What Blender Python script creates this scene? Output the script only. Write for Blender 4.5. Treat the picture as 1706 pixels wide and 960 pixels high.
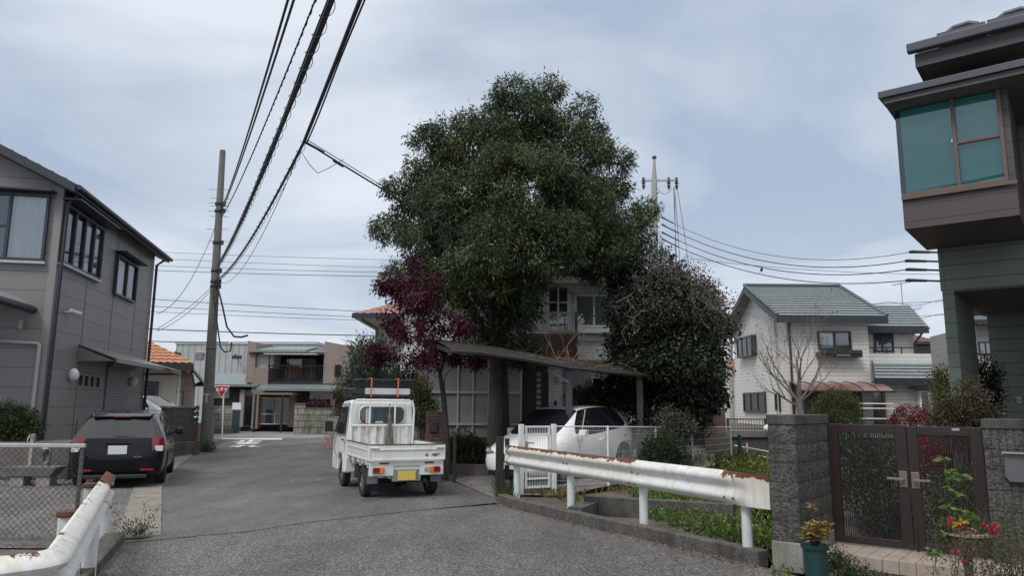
import bpy, bmesh, math, random
import numpy as np
from mathutils import Vector, Matrix
R = math.radians
sc = bpy.context.scene
for o in list(bpy.data.objects): bpy.data.objects.remove(o)
C = sc.collection
# ------------------------------------------------------------------ camera
FPX, CAMH, HOR, ROLL = 1232.0, 1.63, 678.0, R(0.4)
TH = math.atan((HOR-480)/FPX)
vF = Vector((0, math.cos(TH), math.sin(TH))); vU = Vector((0, -math.sin(TH), math.cos(TH))); vR = Vector((1, 0, 0))
cx = vR*math.cos(ROLL)+vU*math.sin(ROLL); cy = -vR*math.sin(ROLL)+vU*math.cos(ROLL)
cam = bpy.data.cameras.new('camera'); co = bpy.data.objects.new('camera', cam); C.objects.link(co)
co.matrix_world = Matrix(((cx.x, cy.x, -vF.x, 0), (cx.y, cy.y, -vF.y, 0), (cx.z, cy.z, -vF.z, CAMH), (0, 0, 0, 1)))
cam.sensor_width = 36; cam.lens = FPX/1706*36; cam.clip_end = 1500; cam.clip_start = .05
sc.camera = co
# ------------------------------------------------------------------ light
SUN_EL, SUN_AZ = R(52), R(215)      # azimuth clockwise from +Y: behind and to the left of the viewer
world = bpy.data.worlds.new('World'); sc.world = world; world.use_nodes = True
wn = world.node_tree; wn.nodes.clear()
def wnode(t, **k):
    n = wn.nodes.new(t)
    for a, b in k.items(): setattr(n, a, b)
    return n
wl = wn.links.new
sky = wnode('ShaderNodeTexSky', sky_type='NISHITA', sun_disc=False, sun_elevation=SUN_EL, sun_rotation=SUN_AZ)
b1 = wnode('ShaderNodeBackground'); b1.inputs[1].default_value = .07; wl(sky.outputs[0], b1.inputs[0])
tc = wnode('ShaderNodeTexCoord'); sx = wnode('ShaderNodeSeparateXYZ'); wl(tc.outputs['Generated'], sx.inputs[0])
mz = wnode('ShaderNodeMath', operation='MAXIMUM'); wl(sx.outputs[2], mz.inputs[0]); mz.inputs[1].default_value = 0
az = wnode('ShaderNodeMath', operation='ADD'); wl(mz.outputs[0], az.inputs[0]); az.inputs[1].default_value = .16
dv = wnode('ShaderNodeVectorMath', operation='DIVIDE')
cb = wnode('ShaderNodeCombineXYZ'); [wl(az.outputs[0], cb.inputs[i]) for i in range(3)]
wl(tc.outputs['Generated'], dv.inputs[0]); wl(cb.outputs[0], dv.inputs[1])
mp = wnode('ShaderNodeMapping'); mp.inputs['Scale'].default_value = (.5, .62, 0.0); mp.inputs['Location'].default_value = (3.3, 1.2, 0)
wl(dv.outputs[0], mp.inputs[0])
nz = wnode('ShaderNodeTexNoise'); nz.inputs['Scale'].default_value = 1.5; nz.inputs['Detail'].default_value = 5; nz.inputs['Roughness'].default_value = .5; nz.inputs['Distortion'].default_value = .5
wl(mp.outputs[0], nz.inputs[0])
cr = wnode('ShaderNodeValToRGB'); e = cr.color_ramp.elements
e[0].position = .37; e[0].color = (.305, .365, .46, 1); e[1].position = .61; e[1].color = (.57, .61, .665, 1)
wl(nz.outputs[0], cr.inputs[0])
# brighter, whiter towards the horizon; an overcast zenith is brighter than the band below it
hr = wnode('ShaderNodeValToRGB'); h = hr.color_ramp.elements
h[0].position = 0; h[0].color = (1, 1, 1, 1); h[1].position = .26; h[1].color = (0, 0, 0, 1)
wl(mz.outputs[0], hr.inputs[0])
hm = wnode('ShaderNodeMath', operation='MULTIPLY'); wl(hr.outputs[0], hm.inputs[0]); hm.inputs[1].default_value = .6
m1 = wnode('ShaderNodeMixRGB'); wl(hm.outputs[0], m1.inputs[0]); wl(cr.outputs[0], m1.inputs[1]); m1.inputs[2].default_value = (.51, .555, .61, 1)
zr = wnode('ShaderNodeMapRange'); wl(mz.outputs[0], zr.inputs[0]); zr.inputs[1].default_value = .52; zr.inputs[2].default_value = 1.0; zr.inputs[3].default_value = 1.0; zr.inputs[4].default_value = 2.1
zc_ = wnode('ShaderNodeMapRange'); wl(mz.outputs[0], zc_.inputs[0]); zc_.inputs[1].default_value = .5; zc_.inputs[2].default_value = .8
m2 = wnode('ShaderNodeMixRGB'); wl(zc_.outputs[0], m2.inputs[0]); wl(m1.outputs[0], m2.inputs[1]); m2.inputs[2].default_value = (.50, .51, .515, 1)
b2 = wnode('ShaderNodeBackground'); wl(m2.outputs[0], b2.inputs[0]); wl(zr.outputs[0], b2.inputs[1])
ms = wnode('ShaderNodeMixShader'); ms.inputs[0].default_value = .9; wl(b1.outputs[0], ms.inputs[1]); wl(b2.outputs[0], ms.inputs[2])
wo = wnode('ShaderNodeOutputWorld'); wl(ms.outputs[0], wo.inputs[0])
sl = bpy.data.lights.new('sun', 'SUN'); sl.energy = 1.35; sl.angle = R(20); sl.color = (1, .97, .93)
so = bpy.data.objects.new('sun', sl); C.objects.link(so)
sd = Vector((math.sin(SUN_AZ)*math.cos(SUN_EL), math.cos(SUN_AZ)*math.cos(SUN_EL), math.sin(SUN_EL)))
so.rotation_euler = sd.to_track_quat('Z', 'Y').to_euler()
vs = sc.view_settings; vs.view_transform = 'Standard'; vs.look = 'None'; vs.gamma = 1; vs.exposure = 0.56
sc.cycles.max_bounces = 8; sc.cycles.transparent_max_bounces = 16

# ------------------------------------------------------------------ projection helpers
def ray(px, py):
    x, y = px-853, 480-py
    a = x*math.cos(ROLL)-y*math.sin(ROLL); b = x*math.sin(ROLL)+y*math.cos(ROLL)
    return vF*FPX+vR*a+vU*b
CP = Vector((0, 0, CAMH))
def W(px, py, D):
    d = ray(px, py); return CP+d*(D/d.y)
def G(px, py, z=0.0):
    d = ray(px, py); return CP+d*((z-CAMH)/d.z)
def rot2(x, y, a): return (x*math.cos(a)-y*math.sin(a), x*math.sin(a)+y*math.cos(a))
class Fr:
    """local frame: origin o, turned a about z. Local x along the front, y into the building."""
    def __init__(s, o, deg): s.o = Vector(o); s.a = R(deg)
    def hit(s, ax, val, px, py):
        d = ray(px, py); c = CP-s.o
        cx_, cy_ = rot2(c.x, c.y, -s.a); dx, dy = rot2(d.x, d.y, -s.a)
        t = (val-(cx_, cy_)[ax])/((dx, dy)[ax])
        return Vector((cx_+dx*t, cy_+dy*t, c.z+d.z*t))
    def loc(s, p):
        q = Vector(p)-s.o; x, y = rot2(q.x, q.y, -s.a); return Vector((x, y, q.z))

# ------------------------------------------------------------------ objects
def link(o, parent=None):
    C.objects.link(o)
    if parent: o.parent = parent
    return o
def tag(o, label=None, cat=None, group=None, kind=None):
    if label: o['label'] = label
    if cat: o['category'] = cat
    if group: o['group'] = group
    if kind: o['kind'] = kind
    return o
def empty(name, loc, deg=0, label=None, cat=None, group=None):
    o = bpy.data.objects.new(name, None); link(o); o.location = loc; o.rotation_euler = (0, 0, R(deg)); o.empty_display_size = .2
    return tag(o, label, cat, group)
def copy_tree(o, parent=None):
    c = o.copy(); C.objects.link(c); c.parent = parent
    for ch in o.children: copy_tree(ch, c)
    return c
class MB:
    def __init__(s): s.v = []; s.f = []
    def add(s, vs, fs):
        n = len(s.v); s.v += [tuple(v) for v in vs]; s.f += [tuple(i+n for i in f) for f in fs]; return s
    def quad(s, *p): return s.add(p, [tuple(range(len(p)))])
    def box(s, x0, x1, y0, y1, z0, z1):
        x0, x1 = min(x0, x1), max(x0, x1); y0, y1 = min(y0, y1), max(y0, y1); z0, z1 = min(z0, z1), max(z0, z1)
        return s.add([(x0,y0,z0),(x1,y0,z0),(x1,y1,z0),(x0,y1,z0),(x0,y0,z1),(x1,y0,z1),(x1,y1,z1),(x0,y1,z1)],
                     [(0,3,2,1),(4,5,6,7),(0,1,5,4),(1,2,6,5),(2,3,7,6),(3,0,4,7)])
    def slab(s, pts, d):
        """polygon pts extruded by vector d"""
        n = len(pts); d = Vector(d); a = [Vector(p) for p in pts]; b = [p+d for p in a]
        return s.add(a+b, [tuple(range(n))[::-1], tuple(range(n, 2*n))]+[(i, (i+1) % n, n+(i+1) % n, n+i) for i in range(n)])
    def bar(s, a, b, w, h, up=(0, 0, 1)):
        a, b = Vector(a), Vector(b); t = (b-a).normalized(); u = Vector(up)
        sd_ = t.cross(u)
        if sd_.length < 1e-4: sd_ = t.cross(Vector((1, 0, 0)))
        sd_.normalize(); u = sd_.cross(t).normalized()
        p = [sd_*(w/2*i)+u*(h/2*j) for i, j in ((-1,-1),(1,-1),(1,1),(-1,1))]
        return s.add([a+q for q in p]+[b+q for q in p], [(0,1,2,3),(7,6,5,4)]+[(i, i+4, (i+1)%4+4, (i+1)%4) for i in range(4)])
    def tube(s, pts, r, n=8, cap=True):
        pts = [Vector(p) for p in pts]; m = len(pts); rs = r if isinstance(r, (list, tuple)) else [r]*m
        ref = None; base = len(s.v)
        for i, p in enumerate(pts):
            t = (pts[min(i+1, m-1)]-pts[max(i-1, 0)]).normalized()
            if ref is None: ref = t.orthogonal().normalized()
            ref = (ref-t*ref.dot(t)); ref = ref.normalized() if ref.length > 1e-6 else t.orthogonal().normalized()
            q = t.cross(ref)
            for k in range(n):
                a = 2*math.pi*k/n; s.v.append(tuple(p+ref*(math.cos(a)*rs[i])+q*(math.sin(a)*rs[i])))
        for i in range(m-1):
            for k in range(n):
                a, b = base+i*n+k, base+i*n+(k+1) % n; s.f.append((a, b, b+n, a+n))
        if cap: s.f.append(tuple(base+k for k in range(n))[::-1]); s.f.append(tuple(base+(m-1)*n+k for k in range(n)))
        return s
    def lathe(s, prof, c=(0, 0, 0), n=24, ax='z'):
        base = len(s.v); c = Vector(c)
        for r_, h_ in prof:
            for k in range(n):
                a = 2*math.pi*k/n; p = (r_*math.cos(a), r_*math.sin(a), h_)
                if ax == 'x': p = (h_, p[0], p[1])
                if ax == 'y': p = (p[1], h_, p[0])
                s.v.append(tuple(c+Vector(p)))
        for i in range(len(prof)-1):
            for k in range(n):
                a, b = base+i*n+k, base+i*n+(k+1) % n; s.f.append((a, b, b+n, a+n))
        s.f.append(tuple(base+k for k in range(n))[::-1]); s.f.append(tuple(base+(len(prof)-1)*n+k for k in range(n)))
        return s
    def ball(s, c, r, n=10, sz=1):
        pr = [(max(r*math.sin(math.pi*i/n), r*.01), -r*sz*math.cos(math.pi*i/n)) for i in range(n+1)]
        return s.lathe(pr, c, n*2)
    def build(s, name, m, parent=None, smooth=False, bevel=0, seg=2, loc=None, deg=0):
        me = bpy.data.meshes.new(name); me.from_pydata(s.v, [], s.f); me.materials.append(m)
        bm = bmesh.new(); bm.from_mesh(me); bmesh.ops.recalc_face_normals(bm, faces=bm.faces); bm.to_mesh(me); bm.free()
        o = bpy.data.objects.new(name, me); link(o, parent)
        if smooth: me.shade_smooth(); me.set_sharp_from_angle(angle=R(40))
        if bevel:
            b = o.modifiers.new('bevel', 'BEVEL'); b.width = bevel; b.segments = seg; b.limit_method = 'ANGLE'
        if loc is not None: o.location = loc; o.rotation_euler = (0, 0, R(deg))
        return o
def text_mesh(txt, size, m, name, parent, mat4, thick=.001, align='CENTER', shear=0, bold=0):
    cu = bpy.data.curves.new(name, 'FONT'); cu.body = txt; cu.size = size; cu.align_x = align; cu.align_y = 'CENTER'; cu.extrude = thick; cu.shear = shear; cu.offset = bold
    t = bpy.data.objects.new(name, cu); C.objects.link(t)
    dg = bpy.context.evaluated_depsgraph_get(); me = bpy.data.meshes.new_from_object(t.evaluated_get(dg)); bpy.data.objects.remove(t)
    me.transform(mat4); me.materials.clear(); me.materials.append(m)
    o = bpy.data.objects.new(name, me); return link(o, parent)

# ------------------------------------------------------------------ materials
def M(name, col, rough=.7, var=.12, scale=4, bump=0, bscale=60, metal=0, coat=0, lines=None, grime=0, gcol=(.05, .045, .035), gscale=1.6, emit=None, spec=.5, space='Object', stretch=(1, 1, 1), fine=0):
    """lines: list of (axis, pitch, width, depth, darken, offset)"""
    m = bpy.data.materials.new(name); m.use_nodes = True; nt = m.node_tree; N = nt.nodes; L = nt.links.new; bs = N['Principled BSDF']
    tcn = N.new('ShaderNodeTexCoord'); src = tcn.outputs[space]
    mpn = N.new('ShaderNodeMapping'); mpn.inputs['Scale'].default_value = stretch; L(src, mpn.inputs[0])
    no = N.new('ShaderNodeTexNoise'); no.inputs['Scale'].default_value = scale; no.inputs['Detail'].default_value = 6; no.inputs['Roughness'].default_value = .62; L(mpn.outputs[0], no.inputs[0])
    rp = N.new('ShaderNodeMapRange'); rp.inputs[1].default_value = .3; rp.inputs[2].default_value = .7; rp.inputs[3].default_value = 1-var; rp.inputs[4].default_value = 1+var; L(no.outputs[0], rp.inputs[0])
    vm = N.new('ShaderNodeVectorMath'); vm.operation = 'SCALE'; vm.inputs[0].default_value = col[:3]; L(rp.outputs[0], vm.inputs['Scale'])
    out = vm.outputs[0]
    if fine:
        nf = N.new('ShaderNodeTexNoise'); nf.inputs['Scale'].default_value = bscale; nf.inputs['Detail'].default_value = 2; L(src, nf.inputs[0])
        rf = N.new('ShaderNodeMapRange'); rf.inputs[1].default_value = .35; rf.inputs[2].default_value = .65; rf.inputs[3].default_value = 1-fine; rf.inputs[4].default_value = 1+fine; L(nf.outputs[0], rf.inputs[0])
        v2 = N.new('ShaderNodeVectorMath'); v2.operation = 'SCALE'; L(out, v2.inputs[0]); L(rf.outputs[0], v2.inputs['Scale']); out = v2.outputs[0]
    if grime:
        g = N.new('ShaderNodeTexNoise'); g.inputs['Scale'].default_value = gscale; g.inputs['Detail'].default_value = 8; g.inputs['Roughness'].default_value = .7
        gm = N.new('ShaderNodeMapping'); gm.inputs['Scale'].default_value = (2.2, 2.2, .5); gm.inputs['Location'].default_value = (7, 3, 1); L(src, gm.inputs[0]); L(gm.outputs[0], g.inputs[0])
        gr = N.new('ShaderNodeMapRange'); gr.inputs[1].default_value = .46; gr.inputs[2].default_value = .72; gr.inputs[3].default_value = 0; gr.inputs[4].default_value = grime; L(g.outputs[0], gr.inputs[0])
        mx = N.new('ShaderNodeMixRGB'); L(gr.outputs[0], mx.inputs[0]); L(out, mx.inputs[1]); mx.inputs[2].default_value = (*gcol, 1); out = mx.outputs[0]
    hgt = None
    if lines:
        sp = N.new('ShaderNodeSeparateXYZ'); L(src, sp.inputs[0])
        for ln in lines:
            ax, pitch, wd, depth, dark, off = ln
            a = N.new('ShaderNodeMath'); a.operation = 'MULTIPLY_ADD'; L(sp.outputs[ax], a.inputs[0]); a.inputs[1].default_value = 1/pitch; a.inputs[2].default_value = off+100
            b = N.new('ShaderNodeMath'); b.operation = 'FRACT'; L(a.outputs[0], b.inputs[0])
            c = N.new('ShaderNodeMath'); c.operation = 'LESS_THAN'; L(b.outputs[0], c.inputs[0]); c.inputs[1].default_value = wd/pitch
            d = N.new('ShaderNodeMath'); d.operation = 'MULTIPLY_ADD'; L(c.outputs[0], d.inputs[0]); d.inputs[1].default_value = -dark; d.inputs[2].default_value = 1
            v3 = N.new('ShaderNodeVectorMath'); v3.operation = 'SCALE'; L(out, v3.inputs[0]); L(d.outputs[0], v3.inputs['Scale']); out = v3.outputs[0]
            hh = N.new('ShaderNodeMath'); hh.operation = 'MULTIPLY'; L(c.outputs[0], hh.inputs[0]); hh.inputs[1].default_value = -depth
            if hgt is None: hgt = hh.outputs[0]
            else:
                q = N.new('ShaderNodeMath'); L(hgt, q.inputs[0]); L(hh.outputs[0], q.inputs[1]); hgt = q.outputs[0]
    L(out, bs.inputs['Base Color'])
    bs.inputs['Roughness'].default_value = rough; bs.inputs['Metallic'].default_value = metal; bs.inputs['Coat Weight'].default_value = coat; bs.inputs['Specular IOR Level'].default_value = spec
    bs.inputs['Coat Roughness'].default_value = .04
    if bump:
        nb = N.new('ShaderNodeTexNoise'); nb.inputs['Scale'].default_value = bscale; nb.inputs['Detail'].default_value = 4; L(src, nb.inputs[0])
        q = N.new('ShaderNodeMath'); q.operation = 'MULTIPLY'; L(nb.outputs[0], q.inputs[0]); q.inputs[1].default_value = bump
        if hgt is None: hgt = q.outputs[0]
        else:
            q2 = N.new('ShaderNodeMath'); L(hgt, q2.inputs[0]); L(q.outputs[0], q2.inputs[1]); hgt = q2.outputs[0]
    if hgt is not None:
        bp = N.new('ShaderNodeBump'); bp.inputs['Strength'].default_value = 1; bp.inputs['Distance'].default_value = 1; L(hgt, bp.inputs['Height']); L(bp.outputs[0], bs.inputs['Normal'])
    if emit: bs.inputs['Emission Color'].default_value = (*emit[:3], 1); bs.inputs['Emission Strength'].default_value = emit[3]
    return m
def brickmat(name, c1, c2, mortar, bw, bh, ms_=.012, rough=.85, axes='xz', bump=.004, var=.2, grime=0, squash=1, offset=.5):
    m = bpy.data.materials.new(name); m.use_nodes = True; nt = m.node_tree; N = nt.nodes; L = nt.links.new; bs = N['Principled BSDF']
    tcn = N.new('ShaderNodeTexCoord'); sp = N.new('ShaderNodeSeparateXYZ'); L(tcn.outputs['Object'], sp.inputs[0]); cbn = N.new('ShaderNodeCombineXYZ')
    if axes == 'xyz':      # walls facing any way: x+y as the run
        ad = N.new('ShaderNodeMath'); L(sp.outputs[0], ad.inputs[0]); L(sp.outputs[1], ad.inputs[1]); L(ad.outputs[0], cbn.inputs[0]); L(sp.outputs[2], cbn.inputs[1])
    else:
        L(sp.outputs['xyz'.index(axes[0])], cbn.inputs[0]); L(sp.outputs['xyz'.index(axes[1])], cbn.inputs[1])
    bk = N.new('ShaderNodeTexBrick'); L(cbn.outputs[0], bk.inputs[0]); bk.offset = offset
    bk.inputs['Color1'].default_value = (*c1, 1); bk.inputs['Color2'].default_value = (*c2, 1); bk.inputs['Mortar'].default_value = (*mortar, 1)
    bk.inputs['Scale'].default_value = 1; bk.inputs['Mortar Size'].default_value = ms_; bk.inputs['Brick Width'].default_value = bw; bk.inputs['Row Height'].default_value = bh; bk.inputs['Mortar Smooth'].default_value = .1
    no = N.new('ShaderNodeTexNoise'); no.inputs['Scale'].default_value = 5; no.inputs['Detail'].default_value = 8; no.inputs['Roughness'].default_value = .7; L(tcn.outputs['Object'], no.inputs[0])
    rp = N.new('ShaderNodeMapRange'); rp.inputs[1].default_value = .3; rp.inputs[2].default_value = .7; rp.inputs[3].default_value = 1-var; rp.inputs[4].default_value = 1+var; L(no.outputs[0], rp.inputs[0])
    v = N.new('ShaderNodeVectorMath'); v.operation = 'SCALE'; L(bk.outputs[0], v.inputs[0]); L(rp.outputs[0], v.inputs['Scale']); out = v.outputs[0]
    if grime:
        g = N.new('ShaderNodeTexNoise'); g.inputs['Scale'].default_value = 1.3; g.inputs['Detail'].default_value = 9; g.inputs['Roughness'].default_value = .72
        gm = N.new('ShaderNodeMapping'); gm.inputs['Scale'].default_value = (2, 2, .6); L(tcn.outputs['Object'], gm.inputs[0]); L(gm.outputs[0], g.inputs[0])
        gr = N.new('ShaderNodeMapRange'); gr.inputs[1].default_value = .42; gr.inputs[2].default_value = .68; gr.inputs[4].default_value = grime; L(g.outputs[0], gr.inputs[0])
        mx = N.new('ShaderNodeMixRGB'); L(gr.outputs[0], mx.inputs[0]); L(out, mx.inputs[1]); mx.inputs[2].default_value = (.03, .03, .025, 1); out = mx.outputs[0]
    L(out, bs.inputs['Base Color']); bs.inputs['Roughness'].default_value = rough
    bt = N.new('ShaderNodeMath'); bt.operation = 'MULTIPLY_ADD'; L(bk.outputs['Fac'], bt.inputs[0]); bt.inputs[1].default_value = -bump
    n2 = N.new('ShaderNodeTexNoise'); n2.inputs['Scale'].default_value = 45; L(tcn.outputs['Object'], n2.inputs[0])
    n3 = N.new('ShaderNodeMath'); n3.operation = 'MULTIPLY'; L(n2.outputs[0], n3.inputs[0]); n3.inputs[1].default_value = bump*1.2; L(n3.outputs[0], bt.inputs[2])
    bp = N.new('ShaderNodeBump'); bp.inputs['Distance'].default_value = 1; L(bt.outputs[0], bp.inputs['Height']); L(bp.outputs[0], bs.inputs['Normal'])
    return m
def leafmat(name, c1, c2, rough=.45, trans=.25, var2=None):
    m = bpy.data.materials.new(name); m.use_nodes = True; nt = m.node_tree; N = nt.nodes; L = nt.links.new; bs = N['Principled BSDF']
    at = N.new('ShaderNodeAttribute'); at.attribute_name = 'rnd'
    rp = N.new('ShaderNodeValToRGB'); e = rp.color_ramp.elements; e[0].color = (*c1, 1); e[1].color = (*c2, 1); L(at.outputs['Fac'], rp.inputs[0])
    if var2: q = rp.color_ramp.elements.new(.9); q.color = (*c2, 1); rp.color_ramp.elements[2].color = (*var2, 1)
    L(rp.outputs[0], bs.inputs['Base Color']); bs.inputs['Roughness'].default_value = rough; bs.inputs['Specular IOR Level'].default_value = .35
    tr = N.new('ShaderNodeBsdfTranslucent'); L(rp.outputs[0], tr.inputs[0]); mx = N.new('ShaderNodeMixShader'); mx.inputs[0].default_value = trans
    L(bs.outputs[0], mx.inputs[1]); L(tr.outputs[0], mx.inputs[2]); L(mx.outputs[0], N['Material Output'].inputs[0])
    return m
def glassmat(name, tint=(.75, .8, .8), refl=.14, rough=.01):
    m = bpy.data.materials.new(name); m.use_nodes = True; nt = m.node_tree; N = nt.nodes; L = nt.links.new; N.remove(N['Principled BSDF'])
    t = N.new('ShaderNodeBsdfTransparent'); t.inputs[0].default_value = (*tint, 1); g = N.new('ShaderNodeBsdfGlossy'); g.inputs['Roughness'].default_value = rough; g.inputs[0].default_value = (.95, .97, 1, 1)
    fr = N.new('ShaderNodeLayerWeight'); fr.inputs[0].default_value = .3
    a = N.new('ShaderNodeMath'); a.operation = 'MULTIPLY_ADD'; L(fr.outputs['Fresnel'], a.inputs[0]); a.inputs[1].default_value = 1.0; a.inputs[2].default_value = refl; a.use_clamp = True
    x = N.new('ShaderNodeMixShader'); L(a.outputs[0], x.inputs[0]); L(t.outputs[0], x.inputs[1]); L(g.outputs[0], x.inputs[2]); L(x.outputs[0], N['Material Output'].inputs[0])
    return m
black = M('black_plastic', (.018, .019, .021), .5, .2)
darkmetal = M('dark_bronze_metal', (.03, .03, .034), .4, .15)
steel = M('galvanised_steel', (.42, .43, .43), .45, .15, 12, metal=.5)
whitepaint = M('white_paint', (.76, .77, .75), .45, .05)
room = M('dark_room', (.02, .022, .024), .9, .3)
curtain = M('curtain_cloth', (.80, .81, .82), .9, .08, 3, stretch=(8, 8, .4))
greycurtain = M('grey_curtain', (.22, .23, .25), .9, .1, 3, stretch=(8, 8, .4))
glass = glassmat('window_glass', (.9, .92, .92), .06)
brightglass = glassmat('bright_window_glass', (.92, .94, .94), .12)
concrete = M('concrete', (.30, .29, .27), .9, .2, 3, bump=.004, bscale=50, grime=.6, gcol=(.07, .065, .055), fine=.12)
bark = M('bark', (.10, .085, .07), .95, .35, 8, bump=.02, bscale=18, stretch=(3, 3, .6))
rubber = M('rubber', (.02, .02, .021), .8, .2)

# ------------------------------------------------------------------ foliage
rng = np.random.default_rng(7)
def leaf_mesh(name, P, Dv, L, Wd, m, parent=None, seed=0, fold=.25, kindr=None):
    """P (n,3) leaf bases, Dv (n,3) unit directions, L, Wd lengths (n,)"""
    r = np.random.default_rng(seed+11); n = len(P)
    S = np.cross(Dv, r.normal(size=(n, 3))); S /= np.linalg.norm(S, axis=1)[:, None]+1e-9
    Nn = np.cross(S, Dv)
    L = L[:, None]; Wd = Wd[:, None]
    a = P; b = P+Dv*L*.45+S*Wd*.5+Nn*Wd*fold; c = P+Dv*L; d = P+Dv*L*.45-S*Wd*.5+Nn*Wd*fold
    V = np.stack([a, b, c, d], 1).reshape(-1, 3).astype(np.float32)
    me = bpy.data.meshes.new(name); me.vertices.add(4*n); me.vertices.foreach_set('co', V.ravel())
    me.loops.add(4*n); me.loops.foreach_set('vertex_index', np.arange(4*n, dtype=np.int32)); me.polygons.add(n)
    me.polygons.foreach_set('loop_start', np.arange(0, 4*n, 4, dtype=np.int32)); me.update(calc_edges=True)
    at = me.attributes.new('rnd', 'FLOAT', 'POINT')
    k = r.random(n) if kindr is None else np.clip(kindr+r.normal(size=n)*.18, 0, 1)
    at.data.foreach_set('value', np.repeat(k, 4).astype(np.float32)); me.materials.append(m)
    o = bpy.data.objects.new(name, me); return link(o, parent)
def leaf_cloud(name, m, blobs, ncl, per, L, Wd, parent=None, seed=1, droop=.5, spread=.16, shell=(.72, 1.03), zmin=None, up=0, jitter=.9, origin=(0, 0, 0)):
    r = np.random.default_rng(seed); B = np.array(blobs, float)
    wgt = (B[:, 3]*B[:, 4]+B[:, 3]*B[:, 5]+B[:, 4]*B[:, 5]); idx = r.choice(len(B), ncl, p=wgt/wgt.sum())
    u = r.normal(size=(ncl, 3)); u /= np.linalg.norm(u, axis=1)[:, None]
    rad = shell[0]+(shell[1]-shell[0])*r.random(ncl)**.6
    cen = B[idx, :3]+u*B[idx, 3:6]*rad[:, None]
    hue = .6*r.random(len(B))[idx]+.4*r.random(ncl)
    P = np.repeat(cen, per, 0)+r.normal(size=(ncl*per, 3))*spread*.6
    out = np.repeat(u, per, 0); Dv = out*.55+r.normal(size=P.shape)*jitter*.6; Dv[:, 2] += up-droop
    Dv /= np.linalg.norm(Dv, axis=1)[:, None]+1e-9; P = P+Dv*spread*.3
    k = np.repeat(hue, per)
    if zmin is not None:
        ok = P[:, 2] > zmin; P, Dv, k = P[ok], Dv[ok], k[ok]
    n = len(P); P = P-np.array(origin)
    return leaf_mesh(name, P, Dv, L*(.6+.7*r.random(n)), Wd*(.6+.7*r.random(n)), m, parent, seed, kindr=k)
def clumps(blobs, k, lo, hi, seed):
    """each lobe becomes k smaller clumps sitting on its skin, so gaps and knobs show in the outline"""
    r = random.Random(seed); out = []
    for b in blobs:
        n = max(3, int(k*(b[3]/.8)**2))
        for _ in range(n):
            u = Vector((r.gauss(0, 1), r.gauss(0, 1), r.gauss(.15, 1))).normalized(); q = r.uniform(lo, hi); f = 1.0-q/b[3]*.72
            out.append((b[0]+u.x*b[3]*f, b[1]+u.y*b[4]*f, b[2]+u.z*b[5]*f, q, q, q*.75))
    return out
def branches(mb, p, d, ln, rad, depth, rnd, split=3, curve=.25, up=.15, shrink=.68, ang=.7, ends=None):
    pts = [Vector(p)]; rs = [rad]; d = Vector(d).normalized()
    for i in range(4):
        d = (d+Vector((rnd.uniform(-1, 1), rnd.uniform(-1, 1), rnd.uniform(-.6, .8)))*curve*.5+Vector((0, 0, up*.3))).normalized()
        pts.append(pts[-1]+d*ln/4); rs.append(rad*(1-.35*(i+1)/4))
    mb.tube(pts, rs, 6 if rad > .02 else 4, cap=False)
    if depth == 0:
        if ends is not None: ends.append(pts[-1])
        return
    for k in range(split):
        t = rnd.choice((2, 3, 4, 4)) if k else 4
        a = Vector((rnd.uniform(-1, 1), rnd.uniform(-1, 1), rnd.uniform(-.4, .9))).normalized()
        branches(mb, pts[t], (d+a*ang).normalized(), ln*shrink*rnd.uniform(.8, 1.15), rs[t]*.62, depth-1, rnd, split, curve, up, shrink, ang, ends)
def ground_cover(name, m, poly, n, L, Wd, z=0, seed=3, up=.9, label=None, zr=.05, clump=None):
    r = np.random.default_rng(seed); q = np.array([(p[0], p[1]) for p in poly]); lo, hi = q.min(0), q.max(0)
    pts = lo+(hi-lo)*r.random((n*2, 2)); ins = np.zeros(len(pts), bool); j = len(q)-1
    for i in range(len(q)):
        c = ((q[i, 1] > pts[:, 1]) != (q[j, 1] > pts[:, 1])) & (pts[:, 0] < (q[j, 0]-q[i, 0])*(pts[:, 1]-q[i, 1])/(q[j, 1]-q[i, 1]+1e-12)+q[i, 0]); ins ^= c; j = i
    pts = pts[ins][:n]
    if clump:
        f = np.sin(pts[:, 0]*clump)+np.sin(pts[:, 1]*clump*1.3+1)+np.sin((pts[:, 0]+pts[:, 1])*clump*.7+2); pts = pts[f+r.normal(size=len(pts))*.6 > -.4]
    n = len(pts); P = np.column_stack([pts, z+zr*r.random(n)]); D = r.normal(size=(n, 3))*.6; D[:, 2] = up*(.5+r.random(n)); D /= np.linalg.norm(D, axis=1)[:, None]
    return leaf_mesh(name, P, D, L*(.5+.9*r.random(n)), Wd*(.6+.8*r.random(n)), m, None, seed)
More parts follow.
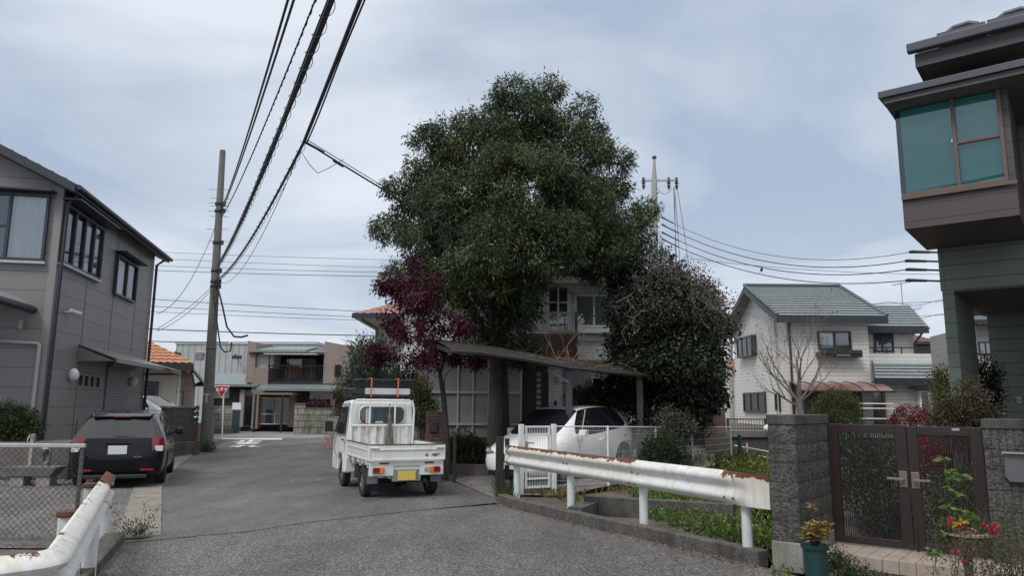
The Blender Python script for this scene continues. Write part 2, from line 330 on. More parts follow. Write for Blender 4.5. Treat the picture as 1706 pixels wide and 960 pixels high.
# ------------------------------------------------------------------ facade helpers
def wb(mb, pl, u0, u1, z0, z1, d0, d1):
    ax, v, s = pl
    a, b = v+s*d0, v+s*d1
    if ax == 'y': mb.box(u0, u1, a, b, z0, z1)
    else: mb.box(a, b, u0, u1, z0, z1)
    return mb
def window(root, pl, u0, u1, z0, z1, fm, fw=.05, depth=.06, mull=(), trans=(), curt=(), gl=None, sill=None, name='window', back=room, bars=None, gd=.035):
    """frame > pane, curtain; mull are u positions (0..1), trans z positions (0..1), curt (a, b, material)"""
    u0, u1 = min(u0, u1), max(u0, u1); z0, z1 = min(z0, z1), max(z0, z1)
    mb = MB(); wb(mb, pl, u0, u1, z1-fw, z1, 0, depth); wb(mb, pl, u0, u1, z0, z0+fw, 0, depth)
    wb(mb, pl, u0, u0+fw, z0+fw, z1-fw, 0, depth); wb(mb, pl, u1-fw, u1, z0+fw, z1-fw, 0, depth)
    for k in mull: c = u0+(u1-u0)*k; wb(mb, pl, c-fw*.5, c+fw*.5, z0+fw, z1-fw, .003, depth-.008)
    for k in trans: c = z0+(z1-z0)*k; wb(mb, pl, u0+fw, u1-fw, c-fw*.3, c+fw*.3, .006, depth-.012)
    f = mb.build(name, fm, root)
    g = MB(); wb(g, pl, u0+fw, u1-fw, z0+fw, z1-fw, gd, gd+.004); g.build('pane', gl or glass, f)
    k = MB(); wb(k, pl, u0+fw, u1-fw, z0+fw, z1-fw, .002, .005); k.build('interior', back, f)
    for a, b, cm in curt:
        c = MB(); n = max(6, int((b-a)*(u1-u0)/.05)); ax, v, s = pl; prev = None
        for i in range(n+1):
            u = u0+fw+(u1-u0-2*fw)*(a+(b-a)*i/n); d = .012+.008*math.sin(i*2.1+math.sin(i))
            p = (u, v+s*d) if ax == 'y' else (v+s*d, u); q = ((*p, z0+fw), (*p, z1-fw))
            if prev: c.quad(prev[0], q[0], q[1], prev[1])
            prev = q
        c.build('curtain', cm, f)
    if sill:
        s_ = MB(); wb(s_, pl, u0-.04, u1+.04, z0-.05, z0-.002, 0, sill[0]); s_.build('sill', sill[1], f)
    if bars:
        s_ = MB(); n = bars[0]
        for i in range(n): u = u0+(u1-u0)*(i+.5)/n; wb(s_, pl, u-.008, u+.008, z0+.02, z1-.02, depth+.01, depth+.026)
        wb(s_, pl, u0, u1, z0+.1, z0+.12, depth+.008, depth+.028); wb(s_, pl, u0, u1, z1-.12, z1-.1, depth+.008, depth+.028); s_.build('bars', bars[1], f)
    return f
def tiled(mb, A, B, Cc, D, rows, th=.05, under=.10, waves=0, wh=.03):
    """sloped roof A-B eave (A left, B right), D-C ridge, in overlapping courses"""
    A, B, Cc, D = map(Vector, (A, B, Cc, D)); n = (B-A).cross(D-A).normalized()
    if n.z < 0: n = -n
    for r in range(rows):
        t0, t1 = r/rows, (r+1.12)/rows
        if r == rows-1: t1 = 1
        a, b = A.lerp(D, t0)+n*th, B.lerp(Cc, t0)+n*th; c, d = B.lerp(Cc, t1)+n*.008, A.lerp(D, t1)+n*.008
        if not waves: mb.slab([a, b, c, d], -n*.022)
        else:
            k = max(1, int((B-A).length/waves)); m_ = k*4; top = []; bot = []
            for i in range(m_+1):
                f = i/m_; h_ = wh*abs(math.sin(math.pi*i/4))
                top.append(a.lerp(b, f)+n*h_); bot.append(d.lerp(c, f)+n*h_)
            for i in range(m_):
                mb.quad(top[i], top[i+1], bot[i+1], bot[i]); mb.quad(top[i], top[i+1], top[i+1]-n*(.025), top[i]-n*(.025))
    mb.slab([A, B, Cc, D], -n*under)
    return mb

# ------------------------------------------------------------------ ground, roads, kerbs
HD = R(23.5); RD = Vector((-math.sin(HD), math.cos(HD), 0)); RL = Vector((-math.cos(HD), -math.sin(HD), 0))   # along the road, and to its left
def sheet(name, pts, z, m, label=None, sub=0):
    mb = MB(); mb.quad(*[(p[0], p[1], z) for p in pts]); o = mb.build(name, m); o['kind'] = 'structure'
    return o
def asphalt(name, c, grain, speck, cs=.32, crack=0):
    m = M(name, c, .88, .16, .9, bump=.006, bscale=grain, fine=.3); nt = m.node_tree; N = nt.nodes; L = nt.links.new; bs = N['Principled BSDF']
    src = bs.inputs['Base Color'].links[0].from_socket; t = N.new('ShaderNodeTexCoord')
    v = N.new('ShaderNodeTexVoronoi'); v.inputs['Scale'].default_value = grain*1.1; L(t.outputs['Object'], v.inputs[0])
    s = N.new('ShaderNodeSeparateColor'); L(v.outputs['Color'], s.inputs[0])
    g = N.new('ShaderNodeMath'); g.operation = 'GREATER_THAN'; L(s.outputs[0], g.inputs[0]); g.inputs[1].default_value = 1-speck
    k = N.new('ShaderNodeMath'); k.operation = 'MULTIPLY'; L(g.outputs[0], k.inputs[0]); k.inputs[1].default_value = .75
    mx = N.new('ShaderNodeMixRGB'); L(k.outputs[0], mx.inputs[0]); L(src, mx.inputs[1]); mx.inputs[2].default_value = (cs, cs*.96, cs*.9, 1)
    # broad stains along the road
    n2 = N.new('ShaderNodeTexNoise'); n2.inputs['Scale'].default_value = .35; n2.inputs['Detail'].default_value = 7; n2.inputs['Roughness'].default_value = .7
    mp2 = N.new('ShaderNodeMapping'); mp2.inputs['Rotation'].default_value = (0, 0, -HD); mp2.inputs['Scale'].default_value = (1.8, .6, 1); L(t.outputs['Object'], mp2.inputs[0]); L(mp2.outputs[0], n2.inputs[0])
    r = N.new('ShaderNodeMapRange'); r.inputs[1].default_value = .35; r.inputs[2].default_value = .68; r.inputs[3].default_value = .62; r.inputs[4].default_value = 1.3; L(n2.outputs[0], r.inputs[0])
    q = N.new('ShaderNodeVectorMath'); q.operation = 'SCALE'; L(mx.outputs[0], q.inputs[0]); L(r.outputs[0], q.inputs['Scale']); out = q.outputs[0]
    if crack:
        vc = N.new('ShaderNodeTexVoronoi'); vc.feature = 'DISTANCE_TO_EDGE'; vc.inputs['Scale'].default_value = .45
        nd = N.new('ShaderNodeTexNoise'); nd.inputs['Scale'].default_value = 2.5; nd.inputs['Detail'].default_value = 6; L(t.outputs['Object'], nd.inputs[0])
        ad = N.new('ShaderNodeVectorMath'); ad.operation = 'ADD'; L(t.outputs['Object'], ad.inputs[0]); L(nd.outputs['Color'], ad.inputs[1]); L(ad.outputs[0], vc.inputs[0])
        lt = N.new('ShaderNodeMapRange'); L(vc.outputs['Distance'], lt.inputs[0]); lt.inputs[1].default_value = 0; lt.inputs[2].default_value = .007; lt.inputs[3].default_value = crack; lt.inputs[4].default_value = 0
        m3 = N.new('ShaderNodeMixRGB'); L(lt.outputs[0], m3.inputs[0]); L(out, m3.inputs[1]); m3.inputs[2].default_value = (.02, .02, .02, 1); out = m3.outputs[0]
    L(out, bs.inputs['Base Color']); return m
gm_ = M('bare_earth', (.13, .115, .09), .95, .35, 1.2, bump=.01, bscale=25, fine=.3)
sheet('ground', [(-400, -60), (400, -60), (400, 600), (-400, 600)], -.03, gm_)
m_far = asphalt('smooth_asphalt', (.100, .099, .097), 60, .12, .21, crack=.6)
m_near = asphalt('coarse_asphalt', (.072, .067, .064), 72, .30, .27, crack=.5)
m_lane = asphalt('cross_street_asphalt', (.20, .20, .20), 60, .1, .35)
seamL, seamR = G(205, 906), G(838, 838)
seam = [seamL, G(300, 897), G(420, 886), G(500, 873), G(600, 862), G(700, 851), seamR]
L_ = [G(268, 893), G(270, 812), G(296, 778), G(322, 758), G(352, 741), G(366, 734)]
RW = 5.5
farR = [G(835, 836), G(757, 803), G(600, 748), G(560, 737), G(545, 729)]
sheet('road', seam[::-1]+[seamL+RL*.0]+[L_[0]]+L_[1:]+farR[::-1], 0.0, m_far)
sheet('near_road', [G(205, 906), G(160, 962), (-3.3, 4.2, 0), (-3.3, -8, 0), (8, -8, 0), (5.2, 3, 0), G(1265, 944), G(1100, 902), G(950, 866), G(845, 840)]+seam[::-1][1:-1], .001, m_near)
# tar joint between the two surfacings
mb = MB(); rnd = random.Random(4)
sp = []
for a, b in zip(seam, seam[1:]):
    for k in range(8): p = a.lerp(b, k/8); sp.append((p.x+rnd.uniform(-.012, .012), p.y+rnd.uniform(-.018, .018)))
sp.append((seam[-1].x, seam[-1].y))
for i in range(len(sp)-1):
    w0, w1 = .012+.02*abs(math.sin(i*.9)), .012+.02*abs(math.sin((i+1)*.9))
    mb.quad((sp[i][0], sp[i][1]-w0, .005), (sp[i+1][0], sp[i+1][1]-w1, .005), (sp[i+1][0], sp[i+1][1]+w1, .005), (sp[i][0], sp[i][1]+w0, .005))
mb.build('tar_joint', M('old_tar', (.035, .033, .032), .8, .3, 20))['kind'] = 'structure'
# cross street and the paved lot beyond it
cs0, cs1 = 34.6, 42.5
sheet('side_road', [(-45, cs0+2), (-22, cs0+.5), G(371, 733), G(545, 729), (4, cs0+.3), (30, cs0+3), (30, cs1+3), (-6, cs1), (-45, cs1)], -.004, m_lane)
sheet('paved_yard', [(-22, cs1+.01), (-8, cs1+.01), (-8, 52), (-22, 52)], .004, brickmat('cobbles', (.36, .34, .30), (.24, .22, .2), (.14, .13, .12), .35, .22, .03, axes='xy', bump=.01, var=.3))
# driveway apron on the right
dpts = [G(838, 837), G(757, 802), (-1.2, 17.9, 0), (-.2, 20.6, 0), (5.6, 20.8, 0), (4.9, 18.2, 0), (2.6, 15.9, 0), (.95, 14.1, 0), (.12, 14.2, 0)]
hq = G(851, 760); hq = Vector((-.04, 15.6)); dmb = MB(); dmb.quad(*[(p[0], p[1], max(.004, .22-.0454*((p[0]-2.38)*-.602+(p[1]-18.7)*-.799)) if k > 1 else .004) for k, p in enumerate(dpts)])
o = dmb.build('driveway', M('worn_concrete', (.17, .16, .15), .9, .25, 1.6, bump=.004, bscale=70, fine=.25, grime=.5)); o['kind'] = 'structure'
# left: paved yard and gutter slabs
yardm = asphalt('old_paving', (.098, .090, .082), 50, .25, .34, crack=.6)
sheet('yard', [G(205, 893), G(246, 812), G(272, 780), G(300, 757), (-11.9, 27, 0), (-30, 27, 0), (-30, 8.75, 0), (-5, 8.75, 0)], .006, yardm)
sheet('gravel', [(-4.72, 8.74), (-30, 8.74), (-30, -5), (-2.6, -5), (-2.5, 4.0)], -.008, M('fine_gravel', (.12, .117, .11), .95, .3, 3, bump=.02, bscale=45, fine=.45))
gut = M('gutter_slab', (.235, .215, .185), .9, .22, 4, bump=.004, bscale=60, grime=.45, fine=.15)
mb = MB(); gl = [G(268, 893), G(270, 812), G(296, 778), G(322, 758), G(352, 741)]
path = []
for a, b in zip(gl, gl[1:]):
    n = max(1, round((b-a).length/.6))
    for k in range(n): path.append(a.lerp(b, k/n))
path.append(gl[-1])
for i, (a, b) in enumerate(zip(path, path[1:])):
    t = (b-a).normalized(); l = Vector((-t.y, t.x, 0)); a2, b2 = a+t*.012, b-t*.012; h_ = .012+.004*((i*7) % 3)
    mb.slab([a2+Vector((0, 0, -.02)), b2+Vector((0, 0, -.02)), b2+l*.5+Vector((0, 0, -.02)), a2+l*.5+Vector((0, 0, -.02))], (0, 0, h_+.02))
o = mb.build('gutter', gut, bevel=.006); o['kind'] = 'structure'
# kerbs
kerbm = M('mossy_kerb_concrete', (.095, .088, .078), .92, .3, 5, bump=.008, bscale=40, grime=.7, gcol=(.022, .021, .018), fine=.3)
def strip(name, pts, w, h_, m, side=1, bev=.012):
    mb = MB(); pts = [Vector(p) for p in pts]; L2 = []
    for i, p in enumerate(pts):
        t = (pts[min(i+1, len(pts)-1)]-pts[max(i-1, 0)]).normalized(); n = Vector((t.y, -t.x, 0))*side; L2.append(p+n*w)
    for i in range(len(pts)-1):
        mb.slab([(pts[i].x, pts[i].y, -.1), (pts[i+1].x, pts[i+1].y, -.1), (L2[i+1].x, L2[i+1].y, -.1), (L2[i].x, L2[i].y, -.1)], (0, 0, h_+.1))
    o = mb.build(name, m, bevel=bev); o['kind'] = 'structure'; return o
kr = [G(829, 839), G(846, 846), G(950, 872), G(1100, 906), G(1220, 934), G(1263, 944)]
strip('kerb', [Vector((p.x, p.y, 0)) for p in kr], .17, .15, kerbm, -1)
kl = [G(207, 904), G(160, 962)]; kl.append(kl[1]+(kl[1]-kl[0])*2.5)
strip('kerb', kl, .22, .11, kerbm, 1)
strip('kerb', [G(709, 790), G(757, 803)+Vector((.0, .15, 0))], .12, .12, kerbm, 1)
# painted marks
wp = M('worn_road_paint', (.62, .62, .60), .8, .25, 14, fine=.2)
sheet('stop_line', [G(371, 732.8), G(470, 733.2), G(470, 731.3), G(371, 731.0)], .008, wp)
for k, (ch, pyc) in enumerate((('止', 735.6), ('ま', 739.4), ('れ', 744.3))):
    p = G(415-(k*3.5), pyc); ppx = (G(416, pyc)-G(415, pyc)).x
    sy = (1.9, 1.7, 1.7)[k]
    o = text_mesh(ch, 1, wp, 'road_lettering', None, Matrix.Translation((p.x, p.y, .009)) @ Matrix.Rotation(R(14), 4, 'Z') @ Matrix.Diagonal((1.15, sy, 1, 1)), .0005, bold=.05)
    o['kind'] = 'structure'
# manhole
mc = G(509, 801); mb = MB(); mb.lathe([(.36, 0), (.36, .006), (.34, .008)], mc, 32)
for i in range(-4, 5):
    for j in range(-4, 5):
        if i*i+j*j < 17: mb.box(mc.x+i*.07-.022, mc.x+i*.07+.022, mc.y+j*.07-.022, mc.y+j*.07+.022, .008, .013)
tag(mb.build('manhole_cover', M('cast_iron', (.15, .145, .14), .6, .3, 9, metal=.3)), 'round studded iron manhole cover set in the grey road', 'manhole cover')

# ------------------------------------------------------------------ grey house on the left
HG = Fr((0, 0, 0), 11.6)
q = W(88, 495, 17.4); HG.o = Vector((q.x, q.y, .22))
hl = lambda px, py: HG.hit(0, 0, px, py)      # street side wall: x = 0
hf = lambda px, py: HG.hit(1, 0, px, py)      # front wall: y = 0
far_y = hl(247, 560).y; eave = hl(111, 306).z
gw = M('grey_metal_siding', (.195, .190, .186), .5, .07, 1.5, bump=.0012, bscale=9, stretch=(1, 1, .25), lines=[(2, .455, .014, .006, .5, .1)], grime=.3, gcol=(.13, .125, .12), gscale=.8)
gtrim = M('navy_black_trim', (.028, .034, .044), .45, .1)
tilem = M('dark_roof_tile', (.05, .055, .065), .5, .2, 6)
gh = empty('grey_house', HG.o, 11.6, 'two storey grey sided house with dark tiled roof left of the street', 'house')
wl_, rp_ = 7.8, .50
rz = eave+wl_/2*rp_
MB().slab([(-wl_, 0, -.3), (0, 0, -.3), (0, 0, eave), (-wl_/2, 0, rz), (-wl_, 0, eave)], (0, far_y, 0)).build('wall', gw, gh)
mb = MB(); ov = .38
for i in range(3): mb.box(-.001+.0, .008, 2.1+i*2.2, 2.112+i*2.2, 0, eave-.1)
mb.build('siding_joint', gtrim, gh)
rt = MB(); e1 = Vector((ov, -ov, eave-ov*rp_)); e2 = Vector((ov, far_y+ov, eave-ov*rp_)); r1 = Vector((-wl_/2, -ov, rz)); r2 = Vector((-wl_/2, far_y+ov, rz))
tiled(rt, e1, e2, r2, r1, 14, .05, .14, waves=.3, wh=.045)
f1 = Vector((-wl_-ov, -ov, eave-ov*rp_)); f2 = Vector((-wl_-ov, far_y+ov, eave-ov*rp_)); tiled(rt, f2, f1, r1, r2, 14, .05, .14, waves=.3, wh=.045)
roof = rt.build('roof', tilem, gh, smooth=False)
mb = MB()
mb.slab([e1+Vector((0, -.01, -.14)), r1+Vector((0, -.01, -.16)), r1+Vector((0, -.01, .07)), e1+Vector((0, -.01, .07))], (0, -.04, 0))
mb.slab([f1+Vector((0, -.01, -.14)), r1+Vector((0, -.01, -.16)), r1+Vector((0, -.01, .07)), f1+Vector((0, -.01, .07))], (0, -.04, 0))
mb.box(ov-.02, ov+.02, -ov, far_y+ov, eave-.32, eave-.14); mb.build('fascia', gtrim, roof)
mb = MB(); mb.tube([(ov+.08, -ov, eave-.2), (ov+.08, far_y+ov, eave-.22)], .06, 10)
gut_ = mb.build('gutter', gtrim, gh, smooth=True)
mb = MB(); mb.tube([(.34, .1, eave-.25), (.09, .07, eave-.5), (.07, .07, -.2)], .045, 10); mb.build('downpipe', gtrim, gh, smooth=True)
mb = MB(); mb.tube([(.34, far_y+.1, eave-.25), (.09, far_y-.03, eave-.5), (.07, far_y-.03, -.2)], .045, 10); mb.build('downpipe', gtrim, gh, smooth=True)
MB().box(-.16, .012, -.012, .10, -.2, eave-.1).build('corner_trim', M('grey_corner', (.23, .22, .21), .5, .05), gh)
# front window with white curtain
a, b = hf(86, 326), hf(20, 434); u1 = a.x; z1 = a.z; z0 = b.z; u0 = u1-1.75
wf = window(gh, ('y', 0, -1), u0, u1, z0, z1, gtrim, .06, .09, mull=(.52,), trans=(), curt=((.0, .5, greycurtain), (.52, 1, curtain)), gl=glassmat('clear_glass', (.9, .92, .93), .03))
mb = MB(); mb.box(u0-.1, u1+.12, -.32, -.001, z1+.04, z1+.08); mb.build('rain_hood', gtrim, wf)
mb = MB(); mb.box(u0-.05, u1+.05, -.12, -.002, z0-.07, z0-.01); mb.build('sill', steel, wf)
mb = MB(); mb.box(u0+.06, u0+.9, -.075, -.06, (z0+z1)/2-.02, (z0+z1)/2+.02); mb.build('glazing_bar', gtrim, wf)
# side windows
a, b = hl(107, 338), hl(167, 466); c = hl(107, 442)
sideg = glassmat('side_window_glass', (.95, .96, .96), -.08); scr = M('insect_screen', (.035, .037, .04), .9)
w1 = window(gh, ('x', 0, 1), a.y, hl(168, 400).y, c.z, a.z, gtrim, .06, .1, mull=(.25, .5, .75), curt=((0, .5, scr), (.53, .72, curtain), (.78, 1, curtain)), gl=sideg, sill=(.12, steel))
MB().box(.002, .42, a.y-.15, hl(168, 400).y+.25, a.z+.06, a.z+.1).build('rain_hood', gtrim, w1)
a, c = hl(193, 423), hl(189, 491); ye = hl(225, 460).y
w2 = window(gh, ('x', 0, 1), a.y, ye, c.z, a.z, gtrim, .06, .1, mull=(.5,), curt=((0, .48, curtain), (.5, 1, scr)), gl=sideg)
MB().box(.002, .36, a.y-.1, ye+.2, a.z+.05, a.z+.09).build('rain_hood', gtrim, w2)
# recess with shutter and a lean-to canopy over it
s0, s1 = hl(176, 640), hl(213, 640); zt = hl(180, 612).z
mb = MB(); mb.box(.003, .03, s0.y, s1.y, 0, zt); sh = mb.build('roller_shutter', M('shutter_slats', (.19, .188, .185), .5, .06, lines=[(2, .085, .02, .008, .55, 0)]), gh)
MB().box(.003, .16, s0.y-.06, s1.y+.06, zt, zt+.22).build('shutter_box', M('shutter_box_grey', (.16, .158, .155), .5), sh)
c0, c1 = hl(131, 575), hl(215, 605)
mb = MB(); y0c, y1c = c0.y, hl(222, 600).y; zc = c0.z
mb.slab([(.004, y0c, zc), (.004, y1c, zc), (.95, y1c, zc-.36), (.95, y0c, zc-.36)], (0, 0, .03)); mb.box(.93, .98, y0c-.02, y1c+.02, zc-.44, zc-.33)
mb.slab([(.004, y0c, zc-.05), (.9, y0c, zc-.4), (.004, y0c, zc-.42)], (0, .02, 0))
mb.build('canopy', M('canopy_grey', (.17, .17, .165), .4, .06), gh)
mb = MB(); mb.slab([(.0, y1c+.1, zc-.1), (.0, far_y+.1, zc-.1), (1.15, far_y+.1, zc-.42), (1.15, y1c+.1, zc-.42)], (0, 0, .05)); mb.bar((1.1, y1c+.1, zc-.46), (1.1, far_y+.1, zc-.46), .05, .06); mb.bar((0, far_y, zc-.5), (1.1, far_y, zc-.48), .05, .06); mb.build('canopy', M('canopy_dark_grey', (.10, .105, .11), .4, .06), gh)
for px, py in ((116, 625), (217, 636)):
    p = hl(px, py); mb = MB(); mb.ball((.09, p.y, p.z), .13, 8, 1.3); mb.build('wall_lamp', M('lamp_glass', (.75, .75, .74), .3, .02), gh, smooth=True)
for k in range(4):
    p = hl(134+k*9.6, 634+k*1.2); MB().box(.002, .02, p.y-.08, p.y+.08, p.z-.13, p.z+.13).build('vent', room, gh)
p = hl(107, 520); mb = MB(); mb.tube([(0, p.y, p.z), (.1, p.y, p.z)], .03, 8); mb.tube([(.1, p.y, p.z), (.12, p.y+.2, p.z+.05)], .02, 8); mb.tube([(.05, p.y+.16, p.z+.06), (.3, p.y+.26, p.z-.02)], .06, 12); mb.build('security_camera', M('camera_shell', (.6, .58, .54), .4, .05), gh, smooth=True)
p = hf(38, 541); mb = MB(); mb.tube([(p.x, -.02, p.z+.05), (p.x, -.1, p.z+.06), (p.x, -.12, p.z-.12)], .05, 10); mb.build('pipe_vent', M('vent_grey', (.3, .29, .28), .4), gh, smooth=True)
a, b, c = hf(-30, 567), hf(68, 573), hf(50, 720); pm = M('pale_grey_pipe', (.34, .335, .32), .4, .05)
MB().tube([(a.x, -.07, a.z), (b.x-.03, -.07, b.z), (b.x, -.07, b.z-.03), (b.x, -.07, .1)], .045, 10).build('pipe', pm, gh, smooth=True)
p = hl(140, 700); MB().box(.003, .03, hl(128, 700).y, hl(150, 700).y+.6, .1, hl(128, 700).z+.0).build('meter_hatch', gw, gh)
# curved polycarbonate canopy jutting from the front, far left
a = hf(0, 485); b = hf(56, 513)
mb = MB(); n = 10; rr = []
for i in range(n+1):
    t = i/n; x = b.x-2.6+2.6*t; z = b.z+.5*math.sqrt(max(0, 1-t*t)); rr.append((x, z))
for i in range(n): mb.quad((rr[i][0], -1.9, rr[i][1]), (rr[i+1][0], -1.9, rr[i+1][1]), (rr[i+1][0], -.02, rr[i+1][1]), (rr[i][0], -.02, rr[i][1]))
cp = empty('curved_canopy', HG.o, 11.6, 'curved smoky plastic canopy sticking out at the far left grey wall', 'canopy')
mb.build('sheet', M('smoked_plastic', (.28, .26, .27), .3, .05), cp, smooth=True)
mb = MB(); mb.tube([(b.x, -1.95, b.z-.05), (b.x, -.02, b.z-.05)], .09, 12); mb.tube([(b.x-2.6, -1.92, b.z-.04), (b.x+.03, -1.92, b.z-.04)], .08, 12); mb.tube([(x, -1.92, z) for x, z in rr], .022, 6)
mb.build('frame', gtrim, cp, smooth=True)
MB().bar((b.x-2.5, -1.85, b.z), (b.x-2.5, -1.85, -.2), .1, .1).build('post', gtrim, cp)

# ------------------------------------------------------------------ left background
def P2(px, D): return W(px, 700, D)
stonew = brickmat('mossy_blocks', (.13, .125, .11), (.095, .092, .082), (.07, .068, .06), .4, .2, .01, axes='xyz', grime=.8)
redb = brickmat('red_brick_wall', (.24, .105, .075), (.18, .08, .06), (.16, .13, .11), .24, .075, .01, axes='xyz', grime=.45)
def wallseg(name, a, b, z0, z1, th, m, label=None, cat='wall', cap=None):
    a, b = Vector((a[0], a[1], 0)), Vector((b[0], b[1], 0)); d = b-a; ang = math.degrees(math.atan2(d.y, d.x))
    if label:
        r = empty(name, (a.x, a.y, 0), ang, label, cat); MB().box(0, d.length, -th/2, th/2, z0, z1).build('blocks', m, r)
        if cap: MB().box(-.03, d.length+.03, -th/2-.03, th/2+.03, z1+.002, z1+cap[0]).build('coping', cap[1], r, bevel=.01)
        return r
wallseg('block_wall', P2(272, 25.0), P2(318, 26.8), 0, 1.5, .2, stonew, 'dark stained concrete block wall behind the black car', cap=(.07, concrete))
p = P2(311, 26.9); r = empty('lattice_wall', (p.x, p.y, 0), 4, 'dark pierced block screen between stained wall and pole', 'wall')
MB().box(0, .42, -.1, .1, 0, .8).build('base', redb, r)
mb = MB()
for i in range(2):
    for j in range(4): x, z = .02+i*.19, .81+j*.2; mb.box(x, x+.18, -.08, .08, z, z+.03); mb.box(x, x+.03, -.08, .08, z+.03, z+.17); mb.box(x+.15, x+.18, -.08, .08, z+.03, z+.17); mb.bar((x+.03, 0, z+.03), (x+.15, 0, z+.17), .03, .16, (0, 1, 0))
mb.build('pierced_blocks', M('dark_block', (.07, .072, .075), .9, .3), r)
wallseg('low_wall', P2(275, 23.5)+Vector((.2, 0, 0)), P2(330, 25.0), 0, .42, .25, stonew, 'low mossy kerb wall beside the pole foot')
wallseg('brick_wall', P2(322, 26.8), P2(354, 34), 0, .95, .2, redb, 'red brick garden wall running along the road behind the pole')
# house with orange roof tiles
HO = Fr(W(322, 705, 34), 24); HO.o.z = 0
oh = empty('orange_roof_house', HO.o, 24, 'cream house with bright orange roof tiles left of the pole', 'house')
cream = M('cream_render', (.50, .47, .42), .85, .06, 2, bump=.002)
orange = M('orange_tile', (.40, .18, .10), .75, .25, 7)
er = HO.hit(1, -.5, 322, 608); el = HO.hit(1, -.5, 246, 597); ez = er.z
pr = HO.hit(1, 0, 296, 640).x
MB().box(-7, pr-.05, 0, 8, 0, ez-.1).build('wall', cream, oh)
MB().box(pr, pr+.12, -.02, .12, 0, ez-.1).build('corner_post', M('pale_post', (.6, .58, .55), .8), oh)
rt = MB(); A = Vector((-8, -.7, ez)); B = Vector((er.x, -.7, ez)); tiled(rt, A, B, Vector((er.x-3.6, 3.8, ez+2.0)), Vector((-8, 3.8, ez+2.0)), 12, .05, .16, waves=.3, wh=.05)
A2 = Vector((er.x, -.7, ez)); B2 = Vector((er.x, 8.5, ez)); tiled(rt, A2, B2, Vector((er.x-3.6, 3.9, ez+2.0)), Vector((er.x-3.6, 3.8, ez+2.0)), 12, .05, .16, waves=.3, wh=.05)
rt.build('roof', orange, oh)
MB().box(-8, er.x+.02, -.76, -.70, ez-.26, ez-.02).build('fascia', gtrim, oh)
MB().box(pr+.2, er.x-.4, .9, 1.0, 0, ez-.2).build('porch_wall', M('porch_grey_wall', (.30, .29, .30), .8), oh)  # porch wall in one plain grey, darker than the cream render
a = HO.hit(1, 0, 246, 636); b = HO.hit(1, 0, 262, 676)
window(oh, ('y', 0, -1), a.x-.3, b.x, b.z, a.z, darkmetal, .05, .06, trans=(.2, .35, .5, .65, .8), back=M('louvre_grey', (.2, .19, .2), .6))
# brick-faced house behind the pole
HB = Fr(W(345, 705, 41), 22); HB.o.z = 0
bh = empty('brick_face_house', HB.o, 22, 'pinkish brick faced house with grey gable between orange roof and pole', 'house')
pinkb = brickmat('pink_brick', (.40, .25, .20), (.30, .19, .155), (.33, .29, .26), .24, .08, .012)
bl = HB.hit(1, 0, 296, 640).x; br = HB.hit(1, 0, 322, 640).x; bz = HB.hit(1, 0, 300, 622).z
ap = HB.hit(1, 0, 300, 615)
bapx, bapz = bl+.6, HB.hit(1, 0, 305, 613).z; be = HB.hit(1, 0, 338, 638)
MB().slab([(bl-2.5, 0, 0), (br, 0, 0), (br, 0, be.z), (bapx, 0, bapz-.15), (bl-2.5, 0, be.z-.2)], (0, 7, 0)).build('wall', pinkb, bh)
rt = MB(); rt.slab([(be.x, -.5, be.z), (bapx, -.5, bapz), (bapx, 7.4, bapz), (be.x, 7.4, be.z)], (0, 0, .16)); rt.slab([(bapx, -.5, bapz), (bl-3.2, -.5, be.z-.3), (bl-3.2, 7.4, be.z-.3), (bapx, 7.4, bapz)], (0, 0, .16)); rt.build('roof', M('slate_grey_roof', (.16, .18, .2), .6, .15), bh)
a = HB.hit(1, 0, 292, 653); b = HB.hit(1, 0, 304, 680); window(bh, ('y', 0, -1), a.x, b.x, b.z-.2, a.z, darkmetal, .05, .06, curt=((0, 1, curtain),))
a = HB.hit(1, 0, 272, 650); b = HB.hit(1, 0, 284, 680); window(bh, ('y', 0, -1), a.x, b.x, b.z-.2, a.z, darkmetal, .05, .06)
# ribbed grey warehouse
HW = Fr(W(284, 700, 72), -3); HW.o.z = 0
wr = HW.hit(1, 0, 424, 600).x; wz = HW.hit(1, 0, 284, 573.5).z
wh_ = empty('warehouse', HW.o, -3, 'large pale grey ribbed metal warehouse behind the houses', 'building')
MB().box(0, wr+6, 0, 20, 0, wz).build('wall', M('ribbed_metal', (.37, .39, .40), .5, .08, .5, lines=[(0, .62, .12, .05, .3, 0)], grime=.25, gcol=(.2, .19, .17)), wh_)
MB().box(-.1, wr+6.1, -.1, 20.1, wz, wz+.25).build('parapet_cap', M('cap_grey', (.42, .44, .45), .5), wh_)
for px, py in ((292, 586), (392, 591)):
    p = HW.hit(1, 0, px, py); mb = MB(); mb.bar((p.x, 0, p.z), (p.x+.6, -1.2, p.z-.3), .12, .12); mb.box(p.x+.3, p.x+1.1, -1.4, -1.0, p.z-.5, p.z-.2); mb.build('floodlight', darkmetal, wh_)
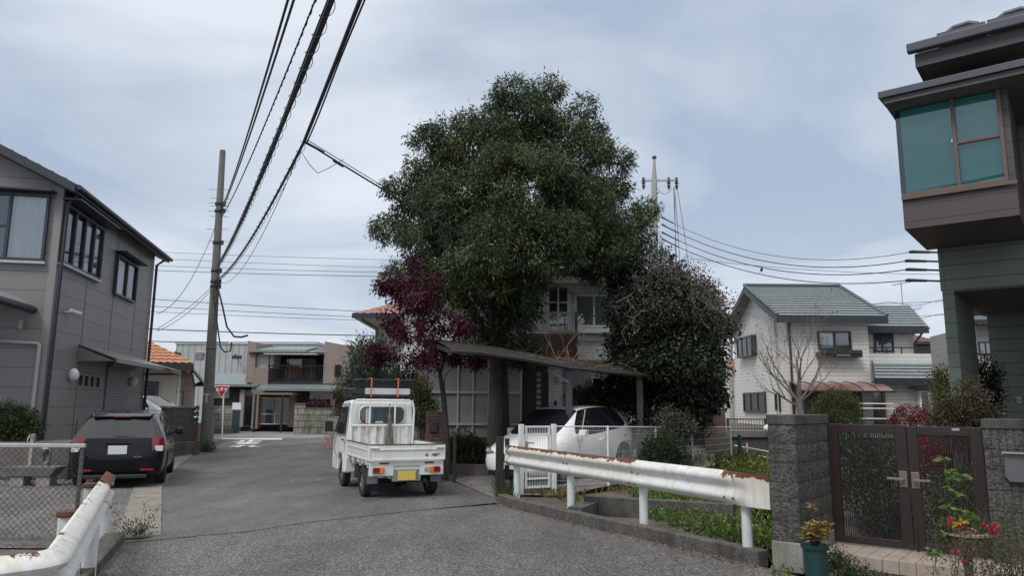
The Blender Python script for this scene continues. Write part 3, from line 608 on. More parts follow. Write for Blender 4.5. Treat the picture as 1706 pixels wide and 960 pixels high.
# ------------------------------------------------------------------ brown two storey house facing down the street
HS = Fr(W(500, 718, 46.5), 0); HS.o.z = 0
s = lambda px, py, y=0: HS.hit(1, y, px, py)
sh_ = empty('brown_house', HS.o, 0, 'two storey brown panelled house with dark balcony at the end of the street', 'house')
tan = M('tan_panel', (.255, .205, .175), .8, .08, 2, lines=[(2, .4, .02, .004, .25, 0)])
grn = M('green_grey_metal_roof', (.17, .205, .205), .5, .12, 2, lines=[(0, .45, .03, .01, .3, 0)])
offw = M('off_white_render', (.52, .50, .46), .85, .06)
def bx(mb, p, q, y0, y1, yy=0):
    a, b = s(*p, yy), s(*q, yy); mb.box(a.x, b.x, y0, y1, a.z, b.z); return mb
gz = s(430, 648).z
MB().box(s(415, 600).x, s(578, 600).x, 1.6, 8, 0, s(500, 588).z).build('wall', tan, sh_)
mb = MB(); a, b = s(413, 568, -.3), s(423, 638, -.3); mb.slab([(a.x, -.3, b.z), (b.x, -.3, b.z), (b.x, -.3, a.z-.1), (a.x, -.3, a.z)], (0, 6.3, 0))
b2 = s(459, 580, -.3); mb.slab([(a.x, -.3, a.z-1.2), (a.x, -.3, a.z), (b2.x, 3.6, a.z-.3), (b2.x, 3.6, a.z-1.2)], (0, .2, 0))
a, b = s(541, 569, -.3), s(581, 640, -.3); c = s(581, 577, -.3); mb.build('fin_wall', tan, sh_); mb = MB(); mb.slab([(a.x, -.3, b.z), (b.x, -.3, b.z), (b.x, -.3, c.z), (a.x, -.3, a.z)], (0, 6, 0)); mb.build('fin_wall', tan, sh_)
mb = MB(); a, b = s(419, 587, -.6), s(541, 580, 4); mb.slab([(a.x, -.6, a.z), (b.x, -.6, a.z), (b.x, 2.2, a.z+.42), (a.x, 2.2, a.z+.42)], (0, 0, .15)); mb.build('roof', grn, sh_)
mb = MB(); bx(mb, (419, 587.5), (541, 592), -.45, 1.6); mb.build('eave', gtrim, sh_)
mb = MB(); bx(mb, (423, 591), (455, 614), 0, 1.5); mb.build('white_panel', offw, sh_)
mb = MB(); bx(mb, (424, 613), (447.5, 655), -.28, 1.5); mb.build('balcony_side', tan, sh_)
mb = MB(); bx(mb, (440, 589), (527, 591.2), -1.0, -.2, -.9); mb.build('awning', M('awning_pale', (.5, .5, .48), .5), sh_)
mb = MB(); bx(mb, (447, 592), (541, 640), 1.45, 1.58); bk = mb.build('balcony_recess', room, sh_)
window(sh_, ('y', 1.44, -1), s(458, 595, 1.4).x, s(528, 595, 1.4).x, s(460, 637, 1.4).z, s(460, 597, 1.4).z, darkmetal, .05, .06, mull=(.33, .66), curt=((.05, .3, greycurtain), (.42, .98, M('rust_curtain', (.16, .085, .075), .9, .1, 3, stretch=(8, 8, .4)))), gl=glassmat('dim_glass', (.6, .6, .6), .05))
mb = MB(); zt_, zb_ = s(500, 611).z, s(500, 640).z
for i in range(30): x = s(448, 620).x+(s(540, 620).x-s(448, 620).x)*i/29; mb.box(x-.012, x+.012, -.2, -.176, zb_, zt_)
mb.box(s(447, 620).x, s(541, 620).x, -.22, -.16, zt_, zt_+.07); mb.box(s(447, 620).x, s(541, 620).x, -.22, -.16, zb_, zb_+.1); mb.box(s(447, 620).x, s(541, 620).x, -.22, 1.5, zb_-.25, zb_-.02)
for px in (449, 485, 520): x = s(px, 620).x; mb.box(x-.04, x+.04, -.24, -.14, zb_-.3, zt_)
x = s(451, 600).x; mb.box(x-.03, x+.03, -.3, -.24, zt_, s(451, 592).z)
mb.build('balcony_railing', darkmetal, sh_)
a, b = s(558, 608, -.3), s(568, 628, -.3); window(sh_, ('y', -.3, -1), a.x, b.x, b.z, a.z, darkmetal, .06, .06)
mb = MB(); a, b, c = s(428, 648, -1.2), s(578, 648, -1.2), s(500, 641, 0)
mb.slab([(a.x, -1.3, a.z-.12), (b.x+.3, -1.3, a.z-.12), (b.x+.3, 1.5, a.z+.62), (a.x, 1.5, a.z+.62)], (0, 0, .14)); lr = mb.build('lower_roof', grn, sh_)
MB().box(s(490, 650).x, s(575, 650).x, .3, 1.6, 0, s(500, 650).z).build('lower_wall', M('dark_cladding', (.035, .04, .05), .8, .1, lines=[(0, .3, .02, .005, .3, 0)]), sh_)
mb = MB(); bx(mb, (515.5, 650), (553, 665.5), .1, .298); bx(mb, (550, 665.5), (555, 705), .1, .298); mb.build('white_panel', offw, sh_)
a, b = s(516, 667), s(551, 692); window(sh_, ('y', .3, -1), a.x, b.x, b.z, a.z, darkmetal, .05, .06, mull=(.5,), curt=((0, .4, greycurtain),))
mb = MB(); bx(mb, (484, 650), (490, 712), -.2, 1.5); mb.build('pier', tan, sh_); mb = MB(); bx(mb, (424, 645), (430, 715), -.2, 1.5); mb.build('pier', tan, sh_)
a, b = s(430, 662), s(486, 708); wd = window(sh_, ('y', .1, -1), a.x, b.x, b.z, a.z, M('pale_frame', (.5, .49, .46), .5), .06, .08, mull=(.5,), trans=(.38,), curt=((0, 1, M('screen_cloth', (.26, .255, .25), .9, .2, 3, stretch=(9, 9, .4))),), gl=brightglass)
mb = MB(); bx(mb, (425, 654.5), (490, 658.5), -1.9, 0, -1.5); mb.build('porch_roof', M('brown_plastic_roof', (.20, .145, .10), .5), sh_)
for px in (425, 470): x = s(px, 680, -1.8).x; MB().box(x-.05, x+.05, -1.85, -1.75, 0, s(px, 657, -1.8).z).build('porch_post', darkmetal, sh_)
# entry annexe at its left
mb = MB(); a, b = s(326, 643, -.2), s(430, 632, 2)
mb.slab([(a.x, -.4, a.z-.05), (s(434, 640).x, -.4, a.z-.05), (s(434, 640).x, 3, a.z+.75), (a.x, 3, a.z+.75)], (0, 0, .14)); mb.build('annexe_roof', grn, sh_)
MB().box(a.x+.4, s(424, 640).x, .3, 3, 0, a.z-.02).build('annexe_wall', M('dark_boards', (.045, .05, .06), .8, .1), sh_)
mb = MB(); bx(mb, (340, 646), (379, 664), .2, .298); mb.build('white_panel', offw, sh_)
mb = MB(); bx(mb, (401, 650), (405, 712), -.1, .3); bx(mb, (404, 650), (425, 712), .15, .29); mb.build('entry_frame', M('entry_grey', (.28, .27, .25), .8), sh_)
a, b = s(408, 660), s(420, 710); window(sh_, ('y', .14, -1), a.x, b.x, b.z, a.z, darkmetal, .06, .05, name='door')
# pale stone walls either side of its yard
pst = brickmat('pale_green_stone', (.36, .36, .30), (.29, .29, .235), (.16, .155, .13), .62, .36, .03, axes='xyz', bump=.02, var=.3, grime=.4)
wallseg('stone_wall', P2(352, 44.2), P2(388, 44.2), 0, 1.55, .3, pst, 'pale stone block wall behind the red road sign')
wallseg('stone_wall', P2(490, 43.4), P2(507, 43.6), 0, 1.65, .35, pst, 'pale stone gate pier right of the brown house yard', cap=(.1, stonew))
wallseg('stone_wall', P2(507, 43.6), P2(560, 42.8), 0, 1.4, .3, brickmat('dark_pale_stone', (.27, .27, .22), (.2, .2, .165), (.1, .1, .085), .62, .36, .03, axes='xyz', bump=.02, var=.35, grime=.8), 'stained stone wall under the dark red bush', cap=(.08, stonew))
wallseg('yard_plinth', P2(356, 42.7), P2(389, 43.0), 0, .3, .5, stonew, 'low brown planter edge below pale stone wall')
p = P2(393, 43.6); mb = MB(); mb.box(-.25, .25, -.03, .03, 1.35, 1.75); r = empty('name_board', (p.x, p.y, 0), 0, 'small white board on dark post at the yard entrance', 'sign'); mb.build('board', whitepaint, r); MB().box(-.22, .22, -.02, .02, .0, 1.34).build('gate_leaf', M('dark_teal', (.03, .045, .05), .6), r)
# ------------------------------------------------------------------ vehicles
carwhite = M('car_white', (.80, .80, .79), .22, .03, 2, coat=.6)
truckwhite = M('truck_white', (.74, .745, .72), .35, .06, 3, coat=.3, grime=.22, gcol=(.30, .28, .24), gscale=2)
carblack = M('car_black', (.004, .0045, .006), .2, .1, 2, coat=.35, spec=.25)
tint = M('tinted_glass', (.012, .014, .016), .03, .1, spec=.5, coat=.4)
redlens = M('red_lens', (.24, .006, .010), .12, .15, 30, coat=.8, lines=[(2, .045, .008, .003, .35, 0)])
clearlens = M('clear_lens', (.62, .60, .60), .1, .2, 40, coat=.8, lines=[(2, .03, .006, .003, .3, 0)])
orangelens = M('orange_lens', (.75, .2, .02), .12, .15, 30, coat=.8)
chrome = M('chrome', (.7, .7, .72), .12, .02, metal=1)
rimm = M('steel_rim', (.36, .37, .38), .35, .1, metal=.8)
arch = M('wheel_arch_liner', (.01, .01, .01), .95)
def wheel(parent, x, y, r, w, side, name='wheel', spokes=6, rm=None, grey=False):
    e = bpy.data.objects.new(name, None); link(e, parent); e.location = (x, y, r)
    t = MB(); t.lathe([(r*.62, -w/2), (r*.93, -w/2), (r, -w*.38), (r, w*.38), (r*.93, w/2), (r*.62, w/2), (r*.62, -w/2)], n=32, ax='y')
    for k in range(32): a = 2*math.pi*k/32; t.box(0, 0, 0, 0, 0, 0) if False else None
    t.build('tyre', rubber, e, smooth=True)
    m = MB(); m.lathe([(r*.63, -w*.36), (r*.63, w*.36), (r*.58, w*.38*1), (r*.55, w*.2)], n=28, ax='y') if side > 0 else m.lathe([(r*.63, w*.36), (r*.63, -w*.36), (r*.58, -w*.38), (r*.55, -w*.2)], n=28, ax='y')
    for k in range(spokes):
        a = 2*math.pi*k/spokes; ca, sa = math.cos(a), math.sin(a); yy = side*w*.34
        m.bar((ca*r*.1, yy, sa*r*.1), (ca*r*.6, yy, sa*r*.6), r*.16, w*.12, (0, 1, 0))
    m.lathe([(r*.15, side*w*.22), (r*.15, side*w*.42), (r*.05, side*w*.44)], n=16, ax='y')
    m.build('rim', rm or rimm, e, smooth=True)
    return e
def car_cage(name, st, tags, mats, root, arches=(), crease=.55, cols=(-1, -.62, .62, 1), crown=.04, endbulge=.06, lvl=2):
    """st[i][j] = (x, half width, z) from rear to front, sill to roof edge. Evaluated and split by material into part meshes."""
    bm = bmesh.new(); nI, nJ, nC = len(st), len(st[0]), len(cols); V = {}
    def v(i, j, c):
        k = (i, j, c)
        if k not in V:
            x, h, z = st[i][j]; f = cols[c]; b = 0
            if 0 < c < nC-1:
                if j == nJ-1: z += crown*(.6 if i in (0, nI-1) else 1)
                if i == 0: x -= endbulge
                if i == nI-1: x += endbulge*1.6
            V[k] = bm.verts.new((x, h*f, z))
        return V[k]
    def face(vs, t):
        f = bm.faces.new(vs); f.material_index = tags.get(t, 0)
    for i in range(nI-1):
        for j in range(nJ-1):
            face([v(i,j,0), v(i+1,j,0), v(i+1,j+1,0), v(i,j+1,0)][::-1], ('s', i, j)); face([v(i,j,nC-1), v(i+1,j,nC-1), v(i+1,j+1,nC-1), v(i,j+1,nC-1)], ('s', i, j))
        for c in range(nC-1):
            face([v(i,nJ-1,c), v(i+1,nJ-1,c), v(i+1,nJ-1,c+1), v(i,nJ-1,c+1)], ('t', i, c)); face([v(i,0,c), v(i,0,c+1), v(i+1,0,c+1), v(i+1,0,c)], ('b', i, c))
    for j in range(nJ-1):
        for c in range(nC-1):
            face([v(0,j,c), v(0,j+1,c), v(0,j+1,c+1), v(0,j,c+1)], ('r', j, c)); face([v(nI-1,j,c), v(nI-1,j,c+1), v(nI-1,j+1,c+1), v(nI-1,j+1,c)], ('f', j, c))
    bmesh.ops.recalc_face_normals(bm, faces=bm.faces)
    cl = bm.edges.layers.float.new('crease_edge')
    for e in bm.edges:
        if len({f.material_index for f in e.link_faces}) > 1: e[cl] = crease
    me = bpy.data.meshes.new('cage'); bm.to_mesh(me); bm.free()
    for n_, m_ in mats: me.materials.append(m_)
    o = bpy.data.objects.new('cage', me); C.objects.link(o)
    s_ = o.modifiers.new('s', 'SUBSURF'); s_.levels = lvl; s_.render_levels = lvl
    cut = None
    if arches:
        mb = MB()
        for x, z, r in arches: mb.lathe([(r, -1.2), (r, 1.2)], (x, 0, z), 36, 'y')
        cm = bpy.data.meshes.new('cut'); cm.from_pydata(mb.v, [], mb.f)
        b2_ = bmesh.new(); b2_.from_mesh(cm); bmesh.ops.recalc_face_normals(b2_, faces=b2_.faces); b2_.to_mesh(cm); b2_.free()
        for n_, m_ in mats: cm.materials.append(m_)
        for p in cm.polygons: p.material_index = len(mats)-1
        cut = bpy.data.objects.new('cut', cm); C.objects.link(cut)
        b_ = o.modifiers.new('b', 'BOOLEAN'); b_.object = cut; b_.operation = 'DIFFERENCE'; b_.solver = 'EXACT'; b_.use_self = True
    dg = bpy.context.evaluated_depsgraph_get(); ev = bpy.data.meshes.new_from_object(o.evaluated_get(dg))
    bpy.data.objects.remove(o)
    if cut: bpy.data.objects.remove(cut)
    res = {}
    for k, (n_, m_) in enumerate(mats):
        b = bmesh.new(); b.from_mesh(ev); bmesh.ops.delete(b, geom=[f for f in b.faces if f.material_index != k], context='FACES')
        if not b.faces: b.free(); continue
        # break into left / right pieces for paired parts
        sets = [(None, n_)]
        if n_ in ('taillight', 'headlight', 'side_window', 'reverse_light'): sets = [(1, n_), (-1, n_)]
        for sgn, nm in sets:
            bb = b.copy()
            if sgn: bmesh.ops.delete(bb, geom=[f for f in bb.faces if f.calc_center_median().y*sgn < 0], context='FACES')
            m2 = bpy.data.meshes.new(nm); bb.to_mesh(m2); bb.free(); m2.materials.clear(); m2.materials.append(m_)
            for p in m2.polygons: p.material_index = 0
            m2.shade_smooth(); m2.set_sharp_from_angle(angle=R(50)); q_ = bpy.data.objects.new(nm, m2); link(q_, root); res.setdefault(nm, []).append(q_)
        b.free()
    return res
def xf(c, heading): return Matrix.Translation(c) @ Matrix.Rotation(heading, 4, 'Z')
# ---- small white flatbed truck; local x forward from the tail gate, y left
TC = W(679, 741, 13.6); TC.z = 0
tk = empty('flatbed_truck', TC, 90+23.5, 'small white flatbed truck parked on the road with boxes strapped on its cab roof', 'truck')
mb = MB(); hw = .705
mb.box(.02, 1.93, -hw+.02, hw-.02, .60, .655); mb.box(.1, 3.0, -.30, -.22, .34, .60); mb.box(.1, 3.0, .22, .30, .34, .60)
for x in (.15, .8, 1.4): mb.box(x, x+.08, -hw+.03, hw-.03, .53, .60)
mb.build('bed', truckwhite, tk, bevel=.006)
g = MB(); g.box(-.03, 0, -hw, hw, .665, .935); g.box(-.045, -.03, -hw, hw, .665, .70); g.box(-.045, -.03, -hw+.12, hw-.12, .845, .87); g.box(-.042, -.03, -hw, -hw+.03, .70, .93); g.box(-.042, -.03, hw-.03, hw, .70, .93)
for y in (-.42, -.14, .14, .42): g.box(-.04, -.03, y-.012, y+.012, .872, .93)
tg = g.build('tail_gate', truckwhite, tk, bevel=.006)
MB().box(-.038, .008, -hw+.01, hw-.01, .936, .955).build('rubber_edge', M('bed_edge_rubber', (.09, .07, .06), .7), tg, bevel=.005)
for y in (-1, 1):
    MB().box(-.065, -.032, y*(hw-.18), y*(hw-.03), .876, .908).build('latch', truckwhite, tg, bevel=.008)
    sg = MB(); sg.box(.005, 1.94, y*hw, y*(hw-.03), .665, .935); sg.box(.005, 1.94, y*hw, y*(hw+.012), .665, .70); sg.box(.12, 1.85, y*hw, y*(hw+.01), .84, .862)
    for x in (.5, 1.0, 1.5): sg.box(x, x+.025, y*hw, y*(hw+.009), .865, .93)
    sgo = sg.build('side_gate', truckwhite, tk, bevel=.005)
    MB().box(.006, 1.94, y*(hw-.034), y*(hw+.006), .936, .952).build('rubber_edge', M('bed_edge_rubber2', (.09, .07, .06), .7), sgo)
    rl = MB()
    for x in (.12, .45, .8, 1.3, 1.75): rl.box(x, x+.05, y*(hw-.03), y*(hw+.01), .59, .664)
    rl.box(.1, 1.9, y*(hw-.04), y*(hw-.02), .60, .655); rl.build('hinge_rail', truckwhite, tk, bevel=.004)
    MB().box(.86, .875, y*(hw-.17), y*(hw-.02), .2, .56).build('mud_flap', rubber, tk)
    MB().box(.14, .155, y*(hw-.22), y*(hw-.02), .26, .50).build('mud_flap', M('grey_mud_flap', (.15, .16, .17), .6), tk)
# rear sill with lamps
s_ = MB(); s_.box(.0, .03, -hw+.02, hw-.02, .57, .655); s_.box(-.0, .03, -hw+.02, -.24, .40, .57); s_.box(0, .03, .24, hw-.02, .40, .57); s_.box(.02, .035, -.24, .24, .44, .57)
s_.build('rear_sill', truckwhite, tk, bevel=.008)
for y in (-1, 1):
    MB().box(-.035, 0, y*.50, y*.62, .445, .55).build('taillight', redlens, tk, bevel=.01)
    MB().box(-.035, 0, y*.415, y*.499, .445, .55).build('turn_signal', orangelens, tk, bevel=.01)
    MB().box(-.012, 0, y*.33, y*.50, .605, .63).build('reflector', M('dark_red_reflector', (.12, .01, .02), .3), tk)
    MB().box(-.01, 0, y*.52, y*.62, .605, .628).build('sill_pad', whitepaint, tk)
MB().box(-.01, 0, -.40, -.33, .46, .53).build('tag_plate', M('data_plate', (.3, .32, .31), .4, .3, 60), tk)
mb = MB(); mb.box(.01, .04, -.26, .26, .30, .50); mb.build('plate_recess', M('recess_grey', (.22, .225, .23), .6), tk)
MB().box(-.012, .002, -.165, .165, .315, .48).build('number_plate', M('yellow_plate', (.68, .52, .12), .4, .03), tk, bevel=.004)
# chassis
mb = MB(); mb.tube([(.55, -.6, .27), (.55, .6, .27)], .045, 10); mb.ball((.55, 0, .27), .11, 8); mb.box(.4, 1.2, -.15, .2, .30, .45); mb.box(1.1, 1.6, .35, .6, .25, .5); mb.tube([(.0, -.35, .3), (.9, -.35, .33)], .04, 8)
mb.box(1.2, 1.9, -.6, -.2, .25, .52); mb.build('chassis', black, tk)
for x in (.55, 2.46):
    for y in (-1, 1): wheel(tk, x, y*.615, .268, .145, y, spokes=8)
# cab
cab = [(1.98, .30), (2.18, .30), (2.2, .55), (2.30, .66), (2.62, .66), (2.74, .55), (2.76, .30), (3.26, .30), (3.295, .42), (3.28, .86), (3.22, 1.02), (2.86, 1.66), (2.74, 1.72), (2.10, 1.745), (1.99, 1.70)]
mb = MB(); n = len(cab); wd_ = []
for x, z in cab:
    w_ = .735 if z < 1.05 else .735-.10*(z-1.05)/.7
    wd_.append(w_)
for y in (1, -1):
    base = len(mb.v); mb.v += [(x, y*w_, z) for (x, z), w_ in zip(cab, wd_)]
mb.f.append(tuple(range(n))); mb.f.append(tuple(range(n, 2*n))[::-1])
for i in range(n): mb.f.append((i, n+i, n+(i+1) % n, (i+1) % n))
cabo = mb.build('cab', truckwhite, tk, bevel=.035, seg=3)
def cabw(z): return (.735 if z < 1.05 else .735-.10*(z-1.05)/.7)
for y in (1, -1):
    pts = [(2.12, 1.06), (2.80, 1.06), (3.10, 1.08), (2.82, 1.60), (2.16, 1.62)]
    MB().slab([(x, y*(cabw(z)+.002), z) for x, z in pts], (0, y*.008, 0)).build('door_window', tint, tk)
    dl = MB(); dd = [(2.06, .68), (2.06, 1.66), (2.84, 1.64), (3.16, 1.05), (3.16, .72), (2.8, .56), (2.8, .42)]
    for a, b in zip(dd, dd[1:]): dl.bar((a[0], y*(cabw(a[1])+.001), a[1]), (b[0], y*(cabw(b[1])+.001), b[1]), .006, .008)
    dl.build('door_seam', black, tk)
    MB().box(2.10, 2.24, y*.738, y*.76, .93, .965).build('door_handle', black, tk, bevel=.008)
    mi = MB(); mi.tube([(3.0, y*.72, 1.10), (3.04, y*.88, 1.10), (3.04, y*.90, 1.18)], .014, 6); mi.box(3.0, 3.07, y*.80, y*.96, 1.08, 1.30); mi.build('side_mirror', black, tk, bevel=.02)
    MB().box(3.25, 3.31, y*.42, y*.66, .60, .80).build('headlight', clearlens, tk, bevel=.02)
MB().slab([(3.20, -.62, 1.06), (3.20, .62, 1.06), (2.88, .57, 1.62), (2.88, -.57, 1.62)], (.03, 0, .018)).build('windscreen', tint, tk)
# rear of the cab: window in a raised surround
def rrect(y0, y1, z0, z1, r, n=6):
    P = []
    for cy_, cz_, a0 in ((y1-r, z1-r, 0), (y0+r, z1-r, 90), (y0+r, z0+r, 180), (y1-r, z0+r, 270)):
        for k in range(n+1): a = R(a0+90*k/n); P.append((cy_+r*math.cos(a), cz_+r*math.sin(a)))
    return P
ro, ri = rrect(-.50, .50, 1.24, 1.645, .15), rrect(-.465, .465, 1.275, 1.61, .12)
mb = MB(); m_ = len(ro)
for k in range(m_):
    a, b = k, (k+1) % m_
    mb.quad((1.972, ro[a][0], ro[a][1]), (1.972, ro[b][0], ro[b][1]), (1.945, ri[b][0], ri[b][1]), (1.945, ri[a][0], ri[a][1]))
    mb.quad((1.945, ri[a][0], ri[a][1]), (1.945, ri[b][0], ri[b][1]), (1.975, ri[b][0]*.99, ri[b][1]), (1.975, ri[a][0]*.99, ri[a][1]))
rw_ = mb.build('window_surround', truckwhite, tk, smooth=True)
MB().slab([(1.97, y, z) for y, z in rrect(-.463, .463, 1.277, 1.608, .12)], (.006, 0, 0)).build('rear_window', M('truck_rear_glass', (.06, .085, .09), .04, .25, 2, spec=.8, coat=.6), tk)
mb = MB()
for y in (-.3, .0, .3): mb.lathe([(.10, -.16), (.13, -.1), (.13, .1), (.09, .17)], (2.02, y, 1.42), 12)
MB().box(1.962, 1.968, .27, .335, 1.285, 1.57).build('window_sticker', M('sticker_green_white', (.62, .72, .68), .5, .04), tk)
for k, ch in enumerate('火気厳禁'):
    pass
mk = M('sticker_ink', (.03, .09, .07), .6)
for k, (w_, h_) in enumerate(((.03, .03), (.034, .034), (.03, .034), (.032, .03))):
    mb = MB(); z = 1.535-k*.066
    if k == 0: mb.bar((1.96, .285, z-.015), (1.96, .30, z+.018), .006, .004, (1, 0, 0)); mb.bar((1.96, .32, z-.015), (1.96, .303, z+.018), .006, .004, (1, 0, 0))
    else:
        for d_ in (-.013, 0, .013): mb.box(1.959, 1.962, .286, .319, z+d_-.002, z+d_+.002)
        mb.box(1.958, 1.9615, .30, .304, z-.017, z+.017)
    mb.build('ink_mark', mk, bpy.data.objects['window_sticker'])
MB().ball((1.955, .405, 1.33), .04, 6, 1.1).build('red_toy', M('red_plush', (.42, .02, .03), .9, .2), tk, smooth=True)
MB().box(1.962, 1.967, -.02, .14, 1.285, 1.315).build('dash_label', M('pale_label', (.5, .55, .55), .5, .4, 60), tk)
# headboard frame with worn corrugated panel
fr_ = MB(); fr_.tube([(1.90, -.63, .66), (1.90, -.655, 1.55), (1.90, -.62, 1.70), (1.90, -.54, 1.745), (1.90, .54, 1.745), (1.90, .62, 1.70), (1.90, .655, 1.55), (1.90, .63, .66)], .022, 10)
fr_.tube([(1.90, -.64, 1.235), (1.90, .64, 1.235)], .02, 8); fr_.tube([(1.90, .27, 1.24), (1.90, .27, 1.74)], .018, 8); fr_.tube([(1.90, -.25, 1.24), (1.90, -.25, 1.74)], .018, 8)
for y in (-.62, -.4, .4, .62): fr_.tube([(1.90, y, 1.74 if abs(y) < .5 else 1.70), (1.90, y, 1.78 if abs(y) < .5 else 1.75)], .01, 6)
fr_.build('headboard_frame', truckwhite, tk, smooth=True)
mb = MB(); prev = None
for i in range(61):
    y = -.61+1.22*i/60; x = 1.915+.018*(1 if (i % 8) < 4 else -1)
    q = ((x, y, .66), (x, y, 1.22))
    if prev: mb.quad(prev[0], q[0], q[1], prev[1])
    prev = q
mb.build('headboard_panel', M('worn_white_panel', (.62, .62, .59), .7, .2, 7, grime=.85, gcol=(.13, .12, .10), gscale=3.5), tk)
# lettering on the gate: small emblem and the word
mt = lambda y, z, sc_=1: Matrix.Translation((-.0325, y, z)) @ Matrix(((0, 0, -1, 0), (-1, 0, 0, 0), (0, 1, 0, 0), (0, 0, 0, 1)))
ink = M('dark_emblem', (.05, .05, .055), .3, metal=.3)
text_mesh('HIJET', .062, ink, 'gate_lettering', tg, mt(-.52, .756), .0015, shear=.25, bold=.002)
mb = MB(); ring = [(-.034, -.355+.026*math.cos(a), .757+.02*math.sin(a)) for a in [2*math.pi*k/20 for k in range(21)]]; mb.tube(ring, .004, 6, cap=False); mb.bar((-.034, -.355, .74), (-.034, -.355, .774), .008, .004); mb.bar((-.034, -.343, .744), (-.034, -.355, .772), .007, .004); mb.build('emblem', ink, tg)
# roof rack load
def on_truck(name, label, cat, loc=(0, 0, 0)):
    w = xf(TC, R(113.5)) @ Vector(loc); return empty(name, w, 113.5, label, cat)
rk = MB()
for x in (2.2, 2.65): rk.bar((x, -.6, 1.775), (x, .6, 1.775), .05, .03); rk.box(x-.03, x+.03, -.6, -.55, 1.70, 1.775); rk.box(x-.03, x+.03, .55, .6, 1.70, 1.775)
rk.bar((2.05, -.60, 1.795), (2.85, -.60, 1.795), .03, .03); rk.bar((2.05, .60, 1.795), (2.85, .60, 1.795), .03, .03)
rk.build('roof_rack', black, tk)
r = on_truck('long_tray', 'flat black tray lying on the truck cab roof rack', 'tray'); mb = MB(); mb.slab([(2.05, y, z) for y, z in rrect(-.58, .52, 1.812, 1.862, .02, 3)], (.75, 0, 0)); mb.build('tray', M('tray_black', (.02, .028, .03), .4), r, bevel=.006)
r = on_truck('silver_case', 'long silver case with black ends strapped on the cab roof', 'case'); MB().slab([(2.05, y, z) for y, z in rrect(-.60, .36, 1.864, 1.99, .03, 3)], (.6, 0, 0)).build('shell', M('aluminium_case', (.66, .66, .67), .35, .03, metal=.3), r)
for y in ((.362, .56), (-.66, -.602)): MB().slab([(2.03, a, z) for a, z in rrect(min(y), max(y), 1.864, 1.992, .025, 3)], (.64, 0, 0)).build('end_cap', M('case_end', (.02, .03, .03), .5), r)
r = on_truck('storage_box', 'black lidded storage box on top of the silver case', 'storage box')
MB().slab([(2.06, -.60, 1.995), (2.06, .43, 1.995), (2.03, .47, 2.135), (2.03, -.63, 2.135)], (.6, 0, 0)).build('tub', M('box_black', (.02, .024, .027), .5), r, bevel=.015)
mb = MB(); mb.box(2.0, 2.66, -.655, .495, 2.137, 2.17); mb.box(2.03, 2.63, -.61, .45, 2.17, 2.186)
for y in (-.35, .0, .33): mb.box(1.995, 2.03, y-.03, y+.03, 2.1, 2.15)
mb.build('lid', M('lid_black', (.024, .028, .032), .45), r, bevel=.01)
for k, y in enumerate((.24, -.32)):
    mb = MB(); hp = [(1.985, 1.80), (1.985, 2.18), (2.0, 2.192), (2.68, 2.192), (2.69, 2.17), (2.69, 1.80)]
    for a, b in zip(hp, hp[1:]): mb.bar((a[0], y, a[1]), (b[0], y, b[1]), .028, .006, (1, 0, 0) if a[0] == b[0] else (0, 0, 1))
    tag(mb.build('lashing_strap', M('orange_strap', (.50, .12, .06), .7, .25, 25, lines=[(2, .07, .025, 0, -.6, 0)]), loc=TC, deg=113.5), ('orange lashing strap over the cab roof boxes, left one', 'orange lashing strap over the cab roof boxes, right one')[k], 'strap', 'straps over the roof boxes')
# broom
r = on_truck('broom', 'worn bamboo broom standing upright in the truck bed', 'broom')
MB().tube([(1.86, -.13, 1.02), (1.865, -.125, 1.68)], .011, 6).build('handle', M('bamboo', (.30, .25, .17), .6, .2), r, smooth=True)
mb = MB(); rr_ = random.Random(3)
for k in range(70):
    a = rr_.uniform(0, 6.28); q = rr_.uniform(.01, .025); e = rr_.uniform(.05, .12)
    mb.tube([(1.86+q*math.cos(a), -.13+q*math.sin(a), 1.40), (1.83+q*1.6*math.cos(a)*.8, -.13+q*1.8*math.sin(a), 1.25), (1.80+e*math.cos(a)*.5, -.13+e*math.sin(a), rr_.uniform(.68, .82))], .0035, 4)
mb.build('bristles', M('dry_twigs', (.20, .17, .13), .9, .35, 20), r)
mb = MB(); mb.lathe([(.03, 1.36), (.036, 1.38), (.036, 1.42), (.022, 1.46)], (1.86, -.13, 0), 10); mb.build('binding', M('binding_olive', (.16, .16, .08), .9), r)

# ---- black estate car
st = [
 [(.07,.76,.22),(.0,.80,.44),(.02,.815,.70),(.07,.80,.96),(.36,.60,1.36)],
 [(.26,.80,.20),(.22,.825,.44),(.22,.84,.70),(.26,.82,.965),(.55,.615,1.42)],
 [(1.0,.82,.20),(1.0,.84,.44),(1.0,.845,.70),(1.05,.825,.95),(1.15,.63,1.465)],
 [(2.2,.82,.20),(2.2,.84,.44),(2.2,.845,.68),(2.2,.825,.93),(2.2,.635,1.475)],
 [(2.95,.82,.20),(2.95,.84,.44),(2.95,.845,.66),(2.95,.82,.91),(2.62,.60,1.43)],
 [(3.35,.81,.20),(3.35,.835,.44),(3.35,.84,.66),(3.4,.80,.90),(3.45,.66,.95)],
 [(3.95,.80,.20),(3.95,.825,.42),(3.95,.82,.62),(3.95,.76,.80),(3.95,.58,.86)],
 [(4.3,.70,.22),(4.36,.72,.38),(4.34,.72,.55),(4.28,.66,.68),(4.22,.50,.74)]]
mats = [('body', carblack), ('rear_window', tint), ('side_window', tint), ('windscreen', tint), ('taillight', redlens), ('headlight', clearlens), ('wheel_arch', arch)]
tags = {('r', 3, 1): 1, ('r', 3, 0): 1, ('r', 3, 2): 1, ('t', 4, 0): 3, ('t', 4, 1): 3, ('t', 4, 2): 3, ('f', 2, 0): 5, ('f', 2, 2): 5}
for i in (1, 2, 3): tags[('s', i, 3)] = 2
for c in (0, 2): tags[('r', 2, c)] = 4
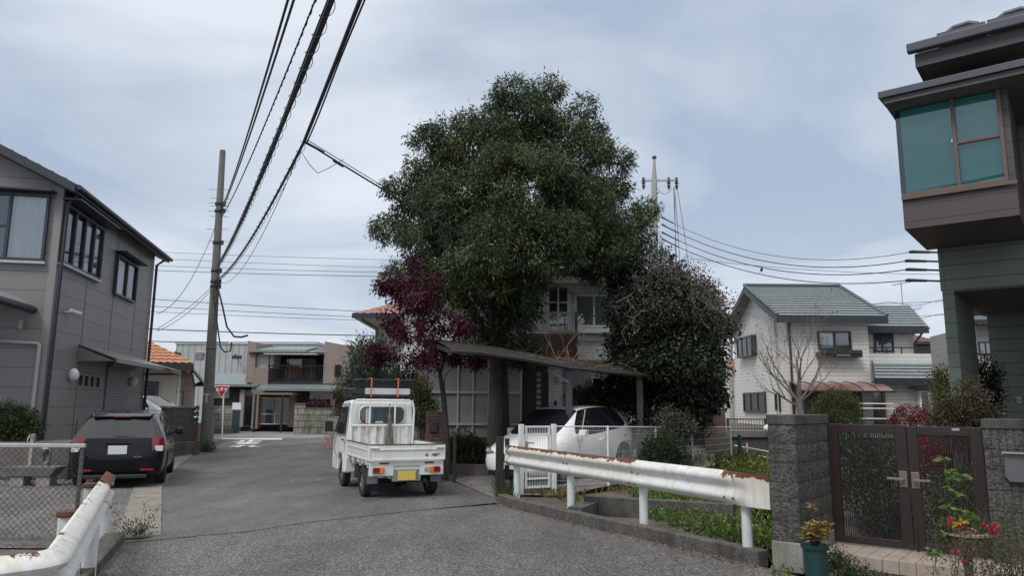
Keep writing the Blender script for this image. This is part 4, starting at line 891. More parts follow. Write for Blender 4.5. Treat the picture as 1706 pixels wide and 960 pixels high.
tags[('s', 0, 2)] = 4
BC = W(196, 755, 14.75); BC.z = .006
bc = empty('black_estate_car', BC, 90+21, 'shiny black estate car seen from behind beside the grey house', 'car')
car_cage('black_car', st, tags, mats, bc, arches=((.85, .31, .36), (3.45, .31, .36)), crown=.035, cols=(-1, -.76, .76, 1))
for x in (.85, 3.45):
    for y in (-1, 1): wheel(bc, x, y*.735, .31, .19, y, spokes=7)
for y in (-1, 1):
    mb = MB(); mb.slab([(-.005, y*.66, .705), (.0, y*.80, .705), (.01, y*.80, .81), (.0, y*.65, .81)], (-.012, 0, 0)); mb.build('reverse_light', clearlens, bc, bevel=.01)
    MB().box(-.045, -.0, y*.42, y*.66, .335, .37).build('reflector', M('reflector_red', (.3, .01, .03), .2), bc, bevel=.008)
    mb = MB(); mb.box(2.88, 2.98, y*.86, y*1.02, .93, 1.08); mb.bar((2.95, y*.8, .96), (2.93, y*.88, 1.0), .05, .05); mb.build('side_mirror', carblack, bc, bevel=.03)
    MB().box(1.35, 1.52, y*.845, y*.87, .80, .83).build('door_handle', carblack, bc, bevel=.01)
mb = MB(); mb.slab([(.34, -.57, 1.405), (.34, .57, 1.405), (.62, .57, 1.46), (.62, -.57, 1.46)], (0, 0, .03)); mb.slab([(.24, -.50, 1.36), (.24, .50, 1.36), (.36, .56, 1.41), (.36, -.56, 1.41)], (0, 0, .028)); sp_ = mb.build('spoiler', M('spoiler_black', (.01, .012, .014), .2, coat=.5), bc, bevel=.012)
MB().box(.225, .245, -.15, .15, 1.365, 1.385).build('brake_light', redlens, bc)
mb = MB(); mb.slab([(.62, -.025, 1.47), (.80, -.025, 1.48), (.72, 0, 1.555), (.66, 0, 1.55)], (0, .05, 0)); mb.build('antenna_fin', carblack, bc)
MB().box(-.055, -.035, -.23, .23, .845, .875).build('plate_garnish', carblack, bc, bevel=.008)
MB().box(-.062, -.05, -.165, .165, .655, .82).build('number_plate', M('plate_white', (.62, .63, .62), .4, .02), bc, bevel=.004)
mb = MB(); mb.tube([(.035, -.30, .985), (.03, -.0, 1.0), (.06, .28, .995)], .009, 6); mb.build('wiper', black, bc)
mb = MB()
for y in (-1, 1):
    mb.tube([(-.03, y*.56, .90), (-.05, y*.56, .66), (-.055, y*.48, .56), (-.055, 0, .55)], .004, 5)
mb.tube([(-.05, -.79, .50), (-.06, -.5, .50), (-.065, .5, .50), (-.05, .79, .50)], .004, 5)
mb.build('panel_gap', M('panel_gap_black', (.002, .002, .002), .9), bc)  # near-black lines mark the tailgate and bumper seams
mb = MB(); mb.box(-.05, .05, -.55, .55, .19, .27); mb.build('diffuser', black, bc, bevel=.02)
mt = Matrix.Translation((-.0545, -.36, .60)) @ Matrix(((0, 0, -1, 0), (-1, 0, 0, 0), (0, 1, 0, 0), (0, 0, 0, 1)))
text_mesh('FIELDER', .042, chrome, 'boot_lettering', bc, mt, .002, bold=.001)

# ---- white hatchback under the carport, nose towards the road
hst = [
 [(.10,.74,.24),(.02,.80,.46),(.05,.83,.72),(.14,.79,.98),(.40,.56,1.34)],
 [(.32,.80,.20),(.26,.83,.46),(.26,.85,.74),(.34,.81,1.02),(.70,.58,1.45)],
 [(1.0,.82,.20),(1.0,.845,.46),(1.0,.85,.72),(1.05,.82,.98),(1.15,.60,1.51)],
 [(1.95,.82,.20),(1.95,.84,.46),(1.95,.845,.70),(1.95,.815,.93),(1.90,.61,1.52)],
 [(2.75,.82,.20),(2.75,.84,.46),(2.75,.845,.68),(2.95,.80,.91),(2.30,.585,1.475)],
 [(3.15,.81,.20),(3.15,.835,.46),(3.15,.84,.68),(3.2,.80,.90),(3.28,.66,.96)],
 [(3.70,.80,.20),(3.70,.825,.42),(3.70,.82,.64),(3.68,.76,.80),(3.64,.56,.88)],
 [(3.92,.66,.22),(4.0,.70,.36),(3.98,.72,.54),(3.93,.68,.67),(3.86,.50,.76)]]
hm_ = [('body', carwhite), ('rear_window', tint), ('side_window', tint), ('windscreen', tint), ('taillight', redlens), ('headlight', clearlens), ('lower_grille', black), ('wheel_arch', arch)]
ht = {('r', 3, 1): 1, ('t', 4, 0): 3, ('t', 4, 1): 3, ('t', 4, 2): 3, ('f', 0, 1): 6, ('f', 1, 1): 0, ('f', 0, 0): 0}
for i in (1, 2, 3): ht[('s', i, 3)] = 2
for c in (0, 2): ht[('r', 2, c)] = 4
HCN = W(851, 760, 15.5)
hdg = R(180+53)   # nose direction (-.6,-.8)
rear = Vector((HCN.x, HCN.y, 0))-Vector((math.cos(hdg), math.sin(hdg), 0))*4.0; rear.z = .20
hc = empty('white_hatchback', rear, math.degrees(hdg), 'white hatchback parked nose out under the sagging carport', 'car')
hc.rotation_euler = (0, R(2.6), hdg)
car_cage('hatch', hst, ht, hm_, hc, arches=((.72, .33, .365), (3.27, .32, .36)), crown=.03)
for x in (.72, 3.27):
    for y in (-1, 1): wheel(hc, x, y*.745, .315, .19, y, spokes=5)
for y in (-1, 1):
    mb = MB(); mb.slab([(3.99, y*.40, .655), (3.965, y*.62, .67), (3.80, y*.775, .70), (3.58, y*.82, .735), (3.60, y*.79, .765), (3.80, y*.71, .745), (3.93, y*.42, .695)], (.03, y*.02, .0)); mb.build('headlight', M('headlight_glass', (.16, .18, .2), .1, .3, 50, coat=.8), hc, bevel=.006)
    mb = MB(); mb.bar((4.065, y*.13, .40), (4.03, y*.34, .68), .05, .03, (1, 0, 0)); mb.build('grille_chrome', chrome, hc, bevel=.008)
    mb = MB(); mb.box(2.62, 2.74, y*.88, y*1.04, .95, 1.08); mb.bar((2.7, y*.8, .95), (2.68, y*.9, 1.0), .05, .04); mb.build('side_mirror', carwhite, hc, bevel=.03)
    mb = MB(); mb.tube([(1.62, y*.845, .80), (1.66, y*.885, .81), (1.80, y*.885, .81), (1.84, y*.845, .80)], .014, 6); mb.build('door_handle', carwhite, hc, smooth=True)
    mb = MB(); mb.tube([(1.52, y*.842, .26), (1.52, y*.855, .70), (1.52, y*.825, .93)], .004, 4); mb.tube([(2.62, y*.842, .26), (2.66, y*.852, .68), (2.70, y*.82, .9)], .004, 4); mb.build('door_seam', black, hc)
mb = MB(); mb.slab([(4.05, -.30, .66), (4.05, .30, .66), (4.09, .16, .36), (4.09, -.16, .36)], (.015, 0, 0)); mb.build('grille', M('black_grille', (.01, .01, .011), .3, lines=[(2, .04, .015, .01, .4, 0)]), hc)
MB().box(4.10, 4.115, -.165, .165, .36, .50).build('number_plate', M('plate_white2', (.62, .63, .62), .4, .02), hc, bevel=.004)
mb = MB(); mb.box(4.085, 4.09, -.52, .52, .22, .32); mb.build('bumper_intake', black, hc, bevel=.01)
# ---- second white car, mostly hidden beyond the grey house
w2c = copy_tree(hc); p = W(275, 700, 28.2); w2c.name = 'white_hatchback'; w2c.location = (p.x-2.95, p.y+.6, .42); w2c.rotation_euler = (0, 0, R(-8))
tag(w2c, 'white car half hidden behind the grey house and dark block wall', 'car')
# ------------------------------------------------------------------ pole, sign, cables
polem = M('weathered_concrete_pole', (.155, .15, .14), .85, .12, 3, bump=.004, bscale=30, grime=.3, gcol=(.06, .058, .05))
pb = G(342, 753); D0 = pb.y; pt = W(371, 252, D0)
up = empty('utility_pole', (pb.x, pb.y, 0), 0, 'tall grey concrete utility pole at the left edge of the street', 'utility pole')
tp = pt-Vector((pb.x, pb.y, 0)); UP = lambda t: tp*t
MB().tube([(0, 0, -.1), UP(.5), UP(1)], [.20, .155, .105], 20).build('pole', polem, up, smooth=True)
MB().tube([UP(.995), UP(1.004)], [.11, .09], 20).build('cap', polem, up)
mb = MB()
for z in (1.55, 2.2, 3.6): t = z/tp.z; mb.lathe([(.205-.04*t*1.2, 0), (.208-.04*t*1.2, .02), (.205-.04*t*1.2, .04)], UP(t), 20)
mb.build('band', M('pole_band', (.2, .2, .19), .5, metal=.4), up)
tm = M('pale_plate', (.5, .51, .5), .5)
c = UP(1.86/tp.z)+Vector((.02, -.195, 0)); mb = MB(); mb.box(c.x-.12, c.x+.12, c.y-.01, c.y, c.z+.10, c.z+.16); mb.box(c.x-.035, c.x+.035, c.y-.01, c.y, c.z-.16, c.z+.10); mb.build('letter_mark', tm, up)
mb = MB()
for k, py in enumerate((316, 331, 338, 344, 352, 361, 382, 402)):
    q = W(370, py, D0).z/tp.z; c = UP(q); mb.bar(c+Vector((-.42, 0, 0)) if k % 2 == 0 else c+Vector((-.3, -.05, 0)), c+Vector((.36, 0, 0)), .022, .022)
mb.build('step_bolt', steel, up)
for py in (340, 352, 405, 452, 470, 478): mb = MB(); c = UP(W(370, py, D0).z/tp.z); mb.lathe([(.16, -.05), (.17, 0), (.16, .05)], c, 16); mb.box(c.x+.1, c.x+.24, c.y-.1, c.y-.02, c.z-.08, c.z+.08); mb.build('cable_clamp', black, up)
c = UP(W(345, 592, D0).z/tp.z); mb = MB(); mb.lathe([(.02, -.2), (.15, -.18), (.15, .08), (.08, .14), (.02, .15)], c+Vector((-.38, -.02, 0)), 16); mb.bar(c, c+Vector((-.3, 0, 0)), .04, .04); mb.build('street_lamp_head', M('lamp_white', (.6, .6, .6), .4), up, smooth=True)
cabm = M('black_cable', (.018, .02, .024), .6, .1)
def sagline(a, b, sag, n=24):
    a, b = Vector(a), Vector(b); return [a.lerp(b, i/n)-Vector((0, 0, 4*sag*(i/n)*(1-i/n))) for i in range(n+1)]
def cable(pts, r, label, group=None, name='cable', m=cabm, spiral=0, sr=.0, srad=.006, extra=None, n=6):
    mb = MB(); mb.tube(pts, r, n)
    if extra:
        for off, rr in extra: mb.tube([Vector(p)+Vector(off)*(1+.15*math.sin(i*.9)) for i, p in enumerate(pts)], rr, 5)
    if spiral:
        L_tot = sum((Vector(b)-Vector(a)).length for a, b in zip(pts, pts[1:])); k = int(spiral*L_tot*10); sp_ = []
        for i in range(k+1):
            t = i/k*(len(pts)-1); j = min(int(t), len(pts)-2); p = Vector(pts[j]).lerp(Vector(pts[j+1]), t-j); d = (Vector(pts[j+1])-Vector(pts[j])).normalized()
            u = d.cross(Vector((0, 0, 1))).normalized(); v = d.cross(u); a = i*2*math.pi/10
            sp_.append(p+u*math.cos(a)*sr+v*(math.sin(a)*sr+sr*.4))
        mb.tube(sp_, srad, 4, cap=False)
    return tag(mb.build(name, m, None, smooth=True), label, 'cable', group)
pz = lambda py: UP(W(368, py, D0).z/tp.z)+Vector((pb.x, pb.y, 0))
def ext(a, b, k): return b+(b-a)*k
grp = 'overhead cables running from the pole over the viewer'
def over(pole_py, mids, end, D_e, sag, **kw):
    """a cable from the pole to beyond the top of the frame"""
    a = pz(pole_py)+Vector((.15, -.1, 0)); e_ = W(*end, D_e); f = e_+(e_-a).normalized()*6; return sagline(a, f, sag, 40)
cable(over(344, 0, (472, 0), 8.2, .35), .016, 'leftmost black overhead cable running up from the pole top', grp)
cable(over(350, 0, (482, 0), 8.2, .30), .016, 'second overhead cable from the left, just beside the leftmost', grp)
cable(over(362, 0, (514, 0), 8.0, .34), .010, 'thin twisted overhead wire between the pair and the thick coil wrapped cable', grp, spiral=3, sr=.012, srad=.006)
cable(over(440, 0, (536, 0), 7.6, .45), .026, 'thick coil wrapped overhead cable in the middle of the sky at left', grp, spiral=2.2, sr=.062, srad=.005, extra=[((.04, 0, .02), .012), ((-.02, 0, .045), .009)])
# the right-hand bundle bends at the branch joint
J = W(507, 235, 11.0)
a = pz(466)+Vector((.15, -.1, 0)); e_ = W(597, 0, 7.9); f = e_+(e_-J).normalized()*6
cable(sagline(a, J, .35, 24), .022, 'coil wrapped cable sloping from the pole up to the branch joint', grp, spiral=2.4, sr=.05, srad=.005, extra=[((.03, 0, .03), .010)])
cable(sagline(J, f, .06, 20), .026, 'thick cable bundle from the branch joint to the top of the picture', grp, extra=[((.04, 0, -.03), .012), ((.0, 0, .04), .009)])
J2 = W(1222, 578, 33)
bp_ = sagline(J, J2, .7, 40)
cable(bp_, .015, 'branch cable crossing in front of the big tree towards the white house', grp, extra=[((0, 0, .05), .007)])
mb = MB(); mb.tube([J+Vector((.02, 0, -.02)), J+Vector((.28, .15, -.13))], .022, 8); mb.tube([bp_[1]+Vector((0, 0, -.02)), bp_[1].lerp(bp_[2], .35)+Vector((0, 0, -.02))], .022, 8); mb.tube([J+Vector((-.4, .5, -.38)), J+Vector((-.1, .2, -.1)), J+Vector((.05, .2, -.32)), J+Vector((.15, .3, -.42)), J+Vector((.3, .4, -.3)), J+Vector((.5, .5, -.12))], .006, 6)
tag(mb.build('splice_joint', cabm, smooth=True), 'black cable splice joint with drooping loops above the big tree', 'cable joint')
cable(sagline(pz(465)+Vector((0, 0, 0)), W(505, 238, 11.2), .9, 20), .006, 'faint thin wire hanging below the coil wrapped cables', grp)
# service drops to the grey house and slack loops on the pole
gA, gB = W(262, 523, 24), W(262, 548, 24)
cable(sagline(pz(362), gA, .75, 20), .010, 'long sagging wire from the pole top down to the grey house', 'service wires')
cable(sagline(pz(473), gB, .12, 12), .009, 'upper of two short wires from the pole to the grey house', 'service wires')
cable(sagline(pz(477), W(262, 552, 24), .2, 12), .009, 'lower of two short wires from the pole to the grey house', 'service wires')
a = pz(480)+Vector((.15, -.1, 0)); b = W(402, 562, D0-.3)
cable([a, W(371, 512, D0-.3), W(378, 545, D0-.3), W(390, 561, D0-.3), b, W(413, 559, D0-.3)], .035, 'thick slack black loop hanging right of the pole', 'slack loops on the pole')
cable([pz(505)+Vector((.1, -.15, 0)), W(362, 540, D0-.3), W(367, 578, D0-.3), W(374, 587, D0-.3), W(384, 585, D0-.3), W(386, 571, D0-.3)], .028, 'thinner slack loop hanging lower on the pole', 'slack loops on the pole')
cable([pz(470)+Vector((.05, -.2, 0)), W(356, 505, D0-.3), W(362, 508, D0-.3), W(362, 490, D0-.3)], .03, 'small tight cable loop against the pole', 'slack loops on the pole')
for k, (y0, y1, r_) in enumerate(((418, 431, .012), (429, 444, .012), (441, 452, .014), (449, 459, .018), (497, 519, .018), (509, 528, .016), (518, 533, .014), (547, 558, .03), (564, 572, .028))):
    A_ = W(150, y0-(y1-y0)*.28, 62); B_ = W(760, y1+(y1-y0)*.32, 62) if k != 8 else W(380, 571, 62)
    cable(sagline(A_, B_, .15, 16), r_*1.3, ['highest', 'second highest', 'third', 'fourth', 'fifth', 'sixth', 'seventh', 'thick second lowest', 'lowest'][k]+' of the level wires crossing the sky behind the pole', 'level wires behind the pole')
# stop sign
sb = G(369, 733); sg_ = empty('road_sign', (sb.x, sb.y, 0), 0, 'red triangular stop sign with white lettering on a white post', 'road sign')
c = W(371, 659, sb.y); zt = W(371, 643, sb.y).z; zb = W(371, 664, sb.y).z; hwid = (W(383.5, 650, sb.y).x-W(357.5, 650, sb.y).x)/2; cxs = W(370.5, 650, sb.y).x-sb.x
mb = MB(); mb.tube([(.02, 0, 0), (cxs+.06, 0, zt-.03)], .033, 12); mb.build('post', whitepaint, sg_, smooth=True)
def tri(k, y):
    cz = zt-(zt-zb)*.333; P = []
    for cx_, cz_ in ((-hwid, zt), (hwid, zt), (0, zb)): P.append((cxs+cx_*k, y, cz+(cz_-cz)*k))
    return P
mb = MB(); mb.slab(tri(1, -.075), (0, .02, 0)); mb.build('sign_border', whitepaint, sg_, bevel=.03)
mb = MB(); mb.slab(tri(.88, -.079), (0, .003, 0)); mb.build('sign_face', M('sign_red', (.42, .012, .035), .4, .05), sg_, bevel=.02)
text_mesh('止まれ', .19, whitepaint, 'sign_lettering', sg_, Matrix.Translation((cxs, -.081, zt-.19)) @ Matrix.Rotation(R(90), 4, 'X'), .001, bold=.006)

# right-hand concrete pole beyond the trees
D1 = 31; q = W(1092, 680, D1); rp = empty('concrete_pole', (q.x, q.y, 0), 0, 'pale concrete pole with crossarm rising behind the vine covered tree', 'utility pole')
tt = W(1090, 262, D1)-Vector((q.x, q.y, 0)); lo = W(1091, 440, D1)-Vector((q.x, q.y, 0)); mid = W(1090, 300, D1)-Vector((q.x, q.y, 0))
palec = M('pale_pole_concrete', (.34, .33, .31), .85, .1)
MB().tube([(0, 0, 0), lo, mid], [.22, .15, .125], 16).build('pole', palec, rp, smooth=True)
MB().tube([mid, W(1090, 278, D1)-Vector((q.x, q.y, 0)), tt], [.12, .07, .05], 12).build('pole_tip', M('lead_grey', (.3, .31, .31), .5), rp, smooth=True)
MB().lathe([(.10, -.05), (.10, .03), (.05, .07)], tt, 12).build('cap', darkmetal, rp)
off = Vector((q.x, q.y, 0)); a, b = W(1068, 301, D1)-off, W(1128, 300, D1)-off
arm = MB().bar(a, b, .08, .08).build('crossarm', steel, rp)
for px in (1072, 1114, 1127):
    p = W(px, 300, D1)-off; MB().lathe([(.04, .12), (.07, .08), (.04, .02), (.08, -.02), (.05, -.08), (.09, -.12), (.05, -.2), (.08, -.26), (.03, -.42)], p, 10).build('insulator', M('insulator_dark', (.06, .06, .06), .4), rp, smooth=True)
mb = MB()
for px, x2, y2 in ((1122, 1128, 452), (1124, 1134, 458), (1128, 1150, 462), (1124, 1126, 440)): mb.tube([W(px, 312, D1)-off, W((px+x2)/2, 380, D1)-off, W(x2, y2, D1)-off], .014, 5)
mb.tube(sagline(W(1094, 312, D1)-off, W(1120, 312, D1)-off, .3, 8), .012, 5)
mb.build('down_wire', M('grey_wire', (.12, .13, .14), .5), rp)
mb = MB(); mb.tube([W(1096, 470, D1)-off+Vector((.1, -.3, 0)), W(1095, 395, D1)-off+Vector((.1, -.3, 0))], [.14, .04], 10); mb.box(*( (W(1100, 420, D1)-off).x, (W(1108, 420, D1)-off).x), -.2, .1, (W(1100, 432, D1)-off).z, (W(1100, 415, D1)-off).z)
mb.bar(W(1092, 432, D1)-off, W(1122, 430, D1)-off, .06, .06); mb.build('bracket', steel, rp)
mb = MB(); mb.bar(W(1113, 436, D1)-off, W(1124, 424, D1)-off, .1, .16); mb.bar(W(1117, 425, D1)-off, W(1120, 444, D1)-off, .1, .14); mb.build('switch', black, rp)
for k, (ya, xb, yb, yc) in enumerate(((362, 1519, 419.5, 421), (374, 1512, 434.5, 436), (387, 1513, 449, 451), (398, 1513, 467, 469))):
    A_, B_ = W(1103, ya, D1), W(xb, yb, 24); E_ = W(1720, yc+4, 22.5); lab = ['uppermost', 'second', 'third', 'lowest'][k]
    pts = sagline(A_, B_, .9-.05*k, 36); mb = MB(); mb.tube(pts, .011 if k == 0 else .017, 6); mb.tube([B_+(pts[-2]-B_)*.3, B_, B_+(E_-B_)*.16], [.045, .06, .045], 8); mb.tube([B_, E_], .032, 6)
    p1 = [pts[i] for i in ((0, 1, 2) if k == 0 else (0, 1, 2, 3))]; mb.tube(p1, [.05]+[.032]*(len(p1)-1), 6)
    tag(mb.build('power_line', cabm, smooth=True), lab+' of the four power lines between the trees and green house', 'power line', 'power lines above the white house')
p = sagline(W(1103, 398, D1), W(1513, 467, 24), .75, 36)[15]
mb = MB(); mb.ball(p+Vector((.45, 0, .09)), .055, 6, 1.3); mb.ball(p+Vector((.47, 0, .18)), .035, 6); mb.bar(p+Vector((.43, 0, .05)), p+Vector((.36, 0, -.04)), .03, .015)
tag(mb.build('bird', M('bird_dark', (.03, .03, .03), .8), smooth=True), 'tiny dark bird perched on the lowest power line', 'bird')
for k, (ya, yb) in enumerate(((431, 452), (500, 488), (523, 511))):
    cable(sagline(W(1150, ya, 44), W(1720, yb+3, 40), .4, 16), .013, ['faint thin wire just below the four power lines', 'thin spiral wrapped wire over the white house roof', 'second thin spiral wrapped wire just above the white house roof'][k], 'thin wires at right', spiral=.35 if k else 0, sr=.12, srad=.014)
q = W(1219, 690, 46); mb = MB(); mb.tube([(q.x, q.y, 0), W(1217, 560, 46)], [.16, .12], 10); tag(mb.build('utility_pole', palec, smooth=True), 'slim distant pole between vine covered tree and white house', 'utility pole')

# ------------------------------------------------------------------ guard rails
def rustpaint(name, z0, z1, amt, seed):
    m = M(name, (.70, .71, .70), .62, .08, 6, grime=.35, gcol=(.42, .40, .36), gscale=3); nt = m.node_tree; N = nt.nodes; L = nt.links.new; bs = N['Principled BSDF']; src = bs.inputs['Base Color'].links[0].from_socket
    t = N.new('ShaderNodeTexCoord'); s_ = N.new('ShaderNodeSeparateXYZ'); L(t.outputs['Object'], s_.inputs[0])
    def noise(sc_, st, det=8, rg=.7):
        mp_ = N.new('ShaderNodeMapping'); mp_.inputs['Scale'].default_value = st; mp_.inputs['Location'].default_value = (seed, seed*2, 0); L(t.outputs['Object'], mp_.inputs[0])
        n_ = N.new('ShaderNodeTexNoise'); n_.inputs['Scale'].default_value = sc_; n_.inputs['Detail'].default_value = det; n_.inputs['Roughness'].default_value = rg; L(mp_.outputs[0], n_.inputs[0]); return n_.outputs[0]
    h_ = N.new('ShaderNodeMapRange'); L(s_.outputs[2], h_.inputs[0]); h_.inputs[1].default_value = z0; h_.inputs[2].default_value = z1; h_.inputs[3].default_value = -.35; h_.inputs[4].default_value = amt
    a = N.new('ShaderNodeMath'); L(h_.outputs[0], a.inputs[0]); L(noise(7, (1, 1, .6)), a.inputs[1])
    g = N.new('ShaderNodeMapRange'); L(a.outputs[0], g.inputs[0]); g.inputs[1].default_value = .60; g.inputs[2].default_value = .63
    # cream streaks running down from the rust
    h2 = N.new('ShaderNodeMapRange'); L(s_.outputs[2], h2.inputs[0]); h2.inputs[1].default_value = z0-.35; h2.inputs[2].default_value = z1; h2.inputs[3].default_value = -.1; h2.inputs[4].default_value = amt*.55
    a2 = N.new('ShaderNodeMath'); L(h2.outputs[0], a2.inputs[0]); L(noise(16, (1, 1, .07), 5), a2.inputs[1])
    g2 = N.new('ShaderNodeMapRange'); L(a2.outputs[0], g2.inputs[0]); g2.inputs[1].default_value = .42; g2.inputs[2].default_value = .8; g2.inputs[4].default_value = .85
    m1_ = N.new('ShaderNodeMixRGB'); L(g2.outputs[0], m1_.inputs[0]); L(src, m1_.inputs[1]); m1_.inputs[2].default_value = (.50, .43, .29, 1)
    gs = N.new('ShaderNodeMapRange'); L(noise(26, (1, 1, 1), 6), gs.inputs[0]); gs.inputs[1].default_value = .64; gs.inputs[2].default_value = .70; gs.inputs[4].default_value = .5
    m0_ = N.new('ShaderNodeMixRGB'); L(gs.outputs[0], m0_.inputs[0]); L(m1_.outputs[0], m0_.inputs[1]); m0_.inputs[2].default_value = (.38, .38, .36, 1)
    rc = N.new('ShaderNodeValToRGB'); rc.color_ramp.elements[0].color = (.055, .018, .012, 1); rc.color_ramp.elements[1].color = (.20, .075, .04, 1); L(noise(30, (1, 1, 1)), rc.inputs[0])
    m2_ = N.new('ShaderNodeMixRGB'); L(g.outputs[0], m2_.inputs[0]); L(m0_.outputs[0], m2_.inputs[1]); L(rc.outputs[0], m2_.inputs[2]); L(m2_.outputs[0], bs.inputs['Base Color'])
    rr = N.new('ShaderNodeMapRange'); L(g.outputs[0], rr.inputs[0]); rr.inputs[3].default_value = .6; rr.inputs[4].default_value = .9; L(rr.outputs[0], bs.inputs['Roughness'])
    return m
PROF = [(0, .35), (.012, .352), (.03, .335), (.075, .30), (.085, .27), (.075, .24), (.03, .20), (.022, .175), (.03, .15), (.075, .11), (.085, .08), (.075, .05), (.03, .015), (.01, .0), (0, .002)]
def wbeam(name, xs, zb, y0, sgn, m, parent, push=0, dent=None, ds=1.0):
    PROF = [((p if not (.14 < z < .21 and ds > 1) else p*.25)*ds, z) for p, z in globals()['PROF']]
    mb = MB(); prev = None; xs = [xs[0]+(xs[1]-xs[0])*i/10 for i in range(11)] if len(xs) == 2 else xs
    for x in xs:
        dx = (lambda x: dent(x))(x) if dent else (0, 0)
        r1 = [(x, y0+sgn*(p+push)+dx[0], zb+z+dx[1]) for p, z in PROF]; r2 = [(x, y0+sgn*(p+push-.005)+dx[0], zb+z+dx[1]) for p, z in PROF]
        cur = len(mb.v); mb.v += r1+r2; n = len(PROF)
        if prev is not None:
            for i in range(n-1): mb.f.append((prev+i, prev+i+1, cur+i+1, cur+i)); mb.f.append((prev+n+i, cur+n+i, cur+n+i+1, prev+n+i+1))
            for i in (0, n-1): mb.f.append((prev+i, cur+i, cur+n+i, prev+n+i))
        else:
            for i in range(n-1): mb.f.append((cur+i, cur+n+i, cur+n+i+1, cur+i+1))
        prev = cur
    for i in range(n-1): mb.f.append((prev+i, prev+i+1, prev+n+i+1, prev+n+i))
    return mb.build(name, m, parent, smooth=True)
A_, B_ = G(861, 819, .15), G(1246, 911.5, .15); dA = B_-A_; angR = math.degrees(math.atan2(dA.y, dA.x)); LR = Vector((dA.x, dA.y)).length
gr = empty('guard_rail', (A_.x, A_.y, .15), angR, 'long white guard rail with rusty top edge right of the road', 'guard rail')
X1070 = LR*(2/3)
rz0 = W(861, 793, A_.y).z-.15-.02
zb = .44
rA = rustpaint('rusty_rail_paint', zb+.23, zb+.352, .33, 1); rB = rustpaint('clean_rail_paint', zb+.3, zb+.5, .1, 5); rC = rustpaint('rusty_end_paint', zb+.19, zb+.355, .34, 9)
wbeam('beam', (-.18, X1070+.05), zb, -.07, -1, rA, gr); wbeam('beam', (X1070-.02, LR-.2), zb, -.07, -1, rB, gr, push=.006)
def flat_end(name, x0, x1, m, dirn):
    mb = MB(); N_ = 8; pr = None
    for i in range(N_+1):
        t = i/N_; x = x0+(x1-x0)*t; k = max(0, 1-t*1.6); bend = -.07-.004-(.03)*(1-k)+.10*max(0, t-.6)**1.5*2
        ring = [(x, bend-p*k*.95-.014, zb+z) for p, z in PROF]; cur = len(mb.v); n = len(ring); mb.v += ring+[(a, b+.006, c) for a, b, c in ring]
        if pr is not None:
            for j in range(n-1): mb.f.append((pr+j, pr+j+1, cur+j+1, cur+j)); mb.f.append((pr+n+j, cur+n+j, cur+n+j+1, pr+n+j+1))
            for j in (0, n-1): mb.f.append((pr+j, cur+j, cur+n+j, pr+n+j))
        pr = cur
    return mb.build(name, m, gr, smooth=True)
flat_end('end_wing', LR-.22, LR+.42, rC, 1); flat_end('end_wing', -.10, -.36, rC, -1)
bm_ = M('rusty_bolt', (.16, .11, .08), .7, .3, metal=.3)
for x in (.02, LR/3-.04, LR/3+.05, X1070-.1, X1070+.05, LR-.14, LR-.03, LR-.14, LR-.03, X1070-.1, X1070+.05):
    pass
bolts = [(LR/3-.05, .175), (LR/3+.05, .175), (X1070-.11, .05), (X1070+.03, .05), (X1070-.11, .19), (X1070+.03, .175), (LR-.16, .07), (LR-.02, .07), (LR-.16, .30), (LR-.02, .30), (-.16, .06), (-.05, .06), (-.05, .30)]
for x, z in bolts: MB().lathe([(.014, 0), (.014, -.012), (.008, -.017)], (x, -.07-(.024 if abs(z-.175) < .03 else .084 if x > -.04 and x < LR-.2 else .09), zb+z), 10, 'y').build('bolt', bm_, gr, smooth=True)
gpost = M('post_white', (.66, .68, .68), .45, .08, 5, grime=.25, gcol=(.35, .32, .27))
for k in range(4):
    mb = MB(); mb.tube([(LR*k/3, 0, -.12), (LR*k/3, 0, zb+.30)], .057, 18); mb.box(LR*k/3-.03, LR*k/3+.03, -.075, -.04, zb+.1, zb+.25); mb.build('post', gpost, gr, smooth=True)
# left rail
A_, B_ = G(172, 888, .11), G(148, 945, .11); dA = B_-A_; angL = math.degrees(math.atan2(dA.y, dA.x)); LL = Vector((dA.x, dA.y)).length
lr_ = empty('guard_rail', (A_.x, A_.y, .11), angL, 'bent white guard rail at bottom left with rusty patch on its far top', 'guard rail')
zb = .30; rD = rustpaint('left_rail_paint', zb+.1, zb+.36, .06, 3); rE = rustpaint('left_rail_rusty', zb+.2, zb+.35, .5, 4)
wbeam('beam', (.55, LL+2.85), zb, -.06, 1, rD, lr_, ds=1.35); wbeam('beam', (-.62, .6), zb+.012, -.06, 1, rE, lr_, push=.006, ds=1.35)
mb = MB(); mb.box(-.76, -.61, -.06, -.045, zb+.02, zb+.35); mb.build('end_plate', gpost, lr_, bevel=.02)
xe = LL+2.85; n_ = 8; mb = MB(); pr = None
for i in range(n_+1):
    a = R(70)*i/n_; cxp, cyp = xe, -.06-.14; pt_ = (cxp+.14*math.sin(a), cyp+.14*math.cos(a)); nrm = (math.sin(a), math.cos(a)); ring = [(pt_[0]+nrm[0]*p*1.35, pt_[1]+nrm[1]*p*1.35, zb+z) for p, z in PROF]; cur = len(mb.v); mb.v += ring
    if pr is not None:
        for j in range(len(ring)-1): mb.f.append((pr+j, pr+j+1, cur+j+1, cur+j))
    pr = cur
d_ = Vector((math.cos(a), -math.sin(a), 0)); cur = len(mb.v); mb.v += [(v[0]+d_.x*2, v[1]+d_.y*2, v[2]) for v in ring]
for j in range(len(ring)-1): mb.f.append((pr+j, pr+j+1, cur+j+1, cur+j))
o = mb.build('end_wing', rustpaint('left_end_paint', zb+.2, zb+.37, .12, 6), lr_, smooth=True); so_ = o.modifiers.new('t', 'SOLIDIFY'); so_.thickness = .006
